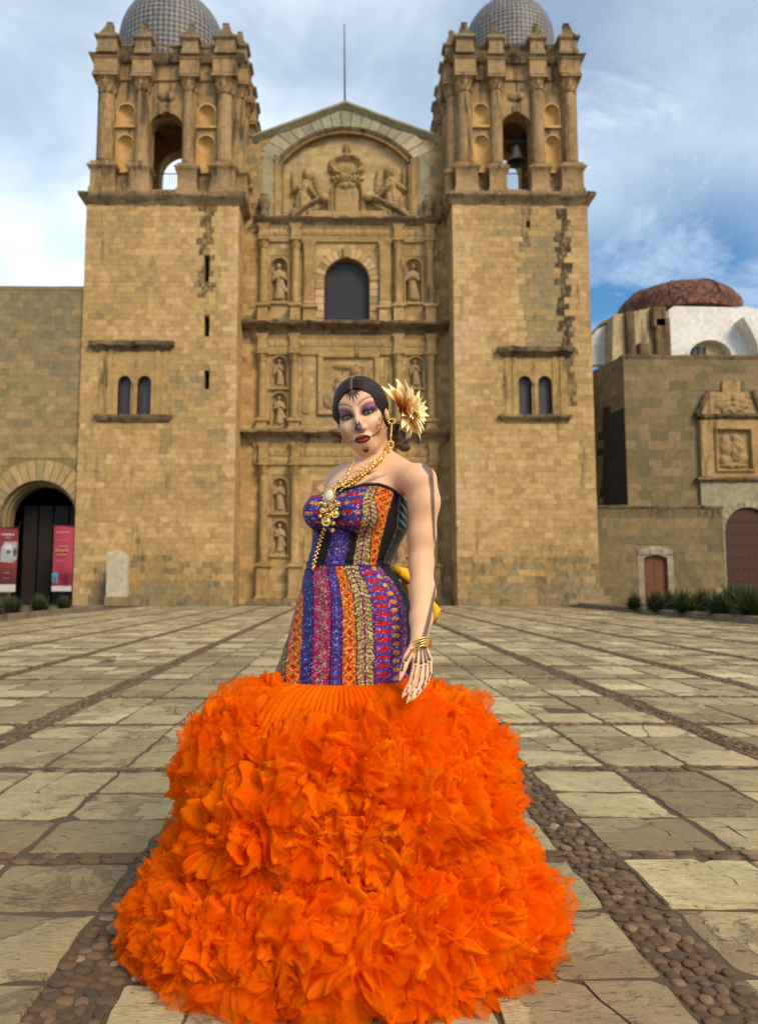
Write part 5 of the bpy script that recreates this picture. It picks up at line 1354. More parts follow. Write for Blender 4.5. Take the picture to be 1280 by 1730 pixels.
o = np_mesh('cobble_bed', np.concatenate(bigv), np.concatenate(bigf), M['cobble'], PL, colors=np.concatenate(bigc), attr='tint'); o['kind'] = 'stuff'; o.color = (0, 0, 0, 1)

# ------------------------------------------------------------------ planters with kerbs and shrubs
M['kerb'] = stone_mat('kerb_stone', [(0.0, (0.16, 0.125, 0.08)), (1.0, (0.28, 0.22, 0.14))], 0.35, bumpk=.6)
M['soil'] = plain('dry_soil', (0.13, 0.085, 0.045), 0.95, 0, .4, 3.0)
def planter(pts, back, label):
    cx = sum(p[0] for p in pts)/len(pts); cy = sum(p[1] for p in pts)/len(pts)
    E_ = empty('planter', (cx, cy, 0), label, 'planter', 'planting beds along the plaza')
    for (a, b) in zip(pts[:-1], pts[1:]):
        A, B = Vector((*a, 0)), Vector((*b, 0)); d = (B - A); L = d.length; d.normalize(); n_ = Vector((-d.y, d.x, 0)); k = max(1, int(L/1.1))
        for i in range(k):
            s0_, s1_ = A + d*(L*i/k + .006), A + d*(L*(i + 1)/k - .006); z = .20 + prd.uniform(-.012, .012); q = [s0_ - n_*.11, s1_ - n_*.11, s1_ + n_*.11, s0_ + n_*.11]; c_ = (s0_ + s1_)/2
            m = MB(); m.rings([[(p.x, p.y, -.03) for p in q], [(p.x, p.y, z - .03) for p in q], [(c_.x + (p.x - c_.x)*.96, c_.y + (p.y - c_.y)*.96, z) for p in q]], True, False, True); m.build('kerb_stone', M['kerb'], E_)
    m = MB(); ring = pts + back; m.add([(x, y, .10) for x, y in ring], [tuple(range(len(ring)))]); m.build('soil', M['soil'], E_, recalc=False)
kl0, kl1 = G(0, 1050), G(172, 1030.5); kr0, kr1 = G(1280, 1055), G(1002, 1028)
planter([(kl0.x + .25, 15.0), (kl0.x, kl0.y), (kl1.x, kl1.y), (kl1.x - 1.5, kl1.y + .3)], [(kl1.x - 12, kl1.y + .3), (kl1.x - 12, 15.0)], 'left-hand planting bed with stone kerb before the dark gateway')
planter([(kr1.x + .4, kr1.y + 3.2), (kr1.x, kr1.y), (kr0.x, kr0.y), (kr0.x - .1, 15.0)], [(kr0.x + 14, 15.0), (kr0.x + 14, kr1.y + 5), (kr1.x + .4, kr1.y + 5)], 'long planting bed with low stone kerb before the block wall')
def leaf_mat():
    t = NT('narrow_leaf'); oi = t.node('ShaderNodeObjectInfo'); v = t.pos(); n = t.noise(v, 4, 3)
    c = t.mix(n, (0.022, 0.035, 0.010), (0.075, 0.085, 0.026)); return t.fin(c, 0.6, None, spec=0.3)
M['leaf'] = leaf_mat(); M['stem'] = plain('plant_stem', (0.06, 0.05, 0.025), .8)
def shrub_mesh(seed, n=420):
    rd = random.Random(seed); vs_, fs = [], []
    for i in range(n):
        a = rd.uniform(0, 6.283); e = rd.uniform(.15, 1.5); L = rd.uniform(.55, 1.0)*(.75 + .25*math.sin(e)); w = rd.uniform(.012, .026)
        d = Vector((math.cos(a)*math.cos(e), math.sin(a)*math.cos(e), math.sin(e))); s = d.cross(Vector((0, 0, 1))).normalized()*w; b0 = Vector((rd.uniform(-.12, .12), rd.uniform(-.12, .12), .02))
        k = len(vs_); p1 = b0 + d*L*.5; p2 = b0 + d*L + Vector((0, 0, -.16*L*math.cos(e)))
        vs_ += [b0 - s, b0 + s, p1 + s*1.3, p1 - s*1.3, p2]; fs += [(k, k + 1, k + 2, k + 3), (k + 3, k + 2, k + 4)]
    me = bpy.data.meshes.new('foliage'); me.from_pydata([tuple(p) for p in vs_], [], fs); me.materials.append(M['leaf']); return me
SHM = [shrub_mesh(k) for k in range(4)]
stm = MB(); stm.lathe([(.05, -.02), (.045, .1), (.03, .2)], (0, 0, 0), 8); STEM = stm.mesh('stem'); STEM.materials.append(M['stem'])
def shrub(px, py, ht, label, k, group):
    p = G(px, py, .10); s = ht/1280*p.y*1.5
    e = empty('shrub', (p.x, p.y, .10), label, 'shrub', group); e.scale = (s*1.05, s*1.05, s)
    for nm, me in (('foliage', SHM[k % 4]), ('stem', STEM)):
        o = bpy.data.objects.new(nm, me); link(o, e); o.rotation_euler.z = k*1.3
GR, GL = 'spiky shrubs before the low wall', 'spiky shrubs before the gateway'
rs_ = [(1071, 1031, 24, 'small spiky shrub left of the small brown door'), (1108, 1034, 28, 'spiky shrub right below the small brown door'), (1133, 1032, 28, 'spiky shrub just right of the small brown door'), (1158, 1038, 34, 'wide spiky shrub between the small door and the arched door'),
       (1186, 1034, 32, 'tall spiky shrub below the low wall end'), (1216, 1042, 34, 'pale-tipped spiky shrub at the corner of the low wall'), (1238, 1038, 40, 'dense spiky shrub in front of the red-brown arched door'), (1272, 1046, 44, 'large spiky shrub at the bed end beyond the arched door'), (1252, 1036, 36, 'spiky shrub before the right door leaf of the arched door')]
for k, (x, y_, h, lb) in enumerate(rs_): shrub(x, y_, h, lb, k, GR)
for k, (x, y_, h, lb) in enumerate([(20, 1040, 26, 'spiky shrub below the dark red banner'), (66, 1036, 26, 'spiky shrub between the two banners'), (108, 1032, 20, 'small spiky shrub below the pink-red banner'), (-12, 1044, 28, 'spiky shrub beyond the dark red banner')]): shrub(x, y_, h, lb, k + 2, GL)

# ================================================================== the woman
PY0 = 2.35
V3 = lambda px, py, Y: np.array(P(px, py, Y))
def skin_mat():
    t = NT('painted_skin'); a = t.node('ShaderNodeAttribute', attribute_name='paint').outputs['Color']
    v = t.pos(); n = t.noise(v, 60, 4); n2 = t.noise(v, 420, 2)
    c = t.mix(t.math('MULTIPLY', n, 0.22), a, t.mix(1.0, a, (0.80, 0.62, 0.55), 'MULTIPLY'))
    m = t.fin(c, 0.52, t.bump(n2, 0.08, 0.002), spec=0.35)
    t.b.inputs['Subsurface Weight'].default_value = 0.10; t.b.inputs['Subsurface Radius'].default_value = (0.012, 0.005, 0.003); t.b.inputs['Subsurface Scale'].default_value = 0.5
    return m
M['skin'] = skin_mat()
def vcol_mat(name, rough, spec=0.4, metal=0.0, bump=0.0, bscale=300, sheen=0.0):
    t = NT(name); a = t.node('ShaderNodeAttribute', attribute_name='paint').outputs['Color']
    nm = None
    if bump: nm = t.bump(t.noise(t.pos(), bscale, 3), bump, 0.004)
    m = t.fin(a, rough, nm, metal, spec)
    if sheen: t.b.inputs['Sheen Weight'].default_value = sheen
    return m
M['embroid'] = vcol_mat('beaded_embroidery', 0.55, 0.22, 0.0, 1.0, 380)
M['eye'] = vcol_mat('eye_surface', 0.12, 0.6)
M['petal'] = vcol_mat('flower_petal', 0.7, 0.15, sheen=0.0)
def hair_mat():
    t = NT('dark_sleek_hair'); a = t.node('ShaderNodeAttribute', attribute_name='paint')
    sp = t.node('ShaderNodeSeparateXYZ'); t.l.new(a.outputs['Color'], sp.inputs[0])
    cv = t.node('ShaderNodeCombineXYZ'); t.l.new(t.math('MULTIPLY', sp.outputs[0], 22.0), cv.inputs[0]); t.l.new(t.math('MULTIPLY', sp.outputs[1], 5.0), cv.inputs[1])
    n = t.noise(cv.outputs[0], 3.0, 5, 0.7)
    c = t.mix(t.ramp(n, [(0.35, 0.0), (0.68, 1.0)]), (0.003, 0.002, 0.0015), (0.050, 0.025, 0.014)); c = t.mix(sp.outputs[2], c, (0.42, 0.25, 0.16))
    m = t.fin(c, 0.36, t.bump(n, 0.5, 0.004), spec=0.22); return m
M['hair'] = hair_mat()
M['gold'] = plain('gold_filigree', (0.92, 0.58, 0.16), 0.24, 1.0, 0.15, 90.0, 0.3)
M['pearl'] = plain('white_medallion', (0.74, 0.70, 0.60), 0.3, 0.0, .08, 40)
M['satin'] = plain('black_satin', (0.012, 0.011, 0.011), 0.32, 0, .3, 30, .2, .6)
M['piping'] = plain('black_beaded_trim', (0.010, 0.009, 0.010), 0.4, 0, .5, 160, .6, .6)
M['yellow'] = plain('yellow_ribbon', (0.85, 0.50, 0.012), 0.5, 0, .12, 30)
M['nail'] = plain('gold_nail_varnish', (0.72, 0.48, 0.22), 0.25, .4, .2, 200)
def tulle_mat(name, tr):
    t = NT(name); v = t.pos(); n = t.noise(v, 7, 3)
    c = t.mix(t.ramp(n, [(0.3, 0.0), (0.7, 1.0)]), (0.97, 0.135, 0.001), (1.0, 0.255, 0.004))
    ob = t.pos((1, 1, .25), 'Object'); fb = t.noise(ob, 150, 4, .6, .6)
    bn = t.bump(fb, 0.35, 0.004)
    d = t.node('ShaderNodeBsdfDiffuse'); t.set(d.inputs['Color'], c); t.l.new(bn, d.inputs['Normal'])
    l = t.node('ShaderNodeBsdfTranslucent'); t.set(l.inputs['Color'], c); t.l.new(bn, l.inputs['Normal'])
    x = t.node('ShaderNodeMixShader'); x.inputs[0].default_value = 0.36; t.l.new(d.outputs[0], x.inputs[1]); t.l.new(l.outputs[0], x.inputs[2])
    tp = t.node('ShaderNodeBsdfTransparent'); tp.inputs[0].default_value = (1, 0.90, 0.80, 1)
    y = t.node('ShaderNodeMixShader'); y.inputs[0].default_value = tr; t.l.new(x.outputs[0], y.inputs[1]); t.l.new(tp.outputs[0], y.inputs[2])
    t.l.new(y.outputs[0], t.out.inputs[0]); t.n.remove(t.b); return t.m
M['tulle'] = tulle_mat('orange_tulle', 0.20); M['tulle_thin'] = tulle_mat('sheer_orange_tulle', 0.62); M['tulle_core'] = tulle_mat('dense_orange_tulle', 0.0)

# ---- skeleton-like description of the body
SEC = [(770, 600, 680, .070), (790, 578, 702, .085), (812, 556, 700, .098), (835, 545, 690, .108), (860, 536, 687, .112), (897, 531, 684, .108), (925, 529, 668, .104), (957, 520, 654, .102), (980, 514, 672, .118), (1005, 508, 686, .135), (1040, 498, 692, .146), (1079, 488, 693, .152), (1140, 466, 694, .160), (1175, 462, 694, .160), (1230, 470, 690, .150)]
sz, scx, sa, sb = [], [], [], []
for (y_, l, r, b) in SEC:
    A, B = P(l, y_, PY0), P(r, y_, PY0); sz.append(A.z); scx.append((A.x + B.x)/2); sa.append((B.x - A.x)/2); sb.append(b)
o_ = np.argsort(sz); sz = np.array(sz)[o_]; scx = np.array(scx)[o_]; sa = np.array(sa)[o_]; sb = np.array(sb)[o_]
def smooth_tab(z, q):
    zz = np.linspace(z[0], z[-1], 400); qq = np.interp(zz, z, q); k = np.hanning(25); k /= k.sum()
    return zz, np.convolve(np.pad(qq, 12, mode='edge'), k, mode='valid')
TZ, TCX = smooth_tab(sz, scx); _, TA = smooth_tab(sz, sa); _, TB = smooth_tab(sz, sb)
scy = np.interp(sz, [0.6, .9, 1.1, 1.35], [PY0, PY0, PY0 + .0, PY0 + .02]); _, TCY = smooth_tab(sz, scy)
BR = V3(542, 866, 2.275); BL = V3(607, 869, 2.245)
def sd_torso(p, bust=True):
    X, Y, Z = p
    cx = np.interp(Z, TZ, TCX); cy = np.interp(Z, TZ, TCY); a = np.interp(Z, TZ, TA); b = np.interp(Z, TZ, TB)
    k = np.sqrt(((X - cx)/a)**2 + ((Y - cy)/b)**2); d = (k - 1)*np.minimum(a, b)
    d = sm_max(d, Z - TZ[-1], .05); d = sm_max(d, TZ[0] - Z, .04)
    if bust:
        d = sm_min(d, sd_ell(p, BR, (.050, .058, .055)), .030); d = sm_min(d, sd_ell(p, BL, (.060, .060, .056)), .030)
    return d
SH_L, EL_L, WR_L = V3(711, 812, 2.26), V3(711, 952, 2.25), V3(707.5, 1084, 2.115)
SH_R, EL_R, WR_R = V3(577, 815, 2.46), V3(592, 930, 2.60), V3(640, 985, 2.58)
NK0, NK1 = V3(640, 806, 2.385), V3(627, 735, 2.36)
H0 = V3(610.5, 703, 2.335)
HM = np.array(Matrix.Rotation(R(-12), 3, 'Y') @ Matrix.Rotation(R(-13), 3, 'Z') @ Matrix.Rotation(R(7), 3, 'X'))
HS = 1.02
def to_head(X, Y, Z):
    d0, d1, d2 = X - H0[0], Y - H0[1], Z - H0[2]
    x = (HM[0, 0]*d0 + HM[1, 0]*d1 + HM[2, 0]*d2)/HS; y = -(HM[0, 1]*d0 + HM[1, 1]*d1 + HM[2, 1]*d2)/HS; z = (HM[0, 2]*d0 + HM[1, 2]*d1 + HM[2, 2]*d2)/HS
    return x, y, z
def from_head(q): q = np.asarray(q, float); return H0 + HS*(HM @ np.array([q[0], -q[1], q[2]]))
EYX, EYY, EYZ, EYR = .0325, .0615, .000, .0150
def sd_head(p, detail=True):
    x, y, z = to_head(*p); q = (x, y, z); ax = np.abs(x); m = (ax, y, z)
    d = sd_ell(q, (0, -.022, .034), (.074, .090, .080))
    d = sm_min(d, sd_ell(q, (0, .018, -.028), (.0605, .063, .086)), .03)
    d = sm_min(d, sd_ell(q, (0, .050, -.092), (.028, .027, .022)), .03)
    d = sm_min(d, sd_cap(m, (.046, -.004, -.054), (.014, .050, -.094), .0165, .0150), .025)
    d = sm_min(d, sd_ell(m, (.038, .046, -.036), (.026, .028, .030)), .028)
    d = sm_min(d, sd_ell(q, (0, .058, .035), (.050, .024, .030)), .02)
    if detail:
        d = sm_max(d, -sd_ell(m, (.0325, .094, .003), (.021, .017, .014)), .014)
        d = sm_min(d, sd_ell(m, (EYX, EYY, EYZ), (EYR + .0022,)*3), .006)
        d = sm_max(d, -sd_ell(m, (EYX + .0005, .083, -.0005), (.0148, .017, .0050)), .0016)
        d = sm_min(d, sd_cap(q, (0, .079, .012), (0, .0985, -.036), .0065, .0095), .012)
        d = sm_min(d, sd_ell(q, (0, .0995, -.040), (.0105, .0105, .0095)), .008)
        d = sm_min(d, sd_ell(m, (.0130, .087, -.0420), (.0090, .0105, .0085)), .006)
        d = sm_max(d, -sd_ell(m, (.0065, .093, -.0510), (.0038, .006, .0035)), .003)
        d = sm_min(d, sd_ell(q, (0, .074, -.074), (.026, .014, .018)), .014)
        d = sm_min(d, sd_ell(m, (.007, .0865, -.0690), (.0145, .0068, .0050)), .004)
        d = sm_min(d, sd_ell(q, (0, .0855, -.0795), (.0175, .0078, .0065)), .004)
        d = sm_max(d, -sd_ell(q, (0, .0965, -.0735), (.021, .0075, .0010)), .002)
    e = sd_ell(m, (.0745, -.010, -.004), (.0085, .019, .030)); e = sm_max(e, -sd_ell(m, (.085, -.008, .000), (.007, .010, .016)), .004)
    d = sm_min(d, e, .006)
    return d*HS
FING = [  # index, middle, ring, little: px chains (x, y, Y)
    [(702, 1121, 2.078), (698, 1140, 2.055), (694, 1154, 2.036), (687, 1166, 2.026), (682, 1174, 2.020)],
    [(711, 1123, 2.080), (708, 1144, 2.050), (703, 1160, 2.028), (695, 1173, 2.018), (690, 1182, 2.012)],
    [(719, 1121, 2.088), (717.5, 1142, 2.058), (712, 1159, 2.034), (705, 1171, 2.020), (699, 1179, 2.014)],
    [(725, 1117, 2.100), (725.5, 1134, 2.078), (721, 1150, 2.050), (714, 1161, 2.036), (708, 1169, 2.028)]]
THUMB = [(697, 1096, 2.100), (688, 1110, 2.075), (682, 1127, 2.055), (677, 1143, 2.045)]
FR = [(.0094, .0086, .0078, .0070, .0055), (.0095, .0087, .0079, .0070, .0055), (.0090, .0082, .0075, .0066, .0052), (.0080, .0073, .0066, .0058, .0048)]
def sd_hand(p):
    pal = [V3(702, 1121, 2.083), V3(711, 1123, 2.085), V3(719, 1121, 2.092), V3(725, 1117, 2.103)]
    d = None
    for k, e in enumerate(pal):
        w = V3(702 + 4*k, 1090, 2.115); c = sd_cap(p, w, e, .0125, .0098); d = c if d is None else sm_min(d, c, .010)
    for ch, rr in zip(FING, FR):
        pts = [V3(*c) for c in ch]; f = None
        for i in range(4):
            c = sd_cap(p, pts[i], pts[i+1], rr[i], rr[i+1]); f = c if f is None else sm_min(f, c, .003)
        d = sm_min(d, f, .004)
    tp = [V3(*c) for c in THUMB]; f = None
    for i, (ra, rb) in enumerate(((.0135, .0105), (.0105, .0090), (.0090, .0062))):
        c = sd_cap(p, tp[i], tp[i+1], ra, rb); f = c if f is None else sm_min(f, c, .004)
    return sm_min(d, f, .008)
def hand2(p):
    """other hand, resting on the small of the back"""
    d = sd_ell(p, WR_R + np.array([.05, -.01, -.02]), (.045, .015, .035))
    for i in range(4):
        a = WR_R + np.array([.07, -.015, .005 - .016*i]); b = a + np.array([.035, -.012, -.012]); c = b + np.array([.02, -.02, -.012])
        d = sm_min(d, sm_min(sd_cap(p, a, b, .009, .008), sd_cap(p, b, c, .008, .006), .004), .006)
    a = WR_R + np.array([.02, -.01, .02]); return sm_min(d, sd_cap(p, a, a + np.array([.045, -.02, .02]), .011, .007), .008)
def seg_arm(p, pts, rad, k=.02):
    d = None
    for i in range(len(pts) - 1):
        c = sd_cap(p, pts[i], pts[i+1], rad[i], rad[i+1]); d = c if d is None else sm_min(d, c, k)
    return d
ARM_PTS = [SH_L, V3(716, 848, 2.26), V3(712.5, 904, 2.258), EL_L, V3(713.5, 1000, 2.215), V3(711, 1045, 2.16), WR_L]
ARM_R = [.0485, .0455, .0392, .0345, .0355, .0298, .0234]
FEET = [np.array([TCX[0] - .07, 2.33, 0]), np.array([TCX[0] + .09, 2.40, 0])]
def sd_body(p, head=True, hand=True, low=True):
    d = sd_torso(p)
    d = sm_min(d, sd_cap(p, NK0, NK1, .053, .0455), .035)
    d = sm_min(d, sd_cap(p, V3(640, 782, 2.39), SH_L + np.array([-.02, 0, .004]), .038, .044), .035)
    d = sm_min(d, sd_cap(p, V3(622, 785, 2.41), SH_R + np.array([.0, 0, .0]), .038, .042), .035)
    d = sm_min(d, seg_arm(p, ARM_PTS, ARM_R), .022)
    d = sm_min(d, seg_arm(p, [SH_R, EL_R, WR_R], [.052, .037, .026]), .03)
    d = sm_min(d, sd_cap(p, V3(625, 800, 2.305), V3(683, 786, 2.285), .006, .007), .022)       # collar bone
    if hand: d = sm_min(d, sd_hand(p), .014); d = sm_min(d, hand2(p), .01)
    if head: d = sm_min(d, sd_head(p), .020)
    if low:
        for s, f in zip((-1, 1), FEET):
            hip = np.array([TCX[0] + s*.085, PY0, .74]); kn = np.array([(hip[0] + f[0])/2, PY0 - .03, .46]); an = f + np.array([0, .03, .10])
            d = sm_min(d, sm_min(sd_cap(p, hip, kn, .085, .055), sd_cap(p, kn, an, .052, .034), .03), .03)
            d = sm_min(d, sd_cap(p, an + np.array([0, 0, -.055]), f + np.array([-.03, -.13, .022]), .035, .024), .02)
    return d

# ---- surfaces
def region(fn, lo, hi, h, keep):
    v, q = surface_nets(fn, lo, hi, h)
    ok = keep(v); vid = -np.ones(len(v), int); fk = ok[q].all(1); q = q[fk]; us = np.unique(q); vid[us] = np.arange(len(us)); return v[us], vid[q]
zneck = H0[2] - .128
zw = WR_L[2] + .004
hlo, hhi = H0 - np.array([.125, .15, .15]), H0 + np.array([.125, .15, .15])
vH, qH = region(lambda X, Y, Z: sd_body((X, Y, Z), low=False, hand=False), hlo, hhi, .00165, lambda v: v[:, 2] > zneck - .001)
blo = np.array([P(520, 800, 2.3).x - .05, 2.08, .0 - .012]); bhi = np.array([P(760, 800, 2.3).x + .03, 2.68, zneck + .012])
hz0 = .66
keepb = lambda v: (v[:, 2] < zneck + .003) & ~((v[:, 2] < zw - .003) & (v[:, 0] > P(664, 1100, 2.08).x) & (v[:, 1] < 2.155) & (v[:, 2] > .5))
vB1, qB1 = region(lambda X, Y, Z: sd_body((X, Y, Z), hand=True, low=False), np.array([blo[0], blo[1], hz0 - .01]), bhi, .0038, lambda v: keepb(v) & (v[:, 2] > hz0 - .004))
vB2, qB2 = region(lambda X, Y, Z: sd_body((X, Y, Z), hand=False, head=False), blo, np.array([bhi[0], bhi[1], hz0 + .02]), .010, lambda v: v[:, 2] < hz0 + .005)
vB = np.concatenate([vB1, vB2]); qB = np.concatenate([qB1, qB2 + len(vB1)])
vA, qA = region(lambda X, Y, Z: sd_body((X, Y, Z), low=False, head=False), np.array([P(660, 1100, 2.0).x, 1.985, P(700, 1195, 2.0).z]), np.array([P(745, 1100, 2.2).x, 2.16, zw + .012]), .0020, lambda v: (v[:, 2] < zw + .004) & (v[:, 0] > P(664, 1100, 2.08).x) & (v[:, 1] < 2.155))
print('head', len(vH), 'body', len(vB), 'hand', len(vA))

# ---- paint
SKIN = np.array((0.82, 0.470, 0.265))
def lay(c, m, col): m = np.clip(m, 0, 1)[:, None]; c[:] = c*(1 - m) + np.array(col)*m
def ell(x, z, cx, cz, rx, rz, rot=0.0, soft=0.25):
    a, b = x - cx, z - cz; a, b = a*math.cos(rot) + b*math.sin(rot), -a*math.sin(rot) + b*math.cos(rot)
    k = np.sqrt((a/rx)**2 + (b/rz)**2); return np.clip((1 + soft - k)/(2*soft), 0, 1)
def segd(x, z, a, b):
    dx, dz = b[0] - a[0], b[1] - a[1]; t = np.clip(((x - a[0])*dx + (z - a[1])*dz)/(dx*dx + dz*dz), 0, 1); return np.hypot(x - a[0] - t*dx, z - a[1] - t*dz), t
def stroke(x, z, pts, w, soft=.0012):
    best = np.full(len(x), 9.0)
    for i in range(len(pts) - 1):
        d, t = segd(x, z, pts[i], pts[i+1]); ww = w if not hasattr(w, '__len__') else w[i] + (w[i+1] - w[i])*t; best = np.minimum(best, d - ww)
    return np.clip(.5 - best/(2*soft), 0, 1)
def paint_head(v):
    x, y, z = to_head(v[:, 0], v[:, 1], v[:, 2]); c = np.tile(SKIN, (len(v), 1)); fr = np.clip((y - .015)/.02, 0, 1); ax = np.abs(x)
    INK = (.014, .010, .012)
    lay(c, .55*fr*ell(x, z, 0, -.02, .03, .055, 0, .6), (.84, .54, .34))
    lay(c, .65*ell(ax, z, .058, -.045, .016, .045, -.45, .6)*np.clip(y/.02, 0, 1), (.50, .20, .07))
    lay(c, .5*fr*ell(ax, z, .043, -.021, .017, .010, .5, .6), (.92, .66, .44))  # bright cheekbone highlight, light painted into the skin colour
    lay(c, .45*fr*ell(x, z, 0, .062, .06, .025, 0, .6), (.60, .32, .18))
    up = np.where(z > EYZ - .002, 1.0, .0)
    lay(c, .92*fr*up*ell(ax, z, .0385, .0135, .0265, .0165, .30, .25), (.30, .055, .135))
    lay(c, .55*fr*ell(ax, z, .044, .018, .013, .008, .35, .5), (.56, .20, .32))
    lay(c, .90*fr*ell(ax, z, .0355, .0045, .0240, .0115, .12, .30), (.040, .010, .026))
    lay(c, .98*fr*ell(ax, z, .0345, .0005, .0205, .0090, .12, .28), INK)
    lay(c, .9*fr*stroke(ax, z, [(.049, .002), (.0585, .009)], [.0025, .0007]), INK)
    # dotted brow arcs
    for k in range(11):
        f = k/10; bx = .011 + .048*f; bz = .0265 + .0165*math.sin(f*2.2)
        lay(c, .95*fr*ell(ax, z, bx, bz, .0016, .0034, -.25, .5), INK); 
        if k % 2: lay(c, .8*fr*ell(ax, z, bx, bz + .0055, .0016, .0012, 0, .5), INK)
    lay(c, .35*fr*ell(ax, z, .035, .0315, .026, .004, .2, .6), (.75, .56, .40))
    # nose
    lay(c, .95*ell(x, z, -.002, -.0385, .0125, .0120, 0, .3)*np.clip((y - .084)/.006, 0, 1), (.055, .020, .085)); lay(c, .9*ell(x, z, .001, -.039, .0035, .003, 0, .7)*np.clip((y - .1)/.005, 0, 1), (.42, .15, .40))
    for sx in (-1, 1): lay(c, .95*fr*stroke(x, z, [(sx*.005, -.032), (sx*.004, -.016)], [.0036, .0004]), (.03, .012, .04))
    lay(c, .45*fr*stroke(-x, z, [(.010, -.004), (.009, -.03)], [.0030, .0040], .004), (.22, .10, .09))
    # lips
    lip = (np.abs(x) < .0245) & (y > .06)
    lz = -.0745; hw = .0120*np.sqrt(np.clip(1 - (x/.0245)**2, 0, 1)); m = np.clip((hw - np.abs(z - lz))/.0016 + .5, 0, 1)*lip
    lay(c, .96*m, (.020, .006, .012)); hi = .0090*np.sqrt(np.clip(1 - (x/.0165)**2, 0, 1)); m2 = np.clip((hi - np.abs(z - lz + .0005))/.003 + .3, 0, 1)*lip
    lay(c, m2, (.30, .012, .020)); lay(c, .96*lip*np.clip(1 - np.abs(z + .0735)/.0011, 0, 1)*(np.abs(x) < .021), (.03, .003, .006)); lay(c, .5*lip*ell(x, z, .004, -.0795, .008, .003, 0, .6), (.55, .06, .07))
    # stitched smile and jaw swirl
    sm = [(.0225, -.0740), (.040, -.069), (.050, -.0635), (.056, -.055)]
    lay(c, .95*fr*stroke(x, z, sm, [.0015, .0012, .0011, .0010]), INK)
    for (a, b) in ((.031, -.0722), (.036, -.0705), (.0415, -.0683), (.047, -.0655)): lay(c, .9*fr*stroke(x, z, [(a - .0007, b - .0052), (a + .0007, b + .0050)], .0008), INK)
    sw = [(.047, -.0545), (.0475, -.0475), (.052, -.0445), (.058, -.046), (.0635, -.041), (.067, -.028), (.067, -.008), (.066, .006)]
    lay(c, .95*np.clip((y + .02)/.02, 0, 1)*stroke(x, z, sw, [.0008, .0012, .0013, .0013, .0015, .0015, .0013, .0010]), INK)
    lay(c, .85*fr*ell(x, z, .0605, -.027, .0018, .006, .15, .4), INK)
    lay(c, .9*fr*stroke(-x, z, [(.0225, -.0745), (.040, -.0735)], [.0013, .0008]), INK)
    # forehead and chin fans
    for k in range(-3, 4):
        a = k*.30; L0, L1 = .008, .047 - .005*abs(k); o = (0.0, .084)
        p0 = (o[0] + math.sin(a)*L0, o[1] - math.cos(a)*L0*.8); p1 = (o[0] + math.sin(a)*L1*.95, o[1] - math.cos(a)*L1)
        lay(c, .95*fr*stroke(x, z, [p0, ((p0[0] + p1[0])/2, (p0[1] + p1[1])/2), p1], [.0012, .0037, .0009]), INK)
    for k in range(-2, 3):
        a = k*.45; p1 = (math.sin(a)*.017, -.1125 + math.cos(a)*.0165); lay(c, .95*fr*stroke(x, z, [(math.sin(a)*.004, -.1125), p1], [.0022, .0005]), INK)
    # lower-lid dots
    for k in range(4): lay(c, .75*fr*ell(ax, z, .047 + .0035*k, -.0135 + .0035*k, .0011, .0016, 0, .6), INK)
    nk = np.clip((-.118 - z)/.01, 0, 1); wav = .5 + .5*np.sin(z*420 + 3*np.sin(x*70)); lay(c, .70*nk*(wav > .42)*np.clip((y - .012)/.02, 0, 1)*ell(x, z, .0, -.15, .034, .05, 0, .3), (.045, .025, .035))
    return c
def pxy(v):
    w = v - np.array([0, 0, CAMZ]); k = w @ np.array(_cf); return CX0 + FPX*(w @ np.array(_cr))/k, CY0 - FPX*(w @ np.array(_cu))/k
def paint_body(v):
    c = np.tile(SKIN, (len(v), 1)); px, py = pxy(v); INK = (.055, .036, .036)
    front = np.clip((2.30 - v[:, 1])/.02, 0, 1)
    lay(c, .85*np.clip((2.30 - v[:, 1])/.02, 0, 1)*stroke(px, py, [(720, 786), (727, 800), (730, 830), (731, 860), (733, 905), (735, 925)], [7.5, 4.6, 3.4, 3.0, 2.2, .5], .8), INK)
    lay(c, .85*front*stroke(px, py, [(736, 985), (730, 1020), (722, 1055), (716, 1078)], [1.0, 3.2, 3.8, 4.6], .8), INK)
    for k in range(9):
        x0 = 604 + k*2.5; y0 = 822 - k*1.6; lay(c, .55*front*stroke(px, py, [(x0, y0), (x0 + 30, y0 - 11 + k*.3)], [1.6, .2], 1.5)*(k % 2 == 0), (.07, .05, .05))
    neck = (py < 806) & (py > 760) & (px < 650); wav = .5 + .5*np.sin(py*.75 + 2*np.sin(px*.2)); lay(c, .65*neck*(wav > .4)*front*np.clip((640 - px)/14, 0, 1), (.05, .03, .04))
    return c
HB = []
for ch, wk in zip(FING, (705, 711, 715, 718)):
    HB += [((wk, 1094), (ch[0][0], ch[0][1] - 2), 1.3, 2.6), ((ch[0][0], ch[0][1] + 4), (ch[1][0] + .3, ch[1][1] + 3), 1.2, 1.2), ((ch[1][0], ch[1][1] + 6), (ch[2][0] + .5, ch[2][1] + 2), 1.1, 1.1), ((ch[3][0] + 2, ch[3][1] - 4), (ch[3][0] - 1, ch[3][1] + 3), 1.1, .9)]
HB += [((696, 1098), (685, 1116), 1.4, 2.6), ((681, 1121), (678.5, 1133), 2.1, 1.7)]
def paint_hand(v):
    c = np.tile(SKIN*1.02, (len(v), 1)); px, py = pxy(v); INK = (.028, .020, .020)
    for (a, b, w0, w1) in HB:
        a, b = np.array(a, float), np.array(b, float)
        lay(c, .92*stroke(px, py, [a, b], [w0, w1], .8), INK)
        for e in (a, b): lay(c, .92*ell(px, py, e[0], e[1], w1 + .9, 1.5, 0, .4), INK)
    for (x, y_) in ((712, 1082), (708, 1087), (716, 1087)): lay(c, .9*ell(px, py, x, y_, 3.2, 3.0, 0, .3), INK)
    return c
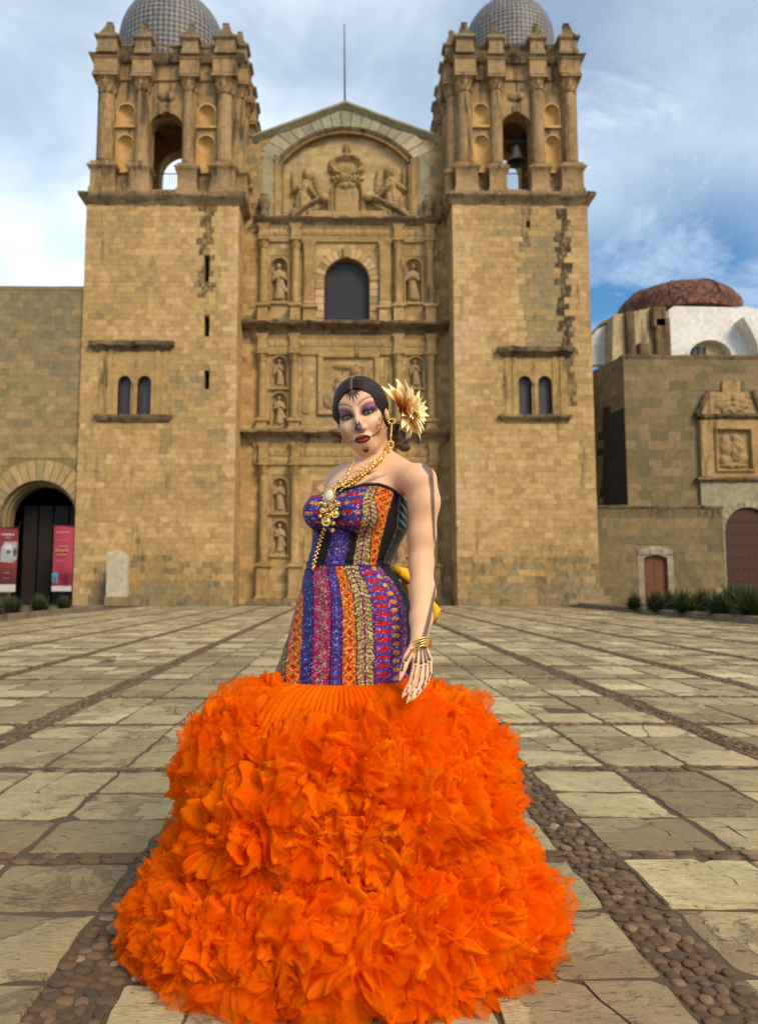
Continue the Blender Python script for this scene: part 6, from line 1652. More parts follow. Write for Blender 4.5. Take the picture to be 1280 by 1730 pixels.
allv = np.concatenate([vH, vB, vA]); allq = np.concatenate([qH, qB + len(vH), qA + len(vH) + len(vB)])
cb = paint_body(vB); ch_ = paint_head(vH); hx, hy, hz_ = to_head(vB[:, 0], vB[:, 1], vB[:, 2])
allc = np.concatenate([ch_, cb, paint_hand(vA)])
PERSON_AT = (TCX[0], PY0, 0.0)
person = np_mesh('person', allv, allq, M['skin'], None, colors=allc, at=PERSON_AT)
prop(person, 'woman in skull face paint, beaded strapless bodice and huge ruffled orange tulle skirt', 'person')

# eyes
for s in (-1, 1):
    c0_ = np.array((s*EYX, EYY, EYZ)); n, k = 36, 24; vv, cc, ff = [], [], []
    look = np.array((0.16, .97, -.14)); look /= np.linalg.norm(look)
    for i in range(k + 1):
        for j in range(n):
            t, a = math.pi*i/k, 2*math.pi*j/n
            e1 = np.cross(look, (0, 0, 1)); e1 /= np.linalg.norm(e1); e2 = np.cross(e1, look)
            d = look*math.cos(t) + (e1*math.cos(a) + e2*math.sin(a))*math.sin(t); vv.append(from_head(c0_ + d*EYR))
            r = EYR*math.sin(t); cc.append((.005, .005, .005) if r < .0026 and t < 1 else ((.17, .17, .11) if r < .0060 and t < 1 else ((.03, .03, .022) if r < .0069 and t < 1 else (.45, .41, .38))))
    for i in range(k):
        for j in range(n): ff.append((i*n + j, i*n + (j + 1) % n, (i + 1)*n + (j + 1) % n, (i + 1)*n + j))
    np_mesh('eye', vv, ff, M['eye'], person, colors=np.array(cc), at=from_head(c0_))
# lashes: short tapering hairs standing off the upper lids
for s in (-1, 1):
    lm = MB()
    for k in range(15):
        f = k/14; bx = s*(EYX - .0125 + .026*f); bz = EYZ + .0050*math.sin(.35 + f*2.4); by = EYY + math.sqrt(max(0, (EYR + .002)**2 - (bx - s*EYX)**2 - (bz - EYZ)**2))
        L = .0065 + .005*f; p0 = from_head((bx, by - .0005, bz)); p1 = from_head((bx + s*.35*L*(f - .2), by + .75*L, bz + .15*L)); p2 = from_head((bx + s*.9*L*(f - .2), by + .95*L, bz + .85*L))
        lm.tube([p0, p1, p2], [.0006, .0005, .0002], 4)
    lm.build('eyelashes', M['iron'], person)

# ---- hair
def sd_hair(X, Y, Z):
    x, y, z = to_head(X, Y, Z); q = (x, y, z); ax = np.abs(x); m = (ax, y, z)
    d = sd_ell(q, (0, -.024, .036), (.083, .099, .090)); d = sm_min(d, sd_ell(q, (0, -.065, -.015), (.066, .055, .062)), .03)
    d = sm_min(d, sd_ell(m, (.060, -.005, .016), (.024, .034, .036)), .02)
    an = np.arctan2(z + .03, y + .09) + 2.5*ax; d = d + .0011*np.sin(80*an + 3*np.sin(9*an + 20*ax))
    d = d + .0040*np.exp(-(x/.004)**2)*(z > .05)
    d = sm_max(d, -sd_ell(q, (0, .088, -.026), (.0675, .080, .113)), .006)
    d = sm_max(d, -sd_ell(m, (.085, -.002, -.028), (.022, .026, .036)), .006); d = np.maximum(d, -(z + .068))
    return d*HS
vh, qh = surface_nets(sd_hair, H0 - np.array([.12, .13, .12]), H0 + np.array([.12, .15, .16]), .0020)
x, y, z = to_head(vh[:, 0], vh[:, 1], vh[:, 2]); part = np.clip(1 - np.abs(x)/.0022, 0, 1)*(z > .06)*np.clip((y + .045)/.02, 0, 1)
np_mesh('hair', vh, qh, M['hair'], person, colors=np.stack([np.arctan2(z + .03, y + .09) + .25*np.abs(x)*10, np.abs(x)*8, part*.9], 1), at=from_head((0, -.03, .04)))
# braid behind the ear
bp = [(660, 716, 2.40), (668, 728, 2.385), (674, 740, 2.375), (678, 752, 2.37), (680, 762, 2.372)]
bpt = [Vector(V3(*b)) for b in bp]
def sd_braid(X, Y, Z):
    d = None
    for i in range(len(bpt) - 1):
        for t in (0.0, .5):
            c = bpt[i].lerp(bpt[i+1], t); off = .008*(1 if (2*i + (t > 0)) % 2 else -1); e = sd_ell((X, Y, Z), (c.x + off, c.y - .004, c.z), (.019, .018, .0125)); d = e if d is None else sm_min(d, e, .0035)
    return d
vb, qb = surface_nets(sd_braid, (bpt[0].x - .05, 2.31, bpt[-1].z - .03), (bpt[-1].x + .05, 2.46, bpt[0].z + .03), .003)
np_mesh('braid', vb, qb, M['hair'], person, colors=np.stack([vb[:, 2]*9 + vb[:, 0]*14, vb[:, 0]*4, np.full(len(vb), .10)], 1), at=tuple(bpt[0]))

# ---- flower in the hair
FCN = V3(675, 697, 2.395); fo = bpy.data.objects.new('hair_flower', None); fo.location = Vector(FCN) - wpos(person); link(fo, person)
fn_ = np.array((.80, -.58, .12)); fn_ /= np.linalg.norm(fn_); fe1 = np.cross(fn_, (0, 0, 1)); fe1 /= np.linalg.norm(fe1); fe2 = np.cross(fe1, fn_)
prd2 = random.Random(8)
PET = []
for k in range(5):
    vv, cc, ff = [], [], []; NL, NW = 10, 5
    for i in range(NL + 1):
        t = i/NL; w = .20*(math.sin(math.pi*min(1, t*.80 + .10))**.8)*(1 - t**4*.85)
        for j in range(NW):
            u = (j/(NW - 1) - .5)*2; vv.append((t, u*w, .10*math.sin(t*2.6 + k*.3) + .55*w*abs(u)**1.6 - .02*t*k + .02*math.sin(t*9 + k)))
            mixk = min(1, max(0, (t - .25)/.45)); a, b = np.array((.85, .30, .02)), np.array((.96, .77, .38)); col = a*(1 - mixk) + b*mixk
            if t > .7: col = col*.5 + np.array((.99, .90, .60))*.5
            cc.append(col)
    for i in range(NL):
        for j in range(NW - 1): a = i*NW + j; ff.append((a, a + 1, a + NW + 1, a + NW))
    me = bpy.data.meshes.new('petal'); me.from_pydata(vv, [], ff); me.polygons.foreach_set('use_smooth', [True]*len(ff))
    at_ = me.attributes.new('paint', 'FLOAT_COLOR', 'POINT'); c4 = np.ones((len(vv), 4), np.float32); c4[:, :3] = cc; at_.data.foreach_set('color', c4.ravel()); me.materials.append(M['petal']); PET.append(me)
for (n, el, L) in ((24, 4, .105), (22, 22, .096), (18, 42, .080), (13, 60, .060), (8, 78, .040)):
    for k in range(n):
        a = 2*math.pi*(k + .5*(el % 3))/n + prd2.uniform(-.12, .12); e = R(el + prd2.uniform(-9, 9)); l = L*prd2.uniform(.82, 1.14)
        d = (fe1*math.cos(a) + fe2*math.sin(a))*math.cos(e) + fn_*math.sin(e); s = np.cross(fn_, d); s /= max(1e-6, np.linalg.norm(s)); u = np.cross(d, s)
        if d[0] < -.20 and d[2] < .60: continue                  # the ear and cheek lie here
        tw = prd2.uniform(-.4, .4); s2 = s*math.cos(tw) + u*math.sin(tw); u2 = np.cross(d, s2)
        Mx = Matrix(((d[0], s2[0], u2[0]), (d[1], s2[1], u2[1]), (d[2], s2[2], u2[2]))).to_4x4()
        o = bpy.data.objects.new('petal', PET[prd2.randrange(5)]); o.matrix_local = Matrix.Translation(Vector(fn_)*0.012*(el/30)) @ Mx @ Matrix.Diagonal((l, l*prd2.uniform(.8, 1.05), l*.9, 1)); link(o, fo)
        o.matrix_local = Matrix.Translation(Vector(fn_)*0.012*(el/30)) @ Mx @ Matrix.Diagonal((l, l*prd2.uniform(.8, 1.05), l*.9, 1))

# ---- bodice: wrapped round the torso by ray casting
def ztop(th):
    t = np.degrees(th) % 360                       # 0 = image right, 270 = towards the camera
    px_y = np.interp(t, [0, 60, 90, 130, 170, 200, 225, 245, 262, 285, 305, 325, 345, 360], [866, 884, 888, 872, 846, 832, 827, 826, 820, 820, 826, 838, 852, 866])
    return 1.0 + (991 - px_y)*2.30/1280*1.004
zhem = .715
NT_, NZ_ = 620, 330
th = np.linspace(0, 2*math.pi, NT_, endpoint=False); fv = np.linspace(0, 1, NZ_)
TH, FV = np.meshgrid(th, fv, indexing='ij'); ZZ = zhem + FV*(ztop(TH) - zhem)
cxg = np.interp(ZZ, TZ, TCX); cyg = np.interp(ZZ, TZ, TCY); lo_r = np.zeros_like(TH); hi_r = np.full_like(TH, .34)
for _ in range(22):
    md = (lo_r + hi_r)/2; ins = sd_torso((cxg + md*np.cos(TH), cyg + md*np.sin(TH), ZZ)) < 0; lo_r = np.where(ins, md, lo_r); hi_r = np.where(ins, hi_r, md)
WK = np.exp(-((ZZ - P(590, 957, PY0).z)/.030)**2)
RR = lo_r + .0050 + .0022*WK*np.sin(ZZ*260 + 3*np.sin(TH*5)) + .0010*np.sin(ZZ*90 + 4*np.sin(TH*3) + TH*7)*(ZZ < P(590, 957, PY0).z)
BX, BY, BZ = cxg + RR*np.cos(TH), cyg + RR*np.sin(TH), ZZ
# stripes, measured across the visible front
cosx = np.cos(TH); front = np.sin(TH) < .02
xf = np.where(front, (cosx + 1)/2, np.where(cosx > 0, 1.3, -.3))
zw_ = P(590, 957, PY0).z
LOWB = {0: [.07, .165, .24, .385, .49, .62, .755, .965], 1: [-.05, .045, .115, .275, .37, .50, .67, .955], 2: [-.2, -.05, .06, .215, .315, .43, .62, .90]}
zk = [zhem, P(590, 1010, PY0).z, zw_]
def bound(i): return np.interp(ZZ, zk, [LOWB[0][i], LOWB[1][i], LOWB[2][i]])
col = np.zeros(TH.shape + (3,)); col[:] = (.010, .009, .010)
rg = np.random.default_rng(3); 
def bl(k=2): return np.repeat(np.repeat(rg.random((NT_//k + 1, NZ_//k + 1)), k, 0), k, 1)[:NT_, :NZ_]
S1, S2, S3 = bl(), bl(), bl()
def frac(v): return v - np.floor(v)
vm = ZZ
def pat(kind, s, v, sel):
    """embroidered band: s across 0..1, v metres along"""
    c = np.zeros(s.shape + (3,)); L = lambda m, q: c.__setitem__(m, q)
    if kind == 'orange':
        c[:] = (.86, .13, .008); f = frac(v/.026); dm = np.abs(f - .5)*2 + np.abs(s - .5)*2.6
        L(np.abs(dm - .98) < .17, (.88, .30, .015)); L(dm < .62, (.62, .012, .010)); g = frac(v/.026 + .5); d2 = np.abs(g - .5)*3 + np.abs(s - .82)*5; L(d2 < .55, (.03, .16, .03)); d3 = np.abs(g - .5)*3 + np.abs(s - .16)*5; L(d3 < .5, (.50, .02, .18)); L((s < .05) | (s > .95), (.16, .012, .03))
        L(S1 < .07, (.88, .50, .04))
    elif kind == 'magenta':
        c[:] = (.46, .012, .10); L(S1 < .30, (.72, .10, .26)); L(S1 > .86, (.20, .008, .09)); zg = np.abs(frac(v/.034) - .5)*2; L(np.abs(s - .25 - .5*zg) < .07, (.07, .16, .22)); L((np.abs(s - .25 - .5*zg) < .12) & (S2 < .4), (.36, .40, .07)); L((s < .05) | (s > .95), (.04, .006, .05))
    elif kind == 'blue':
        c[:] = (.045, .028, .22); L(S1 < .25, (.07, .12, .50)); L(S1 > .82, (.20, .012, .16)); f = frac(v/.020); L((f < .3) & (S2 < .55), (.17, .02, .20)); L((np.abs(s - .5) < .16) & (np.abs(f - .6) < .16), (.10, .16, .55)); L((s < .07) | (s > .93), (.02, .008, .05))
    elif kind == 'navy':
        c[:] = (.022, .022, .15); L(S1 < .25, (.04, .11, .42)); L(S1 > .86, (.14, .01, .14))
    elif kind == 'green':
        c[:] = (.40, .44, .05); f = frac((v + .010*np.abs(s - .5)*2)/.0135); L(f < .30, (.20, .03, .10)); L((f > .55) & (f < .72), (.58, .30, .08)); L(np.abs(s - .5) < .045, (.05, .02, .05)); L((np.abs(np.abs(s - .5) - .13) < .055) & (f > .45), (.68, .16, .25)); L((s < .05) | (s > .95), (.10, .015, .06)); L(S1 < .08, (.65, .65, .30))
    elif kind == 'dots':
        c[:] = (.17, .010, .17); L(S1 < .33, (.06, .08, .46)); L(S1 > .80, (.44, .015, .11)); L((S1 > .33) & (S1 < .37), (.40, .50, .70)); f = frac(v/.0245); e = np.hypot((s - .34)/.20, (f - .5)/.30); L((e < 1) & (S2 < .93), (.72, .012, .012)); f2 = frac(v/.0245 + .5); e = np.hypot((s - .36)/.24, (f2 - .5)/.22); L((e < 1) & (S2 < .7), (.07, .09, .50)); e = np.hypot((s - .70)/.10, (f2 - .5)/.26); L(e < 1, (.82, .36, .02)); L((s > .90) & (frac(v/.03) < .35) & (S2 < .7), (.75, .16, .02))
    elif kind == 'bust':
        c[:] = (.055, .028, .25); L(S1 < .28, (.05, .09, .48)); L(S1 > .84, (.30, .012, .12)); L((S1 > .30) & (S1 < .335), (.45, .55, .75))
        a, b = frac(s*3.2 + np.floor(v/.030)*.5), frac(v/.030); e = np.hypot((a - .5)/.26, (b - .5)/.28); L((e < 1) & (S2 < .92), (.66, .012, .014)); a2 = frac(a + .5); e = np.hypot((a2 - .5)/.15, (b - .5)/.2); L((e < 1), (.80, .34, .02))
    elif kind == 'olive':
        c[:] = (.22, .22, .06); L(S1 < .3, (.5, .2, .05)); L(S1 > .75, (.10, .03, .12))
    else: c[:] = (.010, .009, .010)
    bead = (.30 + .95*S3)*(.8 + .4*rg.random(TH.shape)); c = c*bead[..., None]; sp = (S3 > .965) & (kind != 'black'); c[sp] = np.minimum(1, c[sp]*1.6 + .22)
    return c
low = ZZ < zw_
names = ['olive', 'orange', 'navy', 'magenta', 'blue', 'orange', 'green', 'dots']; prev = np.full_like(xf, -.6)
for i, nm in enumerate(names):
    b = bound(i); s = np.clip((xf - prev)/np.maximum(b - prev, 1e-3), 0, 1)
    sel = low & (xf >= prev) & (xf < b); c = pat(nm, s, vm, sel); col[sel] = c[sel]; prev = b
# upper part: cups, ribs and boned panels
zu = [zw_, P(590, 905, PY0).z, P(590, 884, PY0).z, P(590, 850, PY0).z, P(590, 820, PY0).z]
UB = [('navy', [.06, .07, .0, -.2, -.2]), ('black', [.185, .155, .0, -.2, -.2]), ('blue', [.46, .40, .0, -.2, -.2]), ('black', [.56, .475, .0, -.2, -.2]),
      ('bust', [.56, .475, .50, .48, .50]), ('green', [.785, .66, .66, .60, .64]), ('orange', [.86, .80, .80, .84, .86])]
prev = np.full_like(xf, -.6)
for nm, bb in UB:
    b = np.interp(ZZ, zu, bb); s = np.clip((xf - prev)/np.maximum(b - prev, 1e-3), 0, 1)
    sel = (~low) & (xf >= prev) & (xf < b); c = pat(nm, s, vm, sel); col[sel] = c[sel]; prev = np.maximum(prev, b)
zc_ = P(590, 893, PY0).z
blk = (ZZ > ztop(TH) - .0075); col[blk] = (.010, .009, .010)
wb_ = (np.abs(ZZ - zw_) < .0022); col[wb_] = (.05, .01, .05)
vv = np.stack([BX.ravel(), BY.ravel(), BZ.ravel()], 1)
i, j = np.meshgrid(np.arange(NT_), np.arange(NZ_ - 1), indexing='ij'); i2 = (i + 1) % NT_
fq = np.stack([(i*NZ_ + j).ravel(), (i2*NZ_ + j).ravel(), (i2*NZ_ + j + 1).ravel(), (i*NZ_ + j + 1).ravel()], 1)
bod = np_mesh('bodice', vv, fq, M['embroid'], person, colors=col.reshape(-1, 3))
bod['label'] = 'strapless bodice with embroidered beaded stripes in purple, orange, magenta and green'
rim = MB(); rim.tube([(BX[k % NT_, -1] , BY[k % NT_, -1], BZ[k % NT_, -1] - .001) for k in range(0, NT_ + 10, 10)], .0042, 8, False); rim.build('neckline_trim', M['piping'], bod, smooth=True)
# black satin side panel with boning
def strip(name, x0s, mat, off, th_r):
    pass
zlo, zhi = zw_ + .004, None
pv, pf = [], []; NA, NB = 22, 40
for a in range(NA + 1):
    t = R(322) + (R(392) - R(322))*a/NA
    zt_ = float(ztop(np.array(t))) - .004
    for b in range(NB + 1):
        z_ = zlo + (zt_ - zlo)*b/NB; cx_, cy_ = np.interp(z_, TZ, TCX), np.interp(z_, TZ, TCY); l_, h_ = 0.0, .34
        tt = t + .10*(1 - b/NB)
        for _ in range(18):
            m_ = (l_ + h_)/2
            if sd_torso((np.array(cx_ + m_*math.cos(tt)), np.array(cy_ + m_*math.sin(tt)), np.array(z_))) < 0: l_ = m_
            else: h_ = m_
        r_ = l_ + .0075 + .0012*math.sin(b*1.3 + a*.2); pv.append((cx_ + r_*math.cos(tt), cy_ + r_*math.sin(tt), z_))
for a in range(NA):
    for b in range(NB): k = a*(NB + 1) + b; pf.append((k, k + NB + 1, k + NB + 2, k + 1))
np_mesh('side_panel', pv, pf, M['satin'], bod)
tb = MB(); tb.tube([pv[b] for b in range(NB + 1)], .0055, 8); tb.build('side_piping', M['piping'], bod, smooth=True)

# ---- what a pixel ray meets on the dressed body (for jewellery)
def hit(px, py, off=.004):
    d = np.array(ray(px, py)); d /= np.linalg.norm(d); p = np.array([0, 0, CAMZ]) + d*1.7
    for _ in range(60):
        q = (np.array(p[0]), np.array(p[1]), np.array(p[2])); s = min(float(sd_body(q, hand=False, low=False)), float(sd_torso(q)) - .006) - off
        p = p + d*max(s*.8, .0004)
        if s < .0008: break
    return p
gold = lambda: M['gold']
def beads(mb, pts, r, step, jit=.0012, sub=1):
    pts = [np.array(p) for p in pts]
    for a, b in zip(pts[:-1], pts[1:]):
        n = max(1, int(np.linalg.norm(b - a)/step))
        for i in range(n):
            c = a + (b - a)*i/n + np.array([prd2.uniform(-jit, jit) for _ in range(3)])
            mb.ico(c, r*prd2.uniform(.7, 1.2), sub, (1, 1, .75), Matrix.Rotation(prd2.uniform(0, 3), 3, 'Y'))
nk = MB()
strandA = [hit(x, y_, .005) for x, y_ in ((657, 752), (650, 764), (640, 776), (628, 787), (615, 797), (602, 806), (590, 814), (578, 820), (568, 826), (561, 833))]
strandB = [hit(x, y_, .005) for x, y_ in ((655, 760), (645, 773), (634, 785), (620, 797), (606, 808), (594, 816), (582, 823), (572, 831))]
strandC = [hit(x, y_, .005) for x, y_ in ((601, 772), (596, 782), (591, 793), (586, 803), (580, 812), (573, 820), (566, 828))]
strandD = [hit(x, y_, .005) for x, y_ in ((648, 766), (636, 780), (624, 791), (611, 800), (598, 809), (585, 817))]
beads(nk, strandA, .0060, .0070, .003); beads(nk, strandB, .0056, .0065, .003); beads(nk, strandC, .0050, .0075, .002); beads(nk, strandD, .0055, .0070, .005)
for s_ in (strandA, strandB, strandC): nk.tube([tuple(p) for p in s_], .0018, 6)
ne = nk.build('necklace', gold(), person, smooth=True)
def coin(px, py, r, name='coin', mat=None, off=.010, tall=1.0, rim=True):
    c = hit(px, py, off); n = (np.array([0, 0, CAMZ]) - c); n /= np.linalg.norm(n); n = n + np.array([-.25, 0, .1]); n /= np.linalg.norm(n)
    e1 = np.cross(n, (0, 0, 1)); e1 /= np.linalg.norm(e1); e2 = np.cross(e1, n); m = MB(); N = 24
    rot = .25; f1, f2 = e1*math.cos(rot) + e2*math.sin(rot), -e1*math.sin(rot) + e2*math.cos(rot)
    prof = [(1.0, -.0015), (1.05, .0), (1.0, .0022), (.85, .0022), (.80, .0010), (.62, .0010), (.55, .0022), (.2, .0034), (.01, .0036)]
    m.rings([[tuple(c + (f1*math.cos(a) + f2*tall*math.sin(a))*r*k + n*h) for a in [2*math.pi*i/N for i in range(N)]] for k, h in prof], True, True, True)
    o = m.build(name, mat or gold(), ne, angle=40); return o, c, n, f1, f2
pend, pc, pn_, f1, f2 = coin(556, 838, .0185, 'pendant_frame', None, .012, 1.35)
m = MB(); prof = [(1.0, .0), (.92, .004), (.6, .0065), (.02, .0075)]
m.rings([[tuple(pc + (f1*math.cos(a) + f2*1.45*math.sin(a))*.0125*k + pn_*(h + .001)) for a in [2*math.pi*i/24 for i in range(24)]] for k, h in prof], True, True, True); m.build('pendant_stone', M['pearl'], ne, smooth=True)
for (x, y_, r) in ((566, 868, .0125), (551, 881, .0145), (545, 862, .0085), (560, 855, .0080), (571, 851, .0075), (557, 870, .0065), (563, 884, .0062), (562, 896, .0060), (549, 852, .0065), (541, 872, .006)): coin(x, y_, r, off=.008 + .004*prd2.random())
fl = MB()
for k in range(70):
    a = prd2.uniform(0, 6.283); q = hit(557 + 15*math.cos(a)*prd2.random()**.4, 851 + 26*math.sin(a)*prd2.random()**.4, .008); fl.ico(q, prd2.uniform(.0018, .0038), 1)
beads(fl, [hit(x, y_, .006) for x, y_ in ((588, 812), (577, 816), (571, 813), (582, 822), (592, 818))], .0065, .007, .004)
fl.build('filigree', gold(), ne, smooth=True)
tl = MB(); tp_ = [hit(x, y_, .006) for x, y_ in ((548, 893), (544, 905), (540, 918), (536, 932), (532, 946), (529, 960))]
for a, b in zip(tp_[:-1], tp_[1:]):
    for i in range(4): c = a + (b - a)*i/4; sgn = 1 if i % 2 else -1; tl.ico(c + np.array([sgn*.0028, 0, 0]), .0060, 1, (1.0, .7, .75), Matrix.Rotation(sgn*.7, 3, 'Y'))
tl.ico(tp_[-1], .0055, 2, (.8, .8, 1.3)); tl.build('chain_tail', gold(), ne, smooth=True)
# earrings
er = MB(); e0 = from_head((.078, .004, -.036)); e0 = V3(661, 712, float(e0[1]) - .012)
for k in range(8): a = 2*math.pi*k/8; er.ico(e0 + np.array([.010*math.cos(a), -.002, .008*math.sin(a)]), .0052, 1, (1, .6, .8))
for k in range(9): er.ico(e0 + np.array([-.001*k*.4, -.002, -.014 - .0062*k]), .0052 - .0002*k, 1, (.9, .7, 1.0)); 
for k in range(12): a = 2*math.pi*k/12; er.ico(e0 + np.array([.008*math.cos(a) - .003, -.003, -.074 + .011*math.sin(a)]), .0042, 1)
er.build('earring', gold(), person, smooth=True)
er = MB(); e1_ = V3(579.5, 738, float(from_head((-.07, .0, -.05))[1]) + .0)
er.tube([e1_ + np.array([0, 0, .012]), e1_ + np.array([-.001, 0, -.030]), e1_ + np.array([-.004, 0, -.060])], .0013, 6)
for k in range(7): er.ico(e1_ + np.array([-.0004*k, 0, -.006*k]), .0026, 1)
er.ico(e1_ + np.array([-.004, 0, -.062]), .0048, 1, (.8, .8, 1.5)); er.build('earring', gold(), person, smooth=True)
# bangles and hanging charm
ax_d = Vector(WR_L - ARM_PTS[5]).normalized()
for k in range(4):
    c = Vector(V3(709.5, 1089 + 4.5*k, 2.113 - .005*k)); n = (ax_d + Vector((.48 + .05*k, 0, .10))).normalized(); e1 = n.cross(Vector((0, 1, 0))).normalized(); e2 = n.cross(e1); m = MB(); r = .0335 + .0006*k
    m.tube([c + (e1*math.cos(2*math.pi*i/40) + e2*.82*math.sin(2*math.pi*i/40))*r for i in range(41)], .0019, 8, False); m.build('bangle', gold(), person, smooth=True)
m = MB(); b0 = V3(726, 1104, 2.10); m.tube([b0, b0 + np.array([.003, 0, -.02]), b0 + np.array([.004, 0, -.05])], .0010, 6); m.ico(b0 + np.array([.004, -.002, -.056]), .0075, 2, (.55, .3, 1.2)); m.build('bangle_charm', gold(), person, smooth=True)
# nails
for ch, L in zip(FING + [THUMB], (.017, .018, .017, .014, .020)):
    a, b = V3(*ch[-2]), V3(*ch[-1]); d = (b - a)/np.linalg.norm(b - a); m = MB(); s = np.cross(d, (0, 1, 0)); s /= np.linalg.norm(s); n = np.cross(s, d); n = n*(-1 if n[1] > 0 else 1)
    base_ = b - d*.004 + n*.0036; rs = []
    for t in (0, .25, .5, .75, 1.0):
        w = .0046*(1 - t**2.2*.9); c = base_ + d*L*t - n*.0025*t*t; rs.append([tuple(c + s*w*u + n*(.0013*(1 - u*u))) for u in (-1, -.5, 0, .5, 1)] + [tuple(c + s*w*u - n*.0006) for u in (1, 0, -1)])
    m.rings(rs, True, True, True); m.build('nail', M['nail'], person, smooth=True)

# ---- skirt
SK = bpy.data.objects.new('skirt', None); SK.location = (0, 0, 0); link(SK, person); SK['label'] = 'floor-length orange tulle skirt in deep gathered ruffles'
SCX = lambda z: float(np.interp(z, [0, .2, .45, .715], [P(570, 1540, PY0).x, P(580, 1430, PY0).x, P(588, 1300, PY0).x, P(580, 1150, PY0).x]))
SR = lambda z: float(np.interp(z, [-.02, .06, .13, .20, .25, .30, .40, .50, .57, .63, .68, .715], [.525, .530, .512, .462, .405, .412, .425, .408, .365, .308, .248, .205]))
SD = lambda z: float(np.interp(z, [0, .3, .715], [.86, .92, .80]))     # slightly flatter front to back
def skirt_pt(t, z, off=0.0):
    r = SR(z) + off; return np.array((SCX(z) + r*math.cos(t), PY0 + SD(z)*r*math.sin(t), z))
# inner dense layer with folds
NTc, zz_ = 240, [.008, .05, .10, .16, .22, .26, .32, .40, .48, .54]
m = MB(); rs = []
for k, z in enumerate(zz_): rs.append([tuple(skirt_pt(t, z, -.055 + .014*math.sin(23*t + 2*math.sin(5*t) + k*.4) + .008*math.sin(57*t + k))) for t in [2*math.pi*i/NTc for i in range(NTc)]])
m.rings(rs, True, False, True); m.build('underskirt', M['tulle_core'], SK, smooth=True)
# gathered yoke below the bodice: layered, finely pleated
for L in range(3):
    m = MB(); rs = []; N = 900
    for k in range(13):
        f = k/12; z = .7215 - (.115 + .014*L)*f**.9; rs.append([])
        for i in range(N):
            t = 2*math.pi*i/N; amp = (.002 + .011*f); fold = .6*math.sin(41*t + 7*math.sin(3*t + L) + L*2) + .7*math.sin(97*t + 6*math.sin(4*t) + L)
            # start on the bodice hem, end on the ruffles
            cx_, cy_ = np.interp(zhem, TZ, TCX), np.interp(zhem, TZ, TCY); hb_r = RR[int(i/N*NT_) % NT_, 2]
            hem = np.array((cx_ + (hb_r + .001 + .002*L)*math.cos(t), cy_ + (hb_r + .001 + .002*L)*math.sin(t), .7215))
            outp = skirt_pt(t, max(.56, z), .022 + .008*L); w = f**.75
            p = hem*(1 - w) + outp*w; p[2] = hem[2]*(1 - f) + (z + .035*math.sin(f*math.pi)*0.9)*f; 
            rs[-1].append((p[0] + amp*fold*math.cos(t), p[1] + amp*fold*math.sin(t), p[2] + f*f*(.012*math.sin(13*t + L*2) + .010*math.sin(29*t + L))))
    m.rings(rs, True); m.build('yoke_layer', M['tulle'] if L else M['tulle_core'], SK, smooth=True)

def ruffle_mesh(seed, Rr, H, amp, mat):
    """a puff of gathered net: a soft dome crumpled into winding folds that fan out from where it is stitched down"""
    rd = random.Random(seed); NR, NA_ = 52, 176; o = Vector((rd.uniform(0, 90), rd.uniform(0, 90), rd.uniform(0, 90))); vv = np.zeros((NR*NA_, 3)); f = rd.uniform(11.5, 15.0)
    k1, p1, p2 = rd.choice((3, 4, 5)), rd.uniform(0, 6.28), rd.uniform(0, 6.28)
    for i in range(NR):
        q = .03 + .97*i/(NR - 1)
        for j in range(NA_):
            a = 2*math.pi*j/NA_; lob = 1 + .10*math.sin(k1*a + p1) + .06*math.sin((k1 + 3)*a + p2)
            rr0 = Rr*lob*math.sin(q*1.72); h = H*lob*math.cos(q*1.72) ; x, y = rr0*math.cos(a), rr0*math.sin(a)
            P0 = Vector((x, y, h*.8)) + o
            w = mnoise.noise_vector(P0*9.0)*.026
            n1 = mnoise.noise((P0 + w)*f); n2 = mnoise.noise((P0 + w*1.4)*f*1.9 + Vector((7, 3, 1)))
            fan = math.sin(a*11 + 2.2*n2 + p2)*(1 - q)                       # gathers run out from the stitch
            r1 = max(0.0, 1 - abs(n1)*3.4); r2 = max(0.0, 1 - abs(n2)*3.4)
            d = amp*(r1**1.3*.95 + .42*r2**1.4 + .16*fan - .35) - amp*1.1*math.exp(-(q/.16)**2)
            nx, ny, nz = math.sin(q*1.72)*math.cos(a), math.sin(q*1.72)*math.sin(a), math.cos(q*1.72)*.85 + .15
            tv = mnoise.noise_vector(P0*11 + Vector((2, 5, 8)))*amp*.55          # sideways lean makes the folds overhang
            k = r1 + .5*r2; vv[i*NA_ + j] = (x + d*nx + tv.x*k, y + d*ny + tv.y*k, h + d*nz + tv.z*k*.5)
    i, j = np.meshgrid(np.arange(NR - 1), np.arange(NA_), indexing='ij'); j2 = (j + 1) % NA_
    ff = np.stack([(i*NA_ + j).ravel(), (i*NA_ + j2).ravel(), ((i + 1)*NA_ + j2).ravel(), ((i + 1)*NA_ + j).ravel()], 1)
    me = bpy.data.meshes.new('ruffle'); me.from_pydata(vv.tolist(), [], ff.tolist()); me.polygons.foreach_set('use_smooth', [True]*len(ff)); me.materials.append(mat); return me
RM = [ruffle_mesh(200 + k, .108 + .008*(k % 4), .075 + .008*(k % 3), .038 + .004*(k % 3), M['tulle']) for k in range(16)]
RT = [ruffle_mesh(300 + k, .122 + .006*(k % 3), .088, .040, M['tulle_thin']) for k in range(8)]
rr_ = random.Random(12); n_r = 0
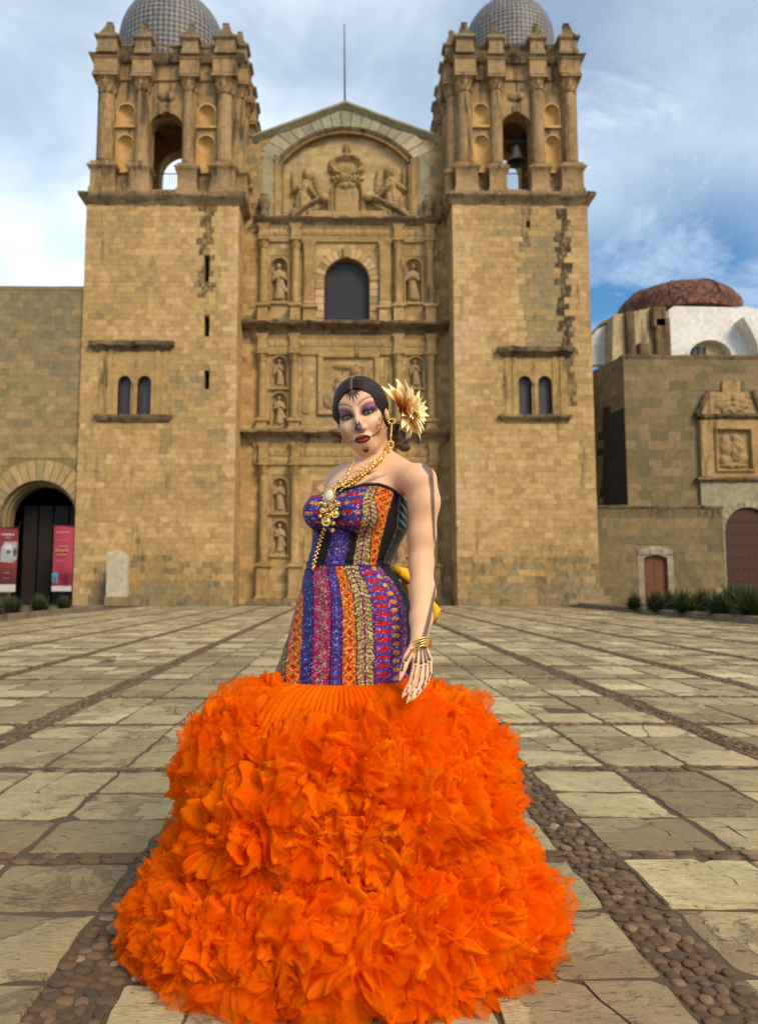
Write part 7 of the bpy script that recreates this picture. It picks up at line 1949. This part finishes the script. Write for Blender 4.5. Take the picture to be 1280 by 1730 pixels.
def put_ruffle(t, z, off, scale, lib, name='ruffle'):
    p = skirt_pt(t, z, off); e = 1e-3; dt = skirt_pt(t + e, z, off) - skirt_pt(t - e, z, off); dz = skirt_pt(t, min(.7, z + .03), off) - skirt_pt(t, max(.0, z - .03), off)
    n = np.cross(dt, dz); n /= np.linalg.norm(n); n = n + np.array((0, 0, .10)); n /= np.linalg.norm(n)
    e2 = dz - n*np.dot(dz, n); e2 /= np.linalg.norm(e2); e1 = np.cross(e2, n); spin = rr_.uniform(0, 6.28)
    u1, u2 = e1*math.cos(spin) + e2*math.sin(spin), -e1*math.sin(spin) + e2*math.cos(spin)
    Mx = Matrix(((u1[0], u2[0], n[0], p[0]), (u1[1], u2[1], n[1], p[1]), (u1[2], u2[2], n[2], p[2]), (0, 0, 0, 1)))
    o = bpy.data.objects.new(name, lib[rr_.randrange(len(lib))]); link(o, SK)
    s = scale; o.matrix_local = Matrix.Translation(-Vector(PERSON_AT)) @ Mx @ Matrix.Diagonal((s*rr_.choice((-1, 1)), s, s*rr_.uniform(.85, 1.15), 1))
for (z, off, sc, gap) in ((.060, -.020, .88, .128), (.135, -.030, 1.0, .136), (.215, -.030, 1.0, .136), (.290, -.042, 1.0, .134), (.370, -.036, 1.05, .138), (.450, -.036, 1.05, .138), (.525, -.040, .98, .130), (.590, -.044, .84, .118), (.640, -.045, .62, .100)):
    n = int(2*math.pi*SR(z)/gap); ph = rr_.uniform(0, 1)
    for i in range(n):
        t = 2*math.pi*(i + ph + rr_.uniform(-.2, .2))/n
        if z > .57 and R(228) < t % 6.283 < R(312): continue           # the smooth gathers show here
        zz0 = max(.045, z + rr_.uniform(-.025, .025)); of = off + rr_.uniform(-.020, .018); sz_ = sc*rr_.uniform(.84, 1.2)
        put_ruffle(t, zz0, of, sz_, RM); n_r += 1
        if (t % 6.283 > R(165)) or t % 6.283 < R(15):
            if rr_.random() < .85: put_ruffle(t + rr_.uniform(-.08, .08), max(.05, zz0 + rr_.uniform(-.03, .03)), of + .012, sz_*1.04, RT)
print('ruffles', n_r)
# yellow ribbon bow behind the waist
m = MB()
for (pts, w) in (([(664, 962, 2.47), (682, 968, 2.50), (690, 985, 2.50), (692, 1008, 2.49)], .022), ([(668, 965, 2.49), (700, 985, 2.50), (722, 1008, 2.49), (735, 1030, 2.47), (728, 1052, 2.47)], .022)):
    q = [Vector(V3(*c)) for c in pts]; rs = []
    for i, p in enumerate(q):
        d = (q[min(i + 1, len(q) - 1)] - q[max(i - 1, 0)]).normalized(); s = d.cross(Vector((0, 1, 0))).normalized(); ww = w*(.5 + .5*math.sin(math.pi*(i + .4)/len(q)))
        rs.append([p - s*ww, p - Vector((0, .0015, 0)) + s*ww*.2, p + s*ww, p + Vector((0, .0015, 0)) + s*ww*.2])
    m.rings(rs, True, True, True)
m.build('waist_bow', M['yellow'], person, smooth=True)
